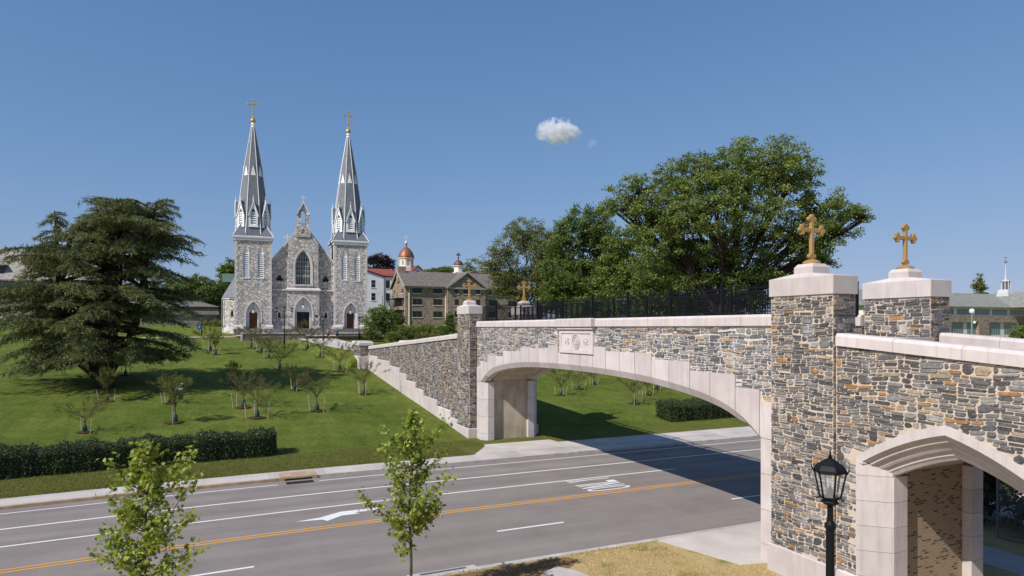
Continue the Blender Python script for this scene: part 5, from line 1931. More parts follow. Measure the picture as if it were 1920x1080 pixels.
# ------------------------------------------------------------------ other buildings
def window_unit(par, o, u, x0, x1, z0, z1, lights, frame='white_paint', glass='window_glass', sill=True, out=0.0, trim='cream_paint', rows=2):
    """window set in a wall: o origin, u unit vector along the wall, outward normal is u turned by -90 degrees"""
    n = (u[1], -u[0])

    def P(x, d, z):
        return (o[0] + u[0] * x + n[0] * d, o[1] + u[1] * x + n[1] * d, z)

    def bx(mb, a, b, d0, d1, c, d):
        q = [P(a, d0, c), P(b, d0, c), P(b, d1, c), P(a, d1, c), P(a, d0, d), P(b, d0, d), P(b, d1, d), P(a, d1, d)]
        mb.add(q, [(0, 3, 2, 1), (4, 5, 6, 7), (0, 1, 5, 4), (1, 2, 6, 5), (2, 3, 7, 6), (3, 0, 4, 7)])
    mb = MB()
    t = .07
    for a, b, c, d in ((x0, x0 + t, z0, z1), (x1 - t, x1, z0, z1), (x0 + t, x1 - t, z0, z0 + t), (x0 + t, x1 - t, z1 - t, z1)):
        bx(mb, a, b, out - .1, out + .04, c, d)
    for k in range(1, lights):
        x = x0 + (x1 - x0) * k / lights
        bx(mb, x - .06, x + .06, out - .1, out + .035, z0 + t, z1 - t)
    for r in range(1, rows):
        z = z0 + (z1 - z0) * r / rows
        bx(mb, x0 + t, x1 - t, out - .1, out + .03, z - .025, z + .025)
    w = mb.build('window', frame, par, world=False)
    mb = MB()
    bx(mb, x0 + .02, x1 - .02, out - .05, out + .012, z0 + .02, z1 - .02)
    mb.build('pane', glass, w, world=False)
    if sill:
        mb = MB()
        bx(mb, x0 - .12, x1 + .12, out - .1, out + .12, z0 - .16, z0 - .01)
        mb.build('sill', trim, w, world=False)
    return w


def build_brown():
    root = thing('hall', 'three storey brown stone hall with grey slate roof and a central gable', 'building', (44.0, 161.2, 0), R(1.5))
    B = lambda mb, n, m, p=root: mb.build(n, m, p, world=False)
    mb = MB()
    mb.box(0, 33, 0, 12, 6.5, 18.6)
    mb.prism([(0, 18.6), (12, 18.6), (6, 22.6)], lambda p: (0.0, p[0], p[1]), lambda p: (.4, p[0], p[1]))
    mb.box(10.8, 21.3, -1.0, -.001, 6.5, 18.6)
    mb.prism([(10.8, 18.6), (21.3, 18.6), (16.05, 22.2)], lambda p: (p[0], -1.0, p[1]), lambda p: (p[0], -.6, p[1]))
    mb.box(18, 30, 12.01, 30, 6.5, 22.0)
    B(mb, 'wall', 'brown_stone')
    mb = MB()
    e = .8
    mb.loft([[(x, -e, 18.7), (x, 6, 22.9), (x, 12 + e, 18.7), (x, 12 + e, 18.5), (x, 6, 22.65), (x, -e, 18.5)] for x in (-.4, 33.5)])
    mb.loft([[(10.3, d, 18.62), (16.05, d, 22.75), (21.8, d, 18.62), (21.8, d, 18.45), (16.05, d, 22.5), (10.3, d, 18.45)] for d in (-1.6, 6.0)])
    mb.loft([[(17.5, d, 22.0), (24, d, 24.4), (30.5, d, 22.0)] for d in (12.5, 30)])
    rf = B(mb, 'roof', 'slate_brown')
    mb = MB()
    mb.box(-.2, 10.2, -.55, -.02, 18.2, 18.9)
    mb.box(21.9, 33.3, -.55, -.02, 18.2, 18.9)
    mb.box(10.4, 21.7, -1.45, -1.02, 18.15, 18.6)
    for s in (-1, 1):
        mb.prism([(16.05 + s * 5.9, 18.4), (16.05 + s * 5.5, 18.3), (16.05, 22.3), (16.05, 22.78)], lambda p: (p[0], -1.7, p[1]), lambda p: (p[0], -1.45, p[1]))
        mb.prism([(6 + s * 6.9, 18.5), (6 + s * 6.4, 18.4), (6, 22.5), (6, 22.95)], lambda p: (-.6, p[0], p[1]), lambda p: (-.35, p[0], p[1]))
    B(mb, 'cornice', 'fascia_grey')
    mb = MB()
    mb.box(-.3, 1.7, 5.2, 7.0, 20.0, 24.0)
    B(mb, 'chimney', 'brown_stone', rf)
    o, u = (0, 0), (1, 0)
    rows = ((16.95, 18.15), (14.0, 15.55), (10.9, 12.45))
    for z0, z1 in rows:
        for a, b in ((1.85, 4.3), (7.3, 9.7), (22.7, 25.1), (28.3, 30.5)):
            window_unit(root, o, u, a, b, z0, z1, 2, 'bark', rows=2)
        for a, b, n in ((12.7, 13.75, 1), (15.1, 17.1, 2), (18.7, 19.75, 1)):
            window_unit(root, o, u, a, b, z0, z1, n, 'bark', out=1.0, rows=2)
        for a, b in ((-10.5, -9.3), (-3.2, -1.4)):
            window_unit(root, (0, 0), (0, -1), a, b, z0, z1, 1, 'bark')
    window_unit(root, o, u, 15.5, 16.65, 19.7, 21.0, 2, 'white_paint', out=1.0)
    mb = MB()
    for x, d in ((.95, -.1), (10.6, -.1)):
        mb.tube([(x, d, 8.6), (x, d, 18.3)], .13, 6)
    B(mb, 'downpipe', 'cream_paint')
    # fire escape on the end wall
    mb = MB()
    for z in (12.6, 15.6):
        mb.box(-1.9, -.02, 1.0, 10.0, z, z + .12)
        for y in (1.0, 4.0, 7.0, 10.0):
            mb.box(-1.9, -1.82, y - .05, y + .03, z + .12, z + 1.1)
        mb.box(-1.9, -1.84, 1.0, 10.0, z + 1.1, z + 1.16)
        mb.box(-1.9, -1.84, 1.0, 10.0, z + .6, z + .64)
    for za, zb, ya, yb in ((12.6, 15.6, 1.5, 6.0), (9.6, 12.6, 6.0, 1.5)):
        for k in range(12):
            f = k / 12
            mb.box(-3.1, -1.95, ya + (yb - ya) * f - .2, ya + (yb - ya) * f + .2, za + (zb - za) * f, za + (zb - za) * f + .08)
        mb.tube([(-3.1, ya, za + .9), (-3.1, yb, zb + .9)], .05, 4)
        mb.tube([(-3.1, ya, za), (-3.1, yb, zb)], .1, 4)
    for y in (1.0, 5.5, 10.0):
        mb.box(-3.15, -3.05, y - .05, y + .05, 8.5, 16.6)
    B(mb, 'fire_escape', 'black_iron')
    # cupola on the rear roof
    mb = MB()
    mb.box(20.55, 23.25, 18.7, 21.3, 22.5, 24.4)
    mb.loft([[(21.9 + r * math.cos(math.pi / 4 * k + .39), 20 + r * math.sin(math.pi / 4 * k + .39), z) for k in range(8)] for r, z in ((1.25, 24.2), (1.25, 26.0), (1.6, 26.1), (1.6, 26.25))])
    cu = B(mb, 'cupola', 'cream_paint', rf)
    mb = MB()
    mb.lathe((21.9, 20, 26.25), [(1.45, 0), (1.4, .5), (1.1, 1.1), (.5, 1.55), (.15, 1.75), (.1, 2.1)], 16)
    B(mb, 'dome', 'copper_dark', rf)
    mb = MB()
    m2 = MB()
    cross_mesh(m2, (0, 0, 0), 1.8, .11, .68)
    mb.add([(21.9 + y, 20 + x, 28.2 + z) for x, y, z in m2.v], m2.f)
    B(mb, 'cross', 'bronze_plate', rf)


def build_white():
    root = thing('white_building', 'white rendered building with red roof and copper domed cupola', 'building', (43.09, 200.07, 0))
    B = lambda mb, n, m, p=root: mb.build(n, m, p, world=False)
    mb = MB()
    mb.prism([(-12, 8), (8.6, 8), (8.6, 23.7), (4.84, 23.7), (-3.0, 26.0), (-12, 23.4)], lambda p: (p[0], 0, p[1]), lambda p: (p[0], 12, p[1]))
    mb.box(8.61, 36, 10, 30, 8, 25.5)
    mb.prism([(15.2, 25.5), (21.3, 25.5), (18.3, 28.3)], lambda p: (p[0], 9.7, p[1]), lambda p: (p[0], 20, p[1]))
    B(mb, 'wall', 'white_stucco')
    mb = MB()
    mb.loft([[(-3.2, d, 26.25), (4.9, d, 23.95), (8.9, d, 23.8), (8.9, d, 24.0), (4.4, d2, z2), (-3.2, d2, 26.55)] for d, d2, z2 in ((-.4, -.4, 24.3), (12.4, 12.4, 26.6))])
    mb.add([(-3.2, -.4, 26.3), (4.9, -.4, 24.1), (8.9, -.4, 24.0), (8.9, 6, 26.7), (-3.2, 6, 26.7)], [(0, 1, 2, 3, 4)])
    mb.loft([[(-3.2, d, 26.3), (-12.5, d, 23.3), (-12.5, d, 23.6), (-3.2, d, 26.6)] for d in (-.4, 12)])
    mb.loft([[(8.7, d, z) for d, z in ((9.4, 25.4), (20, 27.5), (30.5, 25.4))], [(36.5, d, z) for d, z in ((9.4, 25.4), (20, 27.5), (30.5, 25.4))]])
    mb.loft([[(14.6, d, 25.4), (18.3, d, 28.75), (22, d, 25.4), (22, d, 25.1), (18.3, d, 28.4), (14.6, d, 25.1)] for d in (9.2, 20)])
    rf = B(mb, 'roof', 'red_metal_roof')
    for z0, z1 in ((20.4, 22.75), (16.5, 18.85)):
        window_unit(root, (0, 0), (1, 0), .92, 2.27, z0, z1, 1, 'cream_paint')
        window_unit(root, (0, 0), (1, 0), 5.45, 6.6, z0 - .1, z1, 1, 'door_wood')
    mb = MB()
    mb.tube([(4.84, -.1, 9), (4.84, -.1, 23.8)], .14, 6)
    B(mb, 'downpipe', 'galvanised')
    mb = MB()
    f = lambda x: 26.1 + math.sqrt(max(0, .9 - x * x))
    mb.prism(arch_poly(18.3, .9, 26.0, lambda x: 26.05 + math.sqrt(max(0, .81 - (x - 18.3) ** 2))), lambda p: (p[0], 9.66, p[1]), lambda p: (p[0], 9.72, p[1]))
    B(mb, 'fanlight', 'window_glass')
    # drum, dome, finial
    oc = lambda r, z: [(15.9 + r * math.cos(math.pi / 4 * k + .39), 15 + r * math.sin(math.pi / 4 * k + .39), z) for k in range(8)]
    mb = MB()
    mb.loft([oc(2.55, 25.0), oc(2.55, 28.3), oc(2.4, 28.35), oc(2.4, 31.0), oc(2.75, 31.1), oc(2.8, 31.45)])
    dr = B(mb, 'drum', 'cream_paint', rf)
    mb = MB()
    for k in range(8):
        a = math.pi / 4 * k + .785
        e, t = (math.cos(a), math.sin(a)), (-math.sin(a), math.cos(a))
        r = 2.4 * math.cos(math.pi / 8) + .02
        mb.add([(15.9 + e[0] * r + t[0] * x, 15 + e[1] * r + t[1] * x, z) for x, z in ((-.42, 29.0), (.42, 29.0), (.42, 30.5), (-.42, 30.5))], [(0, 1, 2, 3)])
    B(mb, 'drum_louvre', 'fascia_grey', rf)
    mb = MB()
    mb.lathe((15.9, 15, 31.45), [(2.7, 0), (2.62, .3), (2.5, .9), (2.15, 1.8), (1.6, 2.6), (1.0, 3.2), (.5, 3.55), (.3, 3.7), (.35, 4.1), (.25, 4.5), (.3, 4.7)], 24)
    B(mb, 'dome', 'copper', rf).data.polygons.foreach_set('use_smooth', np.ones(24 * 10 + 2, dtype=bool))
    mb = MB()
    mb.lathe((15.9, 15, 36.1), [(.1, 0), (.4, .15), (.5, .45), (.4, .75), (.12, .95), (.08, 1.2)], 12)
    m2 = MB()
    cross_mesh(m2, (0, 0, 0), 1.6, .09, .62)
    mb.add([(15.9 + y, 15 + x, 37.2 + z) for x, y, z in m2.v], m2.f)
    B(mb, 'finial', 'cream_paint', rf)


def build_left_hall():
    root = thing('stone_hall', 'long grey stone hall with tan slate roof behind the big cedar', 'building', (-50, 168, 0), R(-4))
    B = lambda mb, n, m, p=root: mb.build(n, m, p, world=False)
    mb = MB()
    mb.box(-30, 28, 0, 14, 5, 18.3)
    mb.prism([(0, 18.3), (14, 18.3), (7, 25)], lambda p: (27.6, p[0], p[1]), lambda p: (28, p[0], p[1]))
    B(mb, 'wall', 'grey_stone')
    mb = MB()
    mb.loft([[(x, -.7, 18.2), (x, 7, 25.3), (x, 14.7, 18.2), (x, 14.7, 17.95), (x, 7, 24.9), (x, -.7, 17.95)] for x in (-31, 28.5)])
    rf = B(mb, 'roof', 'slate_tan')
    for k in range(7):
        x = -22 + 8.0 * k
        mb = MB()
        mb.box(x - .95, x + .95, .6, 3.5, 19.2, 21.1)
        mb.prism([(x - 1.15, 21.0), (x + 1.15, 21.0), (x + 1.15, 21.25), (x - 1.15, 21.25)], lambda p: (p[0], .35, p[1]), lambda p: (p[0], 4.0, p[1] + .3))
        B(mb, 'dormer', 'bark', rf)
        mb = MB()
        for q in (-.45, .45):
            mb.box(x + q - .36, x + q + .36, .55, .6, 19.45, 20.8)
        B(mb, 'dormer_pane', 'window_glass', rf)
        for z0 in (14.4, 10.4):
            window_unit(root, (0, 0), (1, 0), x - 1.0, x + 1.0, z0, z0 + 2.0, 2)


def build_gatehouse():
    root = thing('gatehouse', 'low stone outbuilding with dark hipped roof left of the church', 'building', (-2.0, 163.5, 0), R(-2))
    B = lambda mb, n, m, p=root: mb.build(n, m, p, world=False)
    mb = MB()
    mb.box(-14, 3.2, 0, 9, 6, 11.2)
    mb.box(3.21, 12, 2.5, 3.1, 6, 11.5)
    B(mb, 'wall', 'grey_stone')
    mb = MB()
    mb.loft([[(-14.5, -.5, 11.2), (3.7, -.5, 11.2), (3.7, 9.5, 11.2), (-14.5, 9.5, 11.2)], [(-14, 0, 12.9), (3.2, 0, 12.9), (3.2, 9, 12.9), (-14, 9, 12.9)]])
    mb.loft([[(-14.6, -.6, 12.95), (3.8, -.6, 12.95), (3.8, 9.6, 12.95), (-14.6, 9.6, 12.95)], [(-10, 4.2, 14.4), (-1.0, 4.2, 14.4), (-1.0, 4.8, 14.4), (-10, 4.8, 14.4)]])
    B(mb, 'roof', 'slate_brown')
    mb = MB()
    f = lancet(1.3, .7, 9.2, 9.9)
    mb.prism(arch_poly(1.3, .7, 8.0, f), lambda p: (p[0], -.03, p[1]), lambda p: (p[0], -.005, p[1]))
    B(mb, 'doorway', 'door_black')


def build_school():
    root = thing('school_building', 'long tan brick school block with slate roof and white needle spire', 'building', (150.9, 96.3, 0))
    B = lambda mb, n, m, p=root: mb.build(n, m, p, world=False)
    mb = MB()
    mb.box(-26, 60, 0.25, 16, 3, 13.1)
    mb.box(-26, 60, 0, .249, 11.0, 11.2)
    B(mb, 'wall', 'cream_paint')
    mb = MB()
    mb.box(-26, 60, -.3, .248, 9.55, 10.98)
    for a, b in ((-26, -9), (-3.0, 2.0), (12.2, 16.3), (29, 34), (44, 60)):
        mb.box(a, b, -.3, .248, 3, 9.549)
    B(mb, 'brick_band', 'brown_stone')
    for a, b in ((-14, -9), (-7.8, -1.7), (-.8, 3.9), (5.0, 10.6), (11.7, 17.25), (18.3, 24.1), (25.4, 31.0), (32, 38)):
        window_unit(root, (0, .25), (1, 0), a, b, 11.28, 12.62, 5, 'fascia_grey', 'teal_glass', False, 0.02, rows=1)
    for a, b in ((-8.6, -5.5), (3.2, 7.3), (8.7, 12.0), (16.7, 21.4), (22.9, 28.0)):
        window_unit(root, (0, .25), (1, 0), a, b, 6.7, 9.45, 5, 'fascia_grey', 'teal_glass', False, 0.02, rows=2)
    mb = MB()
    mb.loft([[(x, -.8, 13.15), (x, 8, 16.9), (x, 16.8, 13.15), (x, 16.8, 12.95), (x, -.8, 12.95)] for x in (-27, 61)])
    mb.loft([[(33 + (-9 if k == 0 else 9 if k == 2 else 0), d, 13.1 if k != 1 else 17.2) for k in range(3)] for d in (-6, 8)])
    rf = B(mb, 'roof', 'slate_green')
    mb = MB()
    mb.loft([[(33 - 9.3, -6.2, 13.0), (33, -6.2, 17.3), (33 + 9.3, -6.2, 13.0), (33, -6.2, 16.9)], [(33 - 9.3, -6.0, 13.0), (33, -6.0, 17.3), (33 + 9.3, -6.0, 13.0), (33, -6.0, 16.9)]])
    mb.prism([(24.5, 13.0), (41.5, 13.0), (33, 16.8)], lambda p: (p[0], -5.9, p[1]), lambda p: (p[0], -5.6, p[1]))
    B(mb, 'gable', 'fascia_grey')
    mb = MB()
    sq = lambda r, z: [(32.2 + r * a, 5 + r * b, z) for a, b in ((-1, -1), (1, -1), (1, 1), (-1, 1))]
    mb.loft([sq(1.45, 15.6), sq(1.3, 17.0), sq(1.05, 17.9)])
    oc = lambda r, z: [(32.2 + .62 * r * math.cos(math.pi / 4 * k + .39), 5 + .62 * r * math.sin(math.pi / 4 * k + .39), z) for k in range(8)]
    for k in range(8):
        a = oc(1.5, 0)[k]
        mb.tube([(a[0], a[1], 17.9), (a[0], a[1], 19.9)], .12, 5)
    mb.loft([oc(1.75, 19.9), oc(1.8, 20.05), oc(.6, 20.3), oc(.4, 20.5), oc(.1, 24.6)])
    sp = B(mb, 'needle_spire', 'spire_hazed_white', rf)
    mb = MB()
    mb.loft([oc(1.38, 17.9), oc(1.38, 19.88)])
    B(mb, 'lantern_louvre', 'slate_dark', rf)
    mb = MB()
    mb.lathe((32.2, 5, 24.6), [(.1, 0), (.35, .2), (.35, .5), (.1, .7), (.05, 1.6)], 10)
    mb.box(31.6, 32.8, 4.97, 5.03, 26.0, 26.15)
    B(mb, 'weather_vane', 'galvanised', rf)
    # lamp post in front of it
    lr = thing('floodlight_post', 'slim green post with globe light and camera before the school block', 'lamp', (140.5, 84, T(140.5, 84)))
    x, y, z = lr.location
    mb = MB()
    mb.tube([(x, y, z), (x, y, z + 7.2)], .14, 8)
    mb.build('post', 'copper_green', lr)
    mb = MB()
    mb.lathe((x, y, z + 7.2), [(.1, 0), (.42, .25), (.5, .6), (.38, .95), (.1, 1.1)], 12)
    mb.build('globe', 'white_paint', lr)
    mb = MB()
    mb.tube([(x, y, z + 5.9), (x + .8, y, z + 5.7)], .06, 5)
    mb.lathe((x + .8, y, z + 5.2), [(.1, 0), (.3, .15), (.3, .5), (.1, .6)], 8)
    mb.build('camera_arm', 'white_paint', lr)


build_brown()
build_white()
build_left_hall()
build_gatehouse()
build_school()


# ------------------------------------------------------------------ trees and plants
RV = np.array([math.cos(R(YAW)), -math.sin(R(YAW)), 0.0])     # crowns are laid out along this horizontal axis
DV = np.array([math.sin(R(YAW)), math.cos(R(YAW)), 0.0])


def lobe_points(lobes, n, rg, shell=0.38):
    vol = np.array([l[3] * l[4] * l[5] for l in lobes]) ** 0.8
    k = rg.choice(len(lobes), n, p=vol / vol.sum())
    L = np.array(lobes)[k]
    d = rg.normal(size=(n, 3))
    d /= np.linalg.norm(d, axis=1, keepdims=True)
    r = rg.uniform(0, 1, n) ** shell
    r = r * (1 + rg.normal(0, .07, n))
    return L[:, :3] + d * r[:, None] * L[:, 3:6], k


def crown_mesh(name, par, lobes, ncl, lpc, crad, lsize, mat, rg, gz, up=.35, aspect=.6, shell=.38, flat=.6, hole=.0, hf=.35):
    C, _ = lobe_points(lobes, ncl, rg, shell)
    if hole > 0:
        w = np.sin(C[:, 0] * hf * 2.1 + 1.3) * np.sin(C[:, 1] * hf * 2.3 + .4) * np.sin(C[:, 2] * hf * 2.9 + 2.2) + rg.normal(0, .12, len(C))
        C = C[w > -.45 + hole]
    ct = rg.uniform(0, 1, len(C))
    m = len(C)
    P = np.repeat(C, lpc, 0) + rg.normal(size=(m * lpc, 3)) * np.array([crad, crad, crad * flat]) * .6
    tint = np.clip(np.repeat(ct, lpc) * .75 + rg.normal(.13, .16, m * lpc), 0, 1)
    W = P[:, :1] * RV + P[:, 1:2] * DV
    W[:, 2] = P[:, 2] - gz
    V, F, Tn = leaf_geo(W, lsize, tint, rg, up, aspect)
    return mesh_np(name, V, F, mat, par, Tn), C


def tree(name, label, xy, lobes, mat, ncl, lpc, crad, lsize, seed, trunk=.35, group=None, bark='bark_dark', fork=.45, twigs=5, cat='tree', **kw):
    rg = np.random.default_rng(seed)
    gz = T(*xy)
    root = thing(name, label, cat, (xy[0], xy[1], gz), 0, group)
    o, C = crown_mesh('crown', root, lobes, ncl, lpc, crad, lsize, mat, rg, gz, **kw)
    mb = MB()
    LB = np.array(lobes)
    top = LB[:, 2].max() - gz
    low = LB[:, 2].min() - gz
    hf = max(.8, min(low * .8, top * fork))
    W = lambda p: tuple(RV * p[0] + DV * p[1] + np.array([0, 0, p[2]]))
    mean = LB[:, :2].mean(0) * .25
    mb.tube([W((0, 0, -.2)), W((0, 0, .15)), W((mean[0] * .2, mean[1] * .2, hf * .5)), W((mean[0] * .6, mean[1] * .6, hf)), W((mean[0], mean[1], hf + (top - hf) * .55))],
            [trunk * 1.5, trunk * 1.1, trunk * .95, trunk * .8, trunk * .25], 9)
    for l in lobes:
        tip = np.array([l[0], l[1], l[2] - gz])
        s = np.array([mean[0] * .6, mean[1] * .6, hf * rg.uniform(.75, 1.15)])
        mid = s + (tip - s) * .5 + np.array([rg.normal(0, .3), rg.normal(0, .3), -abs(rg.normal(0, .4))]) * (l[3] * .2)
        r0 = trunk * rg.uniform(.3, .5)
        mb.tube([W(s), W(mid), W(tip)], [r0, r0 * .65, r0 * .3], 6)
        d = np.linalg.norm((C - np.array(l[:3])) / np.array(l[3:6]), axis=1)
        near = np.where(d < 1.1)[0]
        if len(near):
            for q in rg.choice(near, min(twigs, len(near)), False):
                e = C[q] - np.array([0, 0, gz])
                m2 = tip + (e - tip) * .5 + rg.normal(0, .15, 3) * l[3] * .3
                mb.tube([W(mid if rg.uniform() < .4 else tip), W(m2), W(e)], [r0 * .32, r0 * .2, .015], 4)
    mb.build('trunk', bark, root, world=False)
    return root


def build_trees():
    G = 'trees beyond the bridge'
    tree('oak_tree', 'huge spreading oak towering behind the bridge and near piers', (51.4, 57.9),
         [(3.3, -1.5, 25.7, 6.2, 5.3, 3.1), (-3.3, 0.2, 24.9, 4.5, 3.8, 2.5), (8.0, -0.5, 24.6, 3.9, 3.3, 3.3), (-8.9, 0.3, 23.4, 3.7, 3.1, 1.7), (-10.7, 0.3, 21.5, 3.0, 2.5, 1.4), (-0.9, -2.8, 21.3, 7.1, 6.1, 3.6), (11.3, -1.3, 21.3, 3.0, 2.5, 2.5), (14.9, 0.7, 21.0, 2.3, 1.8, 1.0), (17.0, 0.5, 20.6, 1.3, 1.1, .7), (13.4, 0.3, 19.0, 2.2, 1.8, 1.5), (12.0, 0, 15.6, 1.5, 1.2, .9), (8.0, -1.0, 18.6, 4.8, 4.0, 3.3), (-5.7, -1.1, 18.6, 4.8, 4.0, 2.7), (2.7, 2.9, 16.5, 6.5, 5.6, 3.3), (11.0, -0.1, 16.8, 2.0, 1.7, 1.9), (-2.7, 1.6, 15.0, 5.4, 4.6, 2.9), (4.5, -0.1, 13.0, 5.1, 4.3, 2.1), (-6.8, 0.4, 21.0, 3.6, 3.0, 2.1)],
         'leaf_oak', 2750, 50, .50, .25, 101, .75, G, twigs=22, hole=.13, hf=.42, fork=.4)
    tree('broadleaf_tree', 'dense mid green tree between the feathery tree and the oak', (48.0, 81.4),
         [(0.0, -1.3, 22.2, 4.2, 3.5, 2.9), (-3.0, 0.4, 18.0, 3.4, 2.9, 3.8), (3.0, 1.3, 19.2, 3.8, 3.2, 4.2), (0.8, 0.2, 15.0, 5.7, 4.8, 3.0), (-2.3, 1.0, 13.1, 4.5, 3.9, 2.3)],
         'leaf_green', 1700, 40, .5, .28, 102, .4, G, hole=.08, hf=.4)
    tree('broadleaf_tree', 'broad lighter green tree low in front of the oak trunk', (54.0, 74.3),
         [(-2.5, 0.6, 18.3, 4.5, 3.8, 3.5), (1.8, -2.3, 15.1, 5.8, 4.9, 2.9), (-4.7, 1.0, 14.3, 4.3, 3.7, 2.9), (-1.1, 0.5, 12.2, 6.5, 5.5, 1.8), (-6.9, -0.8, 11.1, 4.3, 3.7, 1.4), (6.1, -1.8, 12.2, 4.3, 3.7, 1.8)],
         'leaf_oak', 1650, 40, .5, .28, 103, .4, G, hole=.05, hf=.4)
    tree('broadleaf_tree', 'feathery thin leaved tree left of the dense ones, branches showing', (43.1, 90.2),
         [(0.0, 1.1, 22.3, 3.4, 2.9, 2.7), (-3.0, -0.1, 19.5, 2.6, 2.2, 3.1), (2.2, 0.7, 19.1, 3.4, 2.9, 4.0), (0.0, 1.4, 14.6, 4.0, 3.4, 3.2), (-3.2, 0.4, 15.0, 2.3, 1.9, 2.7), (4.6, 1.0, 20.6, 2.6, 2.2, 3.0), (4.4, 1.0, 16.4, 3.0, 2.4, 3.0), (-5.2, 0.2, 17.6, 1.6, 1.3, 2.6)],
         'leaf_olive', 1750, 26, .5, .24, 104, .3, G, twigs=22, hole=.14, hf=.5)
    tree('broadleaf_tree', 'bushy green tree right of the brown hall behind the fence', (57.5, 107.3),
         [(-0.5, 0.8, 14.0, 3.4, 3.3, 2.9), (3.4, -0.6, 12.1, 3.9, 3.3, 2.4), (-3.2, 0.8, 11.4, 1.8, 2.0, 1.6), (7.5, 0, 15.5, 4.5, 3, 3.8)],
         'leaf_green', 700, 30, .6, .34, 105, .3, G)
    tree('shrub', 'dark undergrowth behind the middle of the bridge fence', (51.0, 71.9),
         [(-6.4, 1.4, 10.4, 4.2, 3.6, 1.7), (0.7, -2.0, 10.7, 5.0, 4.2, 2.1), (7.8, 0.6, 11.1, 5.0, 4.2, 2.1), (13, -1.4, 11.4, 3.5, 3.0, 2.1)],
         'leaf_green', 800, 30, .55, .3, 106, .15, None, cat='shrub')
    tree('broadleaf_tree', 'small pale tree rising behind the brown hall by its cupola', (75.5, 194.0),
         [(-1.0, 1.2, 27.2, 3.2, 2.8, 3.2), (3.0, -0.4, 25.5, 4.5, 3.8, 3.6), (-3.4, 0.6, 24.8, 2.2, 1.9, 2.2), (7.5, 0, 24, 5, 3.5, 3.5), (12, 0, 24, 5, 4, 3)],
         'leaf_olive', 420, 22, .6, .4, 107, .3, G, hole=.1)
    tree('broadleaf_tree', 'low treetops peeping over the red roof beside the domed cupola', (73.1, 219.4),
         [(-3.3, -0.2, 27.4, 3.7, 3.1, 1.5), (0.9, 1.6, 27.7, 4.1, 3.5, 1.9), (5.2, 1.0, 27.6, 3.0, 2.5, 1.9)],
         'leaf_green', 260, 24, .7, .55, 108, .4, None)
    tree('copper_beech', 'dark purple beech crown over the red roof beside the church tower', (55.6, 238.3),
         [(-2.3, -1.1, 31.9, 3.3, 2.6, 2.3), (0.6, -1.1, 32.6, 3.7, 3.0, 2.3), (3.1, -0.7, 31.0, 2.9, 2.3, 2.1), (0, 0, 28, 5, 4, 3)],
         'leaf_beech', 380, 24, .7, .5, 109, .4, None)
    tree('broadleaf_tree', 'rounded green tree behind the outbuilding and cedar', (-3.4, 166.2 + 14),
         [(0.0, 1.5, 18.2, 4.0, 3.4, 3.2), (-2.8, -0.2, 16.9, 3.8, 3.2, 4), (2.6, 0.3, 16.2, 3.0, 2.5, 3.4), (-1.6, -0.6, 13.4, 4, 3.4, 2.6), (-6.5, 0, 16.5, 4, 3.4, 4)],
         'leaf_green', 900, 26, .65, .42, 110, .4, None)
    tree('broadleaf_tree', 'narrow bright green tree beside the church chapel', (1.5, 180.5),
         [(0.0, 0.0, 15.5, 2.1, 1.8, 3.2), (-0.8, -0.2, 13.5, 2.1, 1.8, 2.7), (0.9, -0.2, 17.5, 1.3, 1.1, 1.9)],
         'leaf_oak', 330, 24, .5, .4, 111, .3, None)
    tree('broadleaf_tree', 'leafy treetop rising behind the chapel roof at the left tower', (4.3, 184.7),
         [(0.0, 0.2, 23.5, 2.4, 1.9, 2.3), (-1.4, 0.1, 22.3, 1.8, 1.4, 1.9), (1.1, 0.6, 21.9, 1.8, 1.4, 2.2), (0, 0, 19.5, 3, 2.5, 2.5)],
         'leaf_oak', 420, 24, .5, .4, 112, .3, None)
    tree('broadleaf_tree', 'small pointed tree beyond the school roof left of the needle spire', (237.7, 139.2),
         [(0.0, 0.2, 25.7, 1.1, 0.9, 1.4), (0.0, 0.8, 23.2, 2.0, 1.7, 2.2), (-1.3, 0.5, 22.1, 1.4, 1.2, 1.4), (1.3, 0.6, 21.8, 1.4, 1.2, 1.4), (0, 0, 19, 2.6, 2, 2)],
         'leaf_olive', 200, 16, .5, .45, 113, .3, None)
    # shrubs by the church and the brown hall
    S = 'shrubs between the church and the brown hall'
    tree('shrub', 'large dark shrub against the right church tower and white building', (26.4, 111.6), [(-0.3, 0.4, 10.4, 2.3, 2.0, 2.0), (-1.4, -0.6, 9.5, 2.0, 1.7, 1.6), (1.4, 0.5, 9.8, 1.6, 1.4, 1.6), (0.0, 1.1, 8.4, 2.7, 2.1, 1.7)], 'leaf_green', 420, 30, .32, .22, 120, .08, S, cat='shrub')
    tree('shrub', 'rounded dark ball shaped shrub below the fire escape', (30.3, 115.8), [(0.0, 0.4, 9.3, 1.2, 1.0, 1.5)], 'leaf_hedge', 140, 26, .25, .18, 121, .05, S, cat='shrub', shell=.2)
    tree('shrub', 'row end shrub spreading under the brown hall windows', (34.9, 113.7), [(-2.4, 0.1, 7.7, 1.3, 1.1, .8), (0.0, 0.4, 7.9, 1.6, 1.4, 1.0), (2.4, -0.5, 7.7, 1.5, 1.2, .8)], 'leaf_green', 220, 26, .3, .22, 122, .05, S, cat='shrub')
    tree('young_tree', 'small upright green tree just left of the far pier', (39.3, 113.9), [(0.0, 0.3, 10.2, 0.7, 0.6, 1.0), (0.0, 0.1, 9.0, 1.0, 0.8, 1.0), (0.1, -0.2, 8.0, .9, 0.7, .9)], 'leaf_green', 200, 26, .25, .2, 123, .07, None)
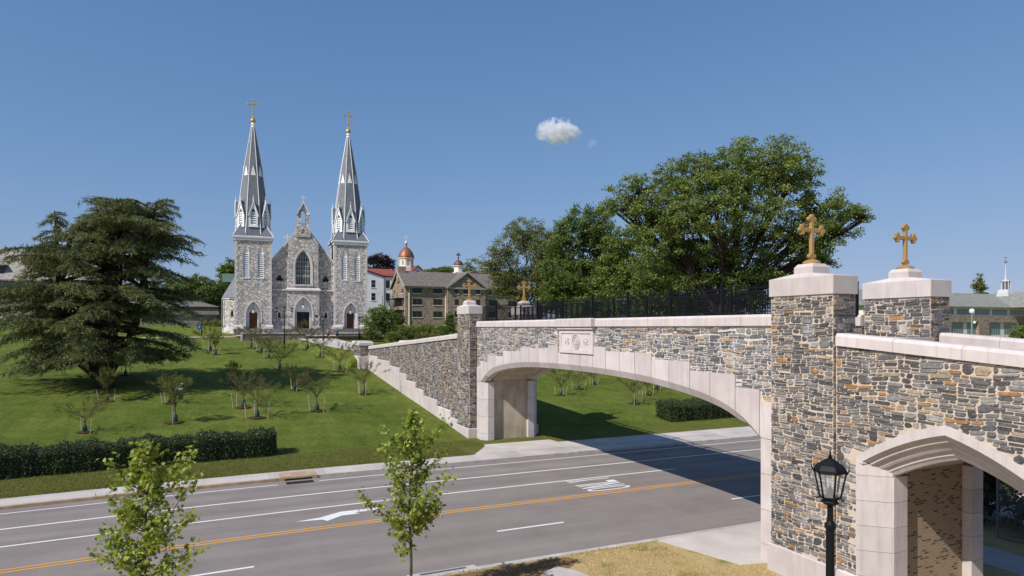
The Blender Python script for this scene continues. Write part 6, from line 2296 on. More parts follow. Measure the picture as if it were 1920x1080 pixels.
    for i, (x, y, lb, mat, lab) in enumerate([
        (23.6, 106.6, [(-.6, 0, 7.5, 1.1, .9, 1.1), (.7, .2, 7.1, .9, .8, .7)], 'leaf_olive', 'loose olive shrub just right of the right terrace wall'),
        (26.2, 104.4, [(0, 0, 6.9, 1.2, 1, .8), (1.3, .2, 6.6, .9, .8, .6)], 'leaf_olive', 'low olive shrub around the foot of the rightmost church lamp'),
        (28.6, 105.6, [(0, 0, 7.3, 1.3, 1, 1.2), (-.8, .3, 6.9, .9, .8, .8)], 'leaf_green', 'rounded green shrub right of the rightmost church lamp'),
        (31.4, 104.2, [(0, 0, 6.8, 1.5, 1, .8), (1.7, .3, 6.6, 1.1, .9, .6)], 'leaf_olive', 'spreading olive shrub midway along the planting below the hall'),
        (34.2, 105.0, [(0, 0, 6.9, 1.2, .9, .9)], 'leaf_olive', 'single small olive shrub nearest the far pier'),
        (29.0, 110.4, [(0, 0, 7.9, 1.4, 1.1, 1.1), (1.4, .3, 7.5, 1.1, .9, .9)], 'leaf_green', 'mid green shrub in front of the ball shaped one'),
        (32.6, 109.8, [(0, 0, 7.7, 1.3, 1.1, .9), (-1.3, 0, 7.3, 1, .8, .7)], 'leaf_olive', 'pale loose shrub right of the ball shaped one'),
        (36.6, 110.4, [(0, 0, 7.6, 1.2, 1, 1.0)], 'leaf_green', 'small green shrub left of the little upright tree')]):
        tree('shrub', lab, (x, y), lb, mat, 150, 24, .26, .17, 130 + i, .04, S, cat='shrub')
    tree('shrub', 'bright green bush at the right edge before the school block', (130.6, 70.3), [(0.0, -0.1, 7.4, 1.5, 1.1, 1.3), (-0.9, -0.3, 6.8, 1.1, 0.8, 1.2), (1.5, 0, 6.8, 1.6, 1.2, 1.4), (0, 0, 5.3, 2, 1.2, 1.2)], 'leaf_oak', 200, 24, .35, .25, 140, .05, None, cat='shrub')
    tree('young_tree', 'slim bright green sapling beside the second near pier', (50.3, 32.2), [(-0.15, 0, 8.9, .35, .3, .8), (0.1, 0.1, 8.0, .45, .3, .9), (0.0, 0, 6.8, .5, .4, .9)], 'leaf_maple', 70, 18, .16, .16, 141, .04, None)
    tree('shrub', 'dark shrub mass added to stand for deep shade beyond the chain link fence', (29.9, 9.5), [(-.413 * t, .911 * t, 2.0 + .5 * math.sin(t * 1.7), 2.0, 2.2, 2.2) for t in range(-9, 16, 2)], 'leaf_hedge', 1500, 40, .32, .2, 142, .05, None, cat='shrub')  # added dark foliage, stands in for the deep shadow behind the fence
    # small green things at the foot of the left tower and gatehouse
    tree('shrub', 'scrubby planting along the wall of the outbuilding', (1.5, 158.0), [(-3, 0, 8.9, 2, 1.2, .9), (0, 0, 9.1, 2.2, 1.2, 1.1), (3, 0, 8.9, 2, 1.2, .9)], 'leaf_olive', 200, 20, .35, .28, 143, .05, None, cat='shrub')


build_trees()


def build_cedar():
    rg = np.random.default_rng(55)
    bx, by = -9.06, 71.8
    gz = T(bx, by)
    root = thing('cedar_tree', 'huge dark spreading cedar with drooping tiers on the left lawn', 'tree', (bx, by, gz))
    W = lambda p: RV * p[0] + DV * p[1] + np.array([0, 0, p[2]])
    mb = MB()
    # several stems leaving a short thick bole
    solid_cores = [
        [(0, 0, -.2), (0, 0, .6), (-.2, .1, 2.0), (.5, .3, 4.5), (1.2, .2, 9), (1.4, 0, 14.2), (1.3, 0, 16.8)],
        [(0, 0, .5), (-1.0, -.3, 1.6), (-2.2, -.5, 2.6), (-3.6, -.4, 6), (-4.2, 0, 10), (-4.4, 0, 14.0), (-4.6, 0, 16.4)],
        [(0, .1, .8), (.8, .6, 2.4), (2.4, 1.0, 6), (3.4, .8, 11), (4.2, .5, 15.5), (4.7, .4, 17.4)],
        [(0, 0, .8), (-.6, .8, 3.0), (-1.2, 1.6, 8), (-1.0, 1.6, 13.2)],
    ]
    rads = [[1.0, .8, .62, .5, .36, .2, .05], [.5, .46, .42, .34, .24, .14, .04], [.5, .42, .34, .26, .16, .05], [.45, .36, .24, .06]]
    for s, r in zip(solid_cores, rads):
        mb.tube([W(p) for p in s], r, 9)
    mb.tube([W((0, 0, -.2)), W((.9, -.3, -.1))], [.5, .1], 6)
    mb.tube([W((0, 0, .1)), W((-.9, -.4, -.1))], [.45, .1], 6)

    def stem_at(si, z):
        s = np.array(solid_cores[si])
        return np.array([np.interp(z, s[:, 2], s[:, k]) for k in range(2)] + [z])
    # silhouette half-widths by height (left, right), metres from the bole
    hz = [2.0, 3.0, 4.5, 6, 8, 10, 11.5, 13, 14.5, 16, 17.4]
    hl = [9.0, 9.8, 9.8, 9.4, 8.8, 7.8, 6.4, 3.0, 2.0, 1.7, .6]
    hr = [8.0, 9.2, 8.6, 8.0, 7.7, 8.0, 7.0, 8.4, 6.8, 6.6, 3.4]
    NP, NA, NT = [], [], []
    def spray(P, A, up, w, tone):
        """side twig: a fan of needle tufts"""
        NP.append(P); NA.append(A); NT.append(tone)
    nb = 236
    for i in range(nb):
        z = rg.uniform(0, 1) ** 1.0 * 14.6 + 2.0 if i < 205 else rg.uniform(3.0, 9.0)
        th = rg.uniform(0, 2 * math.pi)
        ca, sa = math.cos(th), math.sin(th)
        si = 0 if z < 3 else int(rg.choice([0, 0, 1, 2, 3] if z < 13 else [0, 0, 2, 2]))
        st = stem_at(si, min(z, solid_cores[si][-1][2] - .3))
        tgt_r = np.interp(st[2], hz, hr) if ca > 0 else np.interp(st[2], hz, hl)
        reach = tgt_r * (abs(ca) * 1.0 + (1 - abs(ca)) * .85) * (rg.uniform(.45, .8) if rg.uniform() < .4 else rg.uniform(.8, 1.12))
        end = np.array([ca * reach, sa * reach * .92, 0])
        # measured from the bole, so subtract the stem offset
        d2 = end - np.array([st[0], st[1], 0])
        L = np.linalg.norm(d2)
        if L < 1.0:
            continue
        dr = d2 / L
        rise = rg.uniform(.12, .42) * L if z > 9 else rg.uniform(.03, .24) * L if z > 5.5 else rg.uniform(-.02, .12) * L
        droop = rg.uniform(.06, .24) * L if z > 5.5 else rg.uniform(.14, .34) * L
        n = max(5, int(L / .55))
        ts = np.linspace(0, 1, n + 1)
        side = np.array([-dr[1], dr[0], 0])
        bendk = rg.normal(0, .08) * L
        pts = np.array([st + d2 * t + np.array([0, 0, rise * t * (2 - t) * 1.0 - droop * t ** 3]) + side * bendk * math.sin(t * math.pi) for t in ts])
        cap = np.interp(pts[:, 0], [-10, -7, -5, -3, -2.2, -1.2, 0.5, 4.5, 7, 9.5], [8.5, 10.6, 12.2, 12.6, 12.9, 15.4, 17.5, 17.6, 16.0, 13.6]) + rg.normal(0, .25)
        pts[:, 2] = np.minimum(pts[:, 2], cap)
        lowz = np.interp(pts[:, 0], [-10, -5, -2, 1, 3, 6, 9], [.9, .9, 1.7, 2.0, 2.0, 2.4, 2.9]) + .35
        bad = np.where((pts[:, 2] < lowz) & (ts > .3))[0]
        if len(bad):
            m0 = bad[0]
            if m0 < 3:
                continue
            pts, ts, n = pts[:m0], ts[:m0], m0 - 1
        r0 = .035 + .017 * L
        mb.tube([W(p) for p in pts], list(r0 * (1 - ts * .88)), 5)
        tone = rg.uniform(0, 1)
        for k in range(1, n + 1):
            t = ts[k]
            if t < .28:
                continue
            p = pts[k]
            tw = (1.0 + .24 * L * (1 - t * .75)) * .75
            for s in (-1, 1):
                for q in range(2):
                    ang = rg.uniform(.5, 1.15)
                    a = dr * math.cos(ang) + side * s * math.sin(ang)
                    ln = tw * rg.uniform(.55, 1.15)
                    m = max(3, int(ln / .16))
                    u = np.linspace(.1, 1, m)
                    Q = p + a * (u * ln)[:, None]
                    Q[:, 2] += -u ** 2 * ln * rg.uniform(.12, .5) + .04 * np.sin(u * 3)
                    for e in range(3):
                        J = rg.normal(0, .055, Q.shape)
                        av = np.tile(a, (m, 1)) + rg.normal(0, .5, Q.shape)
                        av[:, 2] -= rg.uniform(.0, .9, m)
                        NP.append(Q + J); NA.append(av)
                        NT.append(np.clip(tone * .6 + u * .35 + rg.normal(0, .12, m), 0, 1))
        # tip plume
        m = 10
        Q = pts[-1] + dr * np.linspace(-.4, .5, m)[:, None] + rg.normal(0, .08, (m, 3))
        Q[:, 2] -= np.linspace(0, .25, m)
        NP.append(Q); NA.append(np.tile(dr, (m, 1)) + rg.normal(0, .4, (m, 3))); NT.append(np.full(m, .8))
    # feathery leaders, leaning plumes at the top
    plumes = []
    for si, n, lo, Lm in ((0, 16, 13.6, 2.0), (1, 26, 9.8, 2.5), (2, 22, 13.0, 2.8), (3, 8, 11.5, 1.8)):
        st = np.array(solid_cores[si])
        zt = st[-1, 2]
        for q in range(n):
            z = lo + (zt - lo) * (q + .5) / n
            c = stem_at(si, z)
            L = .5 + Lm * (1 - (z - lo) / (zt - lo + .6)) ** .8 * rg.uniform(.55, 1.1)
            th = rg.uniform(0, 6.28)
            plumes.append((c, np.array([math.cos(th), math.sin(th), rg.uniform(.05, .45)]), L))
    plumes += [(stem_at(2, 16.2), np.array([1, 0, .35]), 2.6), (stem_at(2, 17.0), np.array([1, .2, .3]), 2.0), (stem_at(2, 15.2), np.array([1, -.2, .25]), 3.2), (stem_at(2, 14.2), np.array([1, 0, .1]), 3.0),
               (stem_at(0, 16.0), np.array([-1, .1, .35]), 2.0), (stem_at(0, 16.5), np.array([.8, .3, .5]), 1.3), (stem_at(0, 15.8), np.array([-1, -.3, .3]), 2.6),
               (stem_at(1, 15.6), np.array([-1, .2, .1]), 1.7), (stem_at(1, 15.9), np.array([.9, 0, -.1]), 1.2), (stem_at(1, 14.6), np.array([-1, 0, 0.0]), 2.0), (stem_at(1, 13.6), np.array([-1, .3, .05]), 2.3), (stem_at(2, 17.3), np.array([1, .1, .55]), 1.6)]
    for c, a, L in plumes:
        dr = a / np.linalg.norm(a)
        side = np.array([-dr[1], dr[0], 0])
        m = max(4, int(L / .11))
        u = np.linspace(.08, 1, m)
        Q = c + dr * (u * L)[:, None]
        Q[:, 2] -= u ** 2.2 * L * .38
        mb.tube([W(Q[0]), W(Q[m // 2]), W(Q[-1])], [.04, .025, .008], 4)
        for e in range(9):
            w = (1 - u * .6) * L * .22
            J = side * (rg.uniform(-1, 1, m) * w)[:, None] + rg.normal(0, .05, (m, 3))
            J[:, 2] -= np.abs(rg.normal(0, .12, m))
            av = np.tile(dr * .8, (m, 1)) + rg.normal(0, .45, (m, 3))
            av[:, 2] -= rg.uniform(0, .7, m)
            NP.append(Q + J); NA.append(av); NT.append(np.clip(.3 + u * .4 + rg.normal(0, .12, m), 0, 1))
    P, A, Tn = np.concatenate(NP), np.concatenate(NA), np.concatenate(NT)
    lim = np.interp(P[:, 0], [-10, -5, -2, 1, 3, 6, 9], [.9, .9, 1.7, 2.0, 2.0, 2.4, 2.9]) + .5 * np.sin(P[:, 0] * 2.3 + 1.5 * P[:, 1]) + rg.normal(0, .12, len(P))
    keep = P[:, 2] > lim
    P, A, Tn = P[keep], A[keep], Tn[keep]
    PW = P[:, :1] * RV + P[:, 1:2] * DV
    PW[:, 2] = P[:, 2]
    AW = A[:, :1] * RV + A[:, 1:2] * DV
    AW[:, 2] = A[:, 2]
    V, F, TT = leaf_geo(PW, .36, Tn, rg, .3, .22, 'needle', AW, .25)
    mesh_np('crown', V, F, 'needle_cedar', root, TT)
    mb.build('trunk', 'bark_dark', root, world=False)


build_cedar()


def build_hedges():
    for i, (pts, w, h, lab) in enumerate([
        ([(-34, 42.7), (-26, 42.9), (-18, 43.2), (-10.3, 43.8), (-3, 44.4), (3.7, 44.7)], 1.75, 1.5, 'long dark clipped hedge parallel to the road on the left lawn'),
        ([(35.3, 46.5), (39, 46.5), (44, 46.6), (52, 46.7)], 2.2, 1.5, 'dark clipped hedge on the lawn seen through the bridge arch')]):
        rg = np.random.default_rng(70 + i)
        c = pts[len(pts) // 2]
        root = thing('hedge', lab, 'hedge', (c[0], c[1], T(*c)))
        P = np.array(pts, float)
        seg = np.linalg.norm(np.diff(P, axis=0), axis=1)
        cum = np.concatenate([[0], np.cumsum(seg)])
        Lt = cum[-1]
        n = int(Lt * 2300)
        s = rg.uniform(0, Lt, n)
        X, Y = np.interp(s, cum, P[:, 0]), np.interp(s, cum, P[:, 1])
        u = rg.uniform(-1, 1, n)
        v = rg.uniform(0, 1, n)
        face = rg.uniform(0, 1, n)
        lump = .10 * np.sin(s * 1.9) + .07 * np.sin(s * 4.3 + 1) + .05 * np.sin(s * 9 + 2)
        uu = np.where(face < .45, -1 + rg.exponential(.06, n), np.where(face < .6, 1 - rg.exponential(.06, n), u))
        hh = np.where(face >= .6, 1 - rg.exponential(.05, n), v)
        rounding = np.clip((np.abs(uu) - .55) / .45, 0, 1) ** 2 * .12
        e = np.minimum(s, Lt - s)
        endr = np.sqrt(np.clip(e / .5, 0, 1)) * .25 + .75
        off = uu * w / 2 * endr * (1 + lump * .5) + rg.normal(0, .05, n)
        zz = np.clip(hh - rounding, .02, 1.1) * (h + lump) + rg.normal(0, .05, n)
        # ends closed with leaves as well
        ne = int(w * h * 900)
        for sx, px0 in ((-1, P[0]), (1, P[-1])):
            pass
        C = np.stack([X, Y + off, terr(X, Y + off) + np.maximum(zz, .03)], -1)
        E = []
        for px0, dx in ((P[0], -1), (P[-1], 1)):
            q = np.stack([px0[0] + dx * rg.exponential(.05, ne) * -1 + rg.normal(0, .05, ne), px0[1] + rg.uniform(-.9, .9, ne) * w / 2, np.zeros(ne)], -1)
            q[:, 2] = terr(q[:, 0], q[:, 1]) + rg.uniform(0.03, h * .95, ne)
            E.append(q)
        C = np.concatenate([C] + E)
        C -= np.array(root.location)
        V, F, Tn = leaf_geo(C, .085, np.clip(rg.normal(.45, .25, len(C)), 0, 1), rg, .25, .7)
        mesh_np('foliage', V, F, 'leaf_hedge', root, Tn)
        # solid core added inside the leaves to block light
        mb = MB()
        m = int(Lt * 2)
        rings = []
        for k in range(m + 1):
            t = Lt * k / m
            t = min(max(t, .15), Lt - .15)
            x, y = float(np.interp(t, cum, P[:, 0])), float(np.interp(t, cum, P[:, 1]))
            g = T(x, y)
            a = w / 2 * .84
            rings.append([(x, y - a, g - .1), (x, y + a, g - .1), (x, y + a, g + h * .72), (x, y + a * .6, g + h * .88), (x, y - a * .6, g + h * .88), (x, y - a, g + h * .72)])
        mb.loft(rings)
        mb.build('solid_cores', 'leaf_hedge', root)


build_hedges()


# ------------------------------------------------------------------ young trees
def sapling_proto(seed, h, spread, mat, leaves, lsize, shape):
    """staked young tree: built at the origin, sub-shapes in its own frame"""
    rg = np.random.default_rng(seed)
    root = thing('sapling', 'tmp', 'young tree', (0, 0, 0))
    mb = MB()
    fork = h * .3
    mb.tube([(0, 0, -.1), (.01, 0, fork * .6), (0, .02, fork)], [.055, .045, .04], 6)
    tips = []
    nb = 20
    for k in range(nb):
        th = 2 * math.pi * k / nb * 2.4 + rg.uniform(-.3, .3)
        el = rg.uniform(.45, 1.25) if shape == 'vase' else rg.uniform(.7, 1.4)
        L = (h - fork) * rg.uniform(.7, 1.0)
        out = math.cos(el) * L * spread
        up = math.sin(el) * L * .95
        z0 = fork * rg.uniform(.85, 1.35)
        p1 = np.array([math.cos(th) * out * .45, math.sin(th) * out * .45, z0 + up * .5])
        p2 = np.array([math.cos(th) * out, math.sin(th) * out, z0 + up])
        mb.tube([(0, 0, z0), p1, p2], [.012, .008, .003], 4)
        for q in range(22):
            t = rg.uniform(.3, 1)
            b = p1 * (1 - t) + p2 * t if t > .5 else p1 * (2 * t) + np.array([0, 0, z0]) * (1 - 2 * t)
            d = rg.normal(size=3) * .5 + (p2 - p1) / (np.linalg.norm(p2 - p1) + 1e-6)
            e = b + d * rg.uniform(.25, .7) * h * .15
            mb.tube([b, (b + e) / 2 + rg.normal(0, .03, 3), e], [.005, .0035, .002], 3)
            tips.append((b, e))
    mb.build('trunk', 'twig', root, world=False)
    idx = rg.integers(0, len(tips), leaves)
    t = rg.uniform(.1, 1.1, leaves)
    B = np.array([tips[i][0] for i in idx])
    E2 = np.array([tips[i][1] for i in idx])
    C = B + (E2 - B) * t[:, None] + rg.normal(0, .05, (leaves, 3))
    V, F, Tn = leaf_geo(C, lsize, rg.uniform(0, 1, leaves), rg, .3, .55)
    mesh_np('crown', V, F, mat, root, Tn)
    mb = MB()
    mb.lathe((0, 0, .02), [(.15, 0), (.19, .12), (.17, .36), (.10, .56), (.05, .64)], 9)
    mb.build('watering_bag', 'watering_bag', root, world=False)
    mb = MB()
    n = 18
    rr = [.62 * rg.uniform(.85, 1.15) for _ in range(n)]
    mb.loft([[(rr[k] * f * math.cos(2 * math.pi * k / n), rr[k] * f * math.sin(2 * math.pi * k / n), z) for k in range(n)] for f, z in ((1.0, -.12), (1.0, .03), (.75, .07), (.3, .09))])
    mb.build('mulch', 'mulch', root, world=False)
    for k in range(rg.integers(2, 4)):
        a = rg.uniform(-.4, .4) + (0, math.pi, 1.9)[k]
        d = .72
        lean = rg.uniform(.05, .28)
        mb = MB()
        mb.tube([(d * math.cos(a), d * math.sin(a), -.1), ((d + lean) * math.cos(a), (d + lean) * math.sin(a), 1.15)], [.028, .028], 5)
        mb.build('stake', 'stake_wood', root, world=False)
    return root


def build_saplings():
    sparse = [sapling_proto(200 + k, 3.05, 1.3, 'leaf_sapling', 2700, .068, 'vase') for k in range(4)]
    full = [sapling_proto(210 + k, 3.4, .75, 'leaf_olive', 3900, .08, 'round') for k in range(2)]
    used = set()
    S = [  # x, y, kind, index, scale, label
        (-7.92, 53.8, 0, 0, .95, 'bare spreading sapling standing just above the left hedge'),
        (-7.95, 64.86, 1, 0, .8, 'leafy sapling in front of the cedar trunk'),
        (-2.45, 55.4, 1, 1, 1.0, 'fullest leafy sapling, with green bag and two stakes, left lawn'),
        (-8.0, 78.5, 0, 1, .8, 'small sapling half hidden behind the cedar trunk'),
        (-3.19, 63.07, 0, 2, .85, 'sapling beside the small white board'),
        (2.03, 70.96, 1, 0, .85, 'darker leafy sapling right of the cedar in its shadow edge'),
        (2.46, 59.96, 0, 3, 1.0, 'thin sapling behind the right end of the left hedge'),
        (3.28, 55.55, 0, 1, 1.0, 'thin sapling nearest the right end of the left hedge'),
        (7.4, 67.23, 0, 0, .95, 'thin sapling alone in the middle of the lawn'),
        (8.03, 57.1, 0, 2, 1.05, 'wide vase shaped sapling low on the open lawn'),
        (13.37, 63.73, 0, 3, 1.0, 'wide sapling closest to the sloping stone wall'),
        (7.17, 79.94, 0, 1, 1.0, 'sapling with bright bag in the cedar shadow band'),
        (13.48, 77.69, 0, 0, 1.1, 'sapling just left of the squat end pillar'),
        (13.0, 89.29, 0, 2, 1.1, 'sapling with two pale stakes below the church walk'),
        (6.69, 89.66, 0, 3, 1.1, 'dark twiggy sapling uphill of the shadow band'),
        (6.18, 95.45, 0, 0, 1.1, 'sapling below the middle of the left terrace wall'),
        (5.18, 99.55, 0, 1, 1.1, 'sapling at the left end of the left terrace wall'),
        (11.16, 102.06, 0, 2, 1.1, 'tall sapling right of the three lantern lamp'),
        (12.34, 97.03, 0, 3, 1.25, 'tallest sapling, before the central church door'),
        (0.52, 93.47, 1, 1, 1.0, 'bushy dark sapling at the top of the lawn by the cedar tip'),
        (-0.11, 97.5, 0, 3, 1.15, 'pale sapling behind the bushy one at the lawn top'),
        (31.77, 58.26, 0, 2, 1.0, 'leftmost sapling seen through the arch, nearest the abutment'),
        (35.23, 60.69, 0, 0, .8, 'short sapling with broad mulch ring seen through the arch'),
        (38.46, 62.87, 0, 1, .8, 'sapling with tall stakes, farthest up under the arch crown'),
        (36.88, 53.0, 0, 3, 1.0, 'lowest sapling through the arch, left of the far hedge'),
        (40.8, 56.23, 0, 2, .9, 'sapling just behind the lowest one through the arch'),
        (43.84, 58.84, 0, 0, .9, 'sapling rightmost through the arch, under the descending soffit'),
        (38.19, 72.15, 0, 3, .9, 'distant sapling just visible under the left of the soffit')]
    rg = np.random.default_rng(9)
    for x, y, kd, ix, s, lab in S:
        pr = (sparse, full)[kd][ix]
        rz = rg.uniform(0, 6.28)
        s *= rg.uniform(.82, 1.14)
        if id(pr) not in used:
            used.add(id(pr))
            pr.location = (x, y, T(x, y))
            pr.rotation_euler = (0, 0, rz)
            pr.scale = (s,) * 3
            pr['label'] = lab
            pr['group'] = 'staked saplings on the lawn'
        else:
            copy_thing(pr, (x, y, T(x, y)), rz, s, lab, 'staked saplings on the lawn')


build_saplings()


def build_street_maple(xy, h, seed, label, rmax, tiers):
    rg = np.random.default_rng(seed)
    root = thing('maple_sapling', label, 'young tree', (xy[0], xy[1], .15), 0, 'young maples on the near verge')
    mb = MB()
    pts = [(0, 0, -.1), (.02, 0, h * .25), (-.03, .02, h * .5), (.03, 0, h * .75), (0.02, 0, h * .97)]
    mb.tube(pts, [.05, .042, .033, .02, .006], 7)
    C, A = [], []
    for z, th, L, upk in tiers:
        b = np.array([np.interp(z, [p[2] for p in pts], [p[0] for p in pts]), 0.0, z])
        d = RV * math.cos(th) + DV * math.sin(th)
        e1 = b + d * L * .5 + np.array([0, 0, L * upk * .35])
        e2 = b + d * L + np.array([0, 0, L * upk])
        mb.tube([b, e1, e2], [.016, .011, .004], 5)
        n = int(22 + L * 78)
        for k in range(n):
            t = rg.uniform(.22, 1.06)
            p = (b + (e1 - b) * t * 2) if t < .5 else (e1 + (e2 - e1) * (t * 2 - 1))
            q = p + rg.normal(0, .085 + .03 * L, 3) + np.array([0, 0, .02])
            C.append(q)
            A.append((q - p) + rg.normal(0, .05, 3) + np.array([0, 0, -.03]))
            if k % 6 == 0:
                mb.tube([p, (p + q) / 2, q], [.005, .004, .002], 3)
    for k in range(150):
        z = h * (.80 + .19 * rg.uniform())
        C.append(np.array([rg.normal(0, .10), rg.normal(0, .10), z]))
        A.append(rg.normal(0, 1, 3))
    mb.build('trunk', 'bark', root, world=False)
    C, A = np.array(C), np.array(A)
    V, F, Tn = leaf_geo(C, .125, np.clip(rg.normal(.5, .25, len(C)), 0, 1), rg, .5, 1.0, 'maple', A, .2)
    mesh_np('crown', V, F, 'leaf_maple', root, Tn)


def build_maples():
    # tiers: height on the stem, direction (0 = right, pi = left), length, steepness
    rg = np.random.default_rng(90)

    def rnd(h, n, zmin, prof):
        out = []
        for k in range(n):
            z = zmin + (h * .95 - zmin) * (k + rg.uniform(-.3, .3)) / n
            th = rg.uniform(0, 2 * math.pi)
            out.append((z, th, max(.22, float(np.interp(z / h, *prof)) * rg.uniform(.7, 1.1)), rg.uniform(.55, 1.2)))
        return out
    h = 5.75
    t2 = rnd(h, 26, 1.9, ([.3, .45, .6, .75, .9, 1.0], [.85, .75, .55, .45, .3, .15])) + [(2.9, 0, 1.15, .8), (2.4, math.pi, 1.35, .55), (3.7, .3, 1.0, .8), (4.0, math.pi - .3, .95, .5), (4.4, .1, .95, 1.0), (4.3, math.pi, .75, 1.1), (1.6, math.pi, .35, .2), (2.1, 0.2, .85, .9), (1.9, 2.6, .8, .9), (2.6, 5.2, .8, .9), (2.2, 1.2, .7, .9)]
    build_street_maple((5.2, 18.5), h, 91, 'young maple in bright leaf before the bridge, right of the pair', 1.2, t2)
    h = 5.4
    t1 = rnd(h, 30, 1.7, ([.3, .45, .6, .75, .9, 1.0], [.8, .68, .55, .45, .3, .15])) + [(2.6, 0, 1.15, .75), (2.4, math.pi, 1.0, .65), (3.1, math.pi, .95, 1.0), (3.6, 0, .9, 1.1), (4.0, math.pi, .9, .8), (4.1, .2, 1.0, .9), (2.9, 0.1, 1.1, 1.3), (2.0, 0, 1.3, .5), (2.0, math.pi, 1.1, .5)]
    build_street_maple((-1.45, 18.4), h, 92, 'young maple in bright leaf at lower left of the road', 1.2, t1)


build_maples()


def build_grass():
    """loose blades: straw verge in front, green fringe along the far sidewalk"""
    rg = np.random.default_rng(17)

    def tufts(name, X, Y, Z, hgt, mat, tint):
        n = len(X)
        C = np.stack([X, Y, Z], -1)
        ax = rg.normal(0, .55, (n, 3))
        ax[:, 2] = rg.uniform(.35, 1.2, n)
        V, F, Tn = leaf_geo(C, hgt, tint, rg, 0.0, .16, 'needle', ax)
        o = mesh_np(name, V, F, mat, None, Tn)
        tag(o, kind='stuff')
    n = 52000
    X = rg.uniform(3.5, 17.2, n)
    Y = 20.55 - rg.uniform(0, 1, n) ** 1.2 * 10.5
    ok = ~((X > 15.2) & (Y > 17.2 - (X - 16) * .1) & (Y < 20.7)) & ~((X < 11.5) & (X > 5.2) & (Y > 19.1) & (rg.uniform(0, 1, n) < .93)) & ~((X > 9.2) & (X < 11.2) & (Y > 17.7) & (Y < 19.6)) & ~((X > 16.8)) & ~((X > 12.5) & (Y < 12.9))
    tufts('dry_grass_blades', X[ok], Y[ok], np.full(ok.sum(), .15), .085, 'blade_grass', np.clip(rg.normal(.5, .25, ok.sum()), 0, 1))
    n = 16000
    X = rg.uniform(4, 17, n)
    Y = 20.6 - rg.uniform(0, 1, n) ** 2 * 9
    pn = np.sin(X * 1.3 + 1) * np.sin(Y * 1.7) + rg.normal(0, .4, n)
    ok = (pn > .55) & ~((X > 15.2) & (Y > 17.0)) & ~((X > 9.2) & (X < 11.2) & (Y > 17.7) & (Y < 19.6)) & ~((X > 12.5) & (Y < 12.9))
    tufts('grass_blades', X[ok], Y[ok], np.full(ok.sum(), .15), .09, 'blade_green', rg.uniform(0, 1, ok.sum()))
    n = 60000
    X = rg.uniform(-22, 17, n)
    Y0 = 39.25 + rg.uniform(0, 1, n) ** 1.3 * 5.0
    Y = Y0 + bend(X) * np.clip((48 - Y0) / 8, 0, 1)
    ok = ~((X > 15.0) & (Y0 < 42))
    tufts('grass_blades', X[ok], Y[ok], terr(X, Y0)[ok], .10, 'blade_green', np.clip(rg.normal(.45, .25, n), 0, 1)[ok])


build_grass()


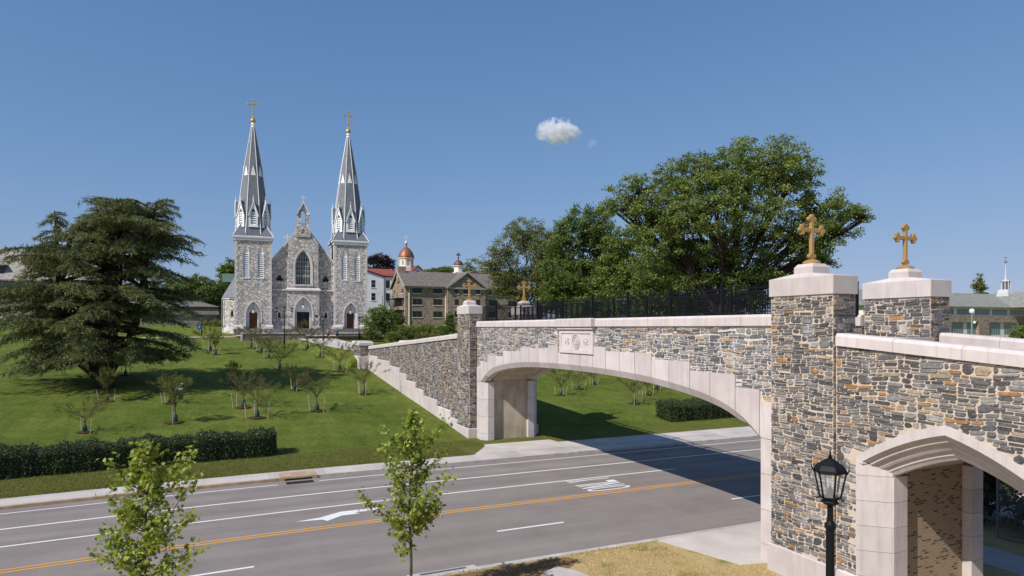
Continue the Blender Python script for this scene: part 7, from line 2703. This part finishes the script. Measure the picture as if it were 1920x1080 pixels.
# ------------------------------------------------------------------ people on the church walk
def person(x, y, z, face, label, top, legs, h=1.72, stride=.16, seed=1):
    root = thing('person', label, 'person', (x, y, z), face)
    s = h / 1.75
    me = bpy.data.meshes.new('body')
    J = {  # joint: position, radius
        'pel': ((0, 0, .95), .13), 'waist': ((0, 0, 1.1), .115), 'chest': ((0, .01, 1.32), .135), 'neck': ((0, 0, 1.47), .055), 'jaw': ((0, -.02, 1.55), .07), 'head': ((0, -.01, 1.66), .095),
        'hL': ((.09, 0, .88), .095), 'kL': ((.10, -stride * .6, .49), .062), 'aL': ((.10, -stride, .09), .042), 'tL': ((.11, -stride - .17, .035), .035),
        'hR': ((-.09, 0, .88), .095), 'kR': ((-.10, stride * .3, .48), .062), 'aR': ((-.10, stride, .10), .042), 'tR': ((-.11, stride - .15, .035), .035),
        'sL': ((.18, .01, 1.40), .06), 'eL': ((.24, .05, 1.13), .045), 'wL': ((.24, -.06, .90), .032), 'fL': ((.24, -.10, .80), .028),
        'sR': ((-.18, .01, 1.40), .06), 'eR': ((-.24, .03, 1.13), .045), 'wR': ((-.24, -.02, .88), .032), 'fR': ((-.24, -.05, .79), .028)}
    E = [('pel', 'waist'), ('waist', 'chest'), ('chest', 'neck'), ('neck', 'jaw'), ('jaw', 'head'), ('pel', 'hL'), ('hL', 'kL'), ('kL', 'aL'), ('aL', 'tL'), ('pel', 'hR'), ('hR', 'kR'), ('kR', 'aR'), ('aR', 'tR'),
         ('chest', 'sL'), ('sL', 'eL'), ('eL', 'wL'), ('wL', 'fL'), ('chest', 'sR'), ('sR', 'eR'), ('eR', 'wR'), ('wR', 'fR')]
    ks = list(J)
    me.from_pydata([tuple(c * s for c in J[k][0]) for k in ks], [(ks.index(a), ks.index(b)) for a, b in E], [])
    o = bpy.data.objects.new('body', me)
    COL.objects.link(o)
    o.parent = root
    md = o.modifiers.new('skin', 'SKIN')
    for i, k in enumerate(ks):
        sv = me.skin_vertices[0].data[i]
        sv.radius = (J[k][1] * s,) * 2
        sv.use_root = (i == 0)
    o.modifiers.new('sub', 'SUBSURF').levels = 1
    o.modifiers['sub'].render_levels = 2
    me.materials.append(M['skin'])

    def garment(name, rings, mat):
        mb = MB()
        n = 12
        mb.loft([[(cx * s + rx * s * math.cos(2 * math.pi * k / n), cy * s + ry * s * math.sin(2 * math.pi * k / n), zz * s) for k in range(n)] for cx, cy, zz, rx, ry in rings], cap=False)
        mb.build(name, mat, root, world=False, smooth=True)
    garment('shirt', [(0, 0, .90, .19, .15), (0, 0, 1.05, .165, .135), (0, 0, 1.25, .19, .15), (0, .01, 1.40, .205, .14), (0, 0, 1.47, .09, .08)], top)
    for sg in (1, -1):
        a, b, c = J['sL' if sg > 0 else 'sR'][0], J['eL' if sg > 0 else 'eR'][0], J['wL' if sg > 0 else 'wR'][0]
        mb = MB()
        mb.tube([tuple(v * s for v in p) for p in (a, ((a[0] + b[0]) / 2, (a[1] + b[1]) / 2, (a[2] + b[2]) / 2), b)], [.08 * s, .068 * s, .06 * s], 8)
        mb.build('sleeve', top, root, world=False, smooth=True)
        h_, k_, n_ = J['hL' if sg > 0 else 'hR'][0], J['kL' if sg > 0 else 'kR'][0], J['aL' if sg > 0 else 'aR'][0]
        mb = MB()
        mb.tube([tuple(v * s for v in p) for p in ((h_[0], h_[1], .95), h_, k_, (n_[0], n_[1], n_[2] + .04))], [.125 * s, .118 * s, .082 * s, .065 * s], 8)
        mb.build('trouser_leg', legs, root, world=False, smooth=True)
    mb = MB()
    mb.lathe((0, .02 * s, 1.64 * s), [(.105 * s, 0), (.112 * s, .05 * s), (.09 * s, .10 * s), (.04 * s, .13 * s), (.0, .135 * s)], 10)
    mb.build('hair', 'hair_dark', root, world=False, smooth=True)
    mb = MB()
    for dx in (-.032, .032):
        mb.lathe((dx * s, -.098 * s, 1.655 * s), [(.0, -.01), (.011, 0), (.0, .01)], 6)
    mb.lathe((0, -.105 * s, 1.60 * s), [(.0, 0), (.016, .01), (.0, .05)], 6)
    mb.build('face', 'hair_dark', root, world=False)


person(18.1, 106.9, 6.43, R(10), 'person in blue grey top and dark trousers walking down the church walk', 'cloth_blue', 'cloth_dark', 1.74)
person(16.9, 107.7, 6.48, R(170), 'person in tan top and dark trousers walking beside the other', 'cloth_tan', 'cloth_dark', 1.68)


# ------------------------------------------------------------------ the one small cloud
def build_cloud():
    root = Vector(RV) * (85 / 1244 * 520) + Vector(DV) * 520 + Vector((0, 0, 8.2 + 368 / 1244 * 520))
    rg = np.random.default_rng(5)
    for i, (lab, off, balls, dens) in enumerate([
        ('single small white puffy cloud in the clear sky', (0, 0), [(0, 0, 9, 8), (-9, 1, 6.5, 6), (8, -1, 8, 6), (13, -3, 6, 4.5), (-4, 5, 7, 5), (4, 5.5, 6, 4.5), (-12, -2, 5, 4), (2, -5, 9, 4.5), (17, -4, 4, 3)], .30),
        ('faint wisp of cloud right of the puffy one', (27, -9), [(0, 0, 3, 2), (2, 2.5, 2.2, 1.8), (-2, -2.5, 2, 1.6)], .05)]):
        bpy_me = bpy.data.meshes.new('cloud')
        mb = MB()
        for x, z, rx, rz in balls:
            n = 14
            mb.lathe((x, 0, z), [(rx * 1.25 * math.sin(math.pi * k / 8), -rz * 1.25 * math.cos(math.pi * k / 8)) for k in range(9)], n)
        o = mb.build('cloud', 'gold', None)
        o.data.materials.clear()
        rm = o.modifiers.new('join', 'REMESH')
        rm.mode = 'VOXEL'
        rm.voxel_size = .9 if i == 0 else .4
        o.rotation_euler = (0, 0, R(-YAW))
        o.location = root + Vector(RV) * off[0] + Vector((0, 0, off[1]))
        m = bpy.data.materials.new('cloud_vapour_%d' % i)
        m.use_nodes = True
        t = m.node_tree
        t.nodes.clear()
        out = t.nodes.new('ShaderNodeOutputMaterial')
        pv = t.nodes.new('ShaderNodeVolumePrincipled')
        pv.inputs['Color'].default_value = (0.985, 0.975, 1.0, 1)
        pv.inputs['Anisotropy'].default_value = 0.0
        tc = t.nodes.new('ShaderNodeTexCoord')
        nz = t.nodes.new('ShaderNodeTexNoise')
        nz.inputs['Scale'].default_value = .2 if i == 0 else .45
        nz.inputs['Detail'].default_value = 6
        nz.inputs['Roughness'].default_value = .62
        t.links.new(tc.outputs['Object'], nz.inputs['Vector'])
        # density falls off from the middle so the edges fray
        ln = t.nodes.new('ShaderNodeVectorMath')
        ln.operation = 'LENGTH'
        mp = t.nodes.new('ShaderNodeMapping')
        mp.inputs['Scale'].default_value = (1 / 21, 1 / 12, 1 / 11.5) if i == 0 else (1 / 5.5, 1 / 4, 1 / 5)
        t.links.new(tc.outputs['Object'], mp.inputs['Vector'])
        t.links.new(mp.outputs[0], ln.inputs[0])
        fo = t.nodes.new('ShaderNodeMath')
        fo.operation = 'MULTIPLY_ADD'
        t.links.new(ln.outputs['Value'], fo.inputs[0])
        fo.inputs[1].default_value = -.37
        t.links.new(nz.outputs['Fac'], fo.inputs[2])
        rp = t.nodes.new('ShaderNodeMapRange')
        rp.inputs['From Min'].default_value = .17
        rp.inputs['From Max'].default_value = .42
        rp.inputs['To Min'].default_value = 0
        rp.inputs['To Max'].default_value = dens
        t.links.new(fo.outputs[0], rp.inputs['Value'])
        t.links.new(rp.outputs[0], pv.inputs['Density'])
        t.links.new(pv.outputs[0], out.inputs['Volume'])
        o.data.materials.append(m)
        tag(o, lab, 'cloud')


build_cloud()
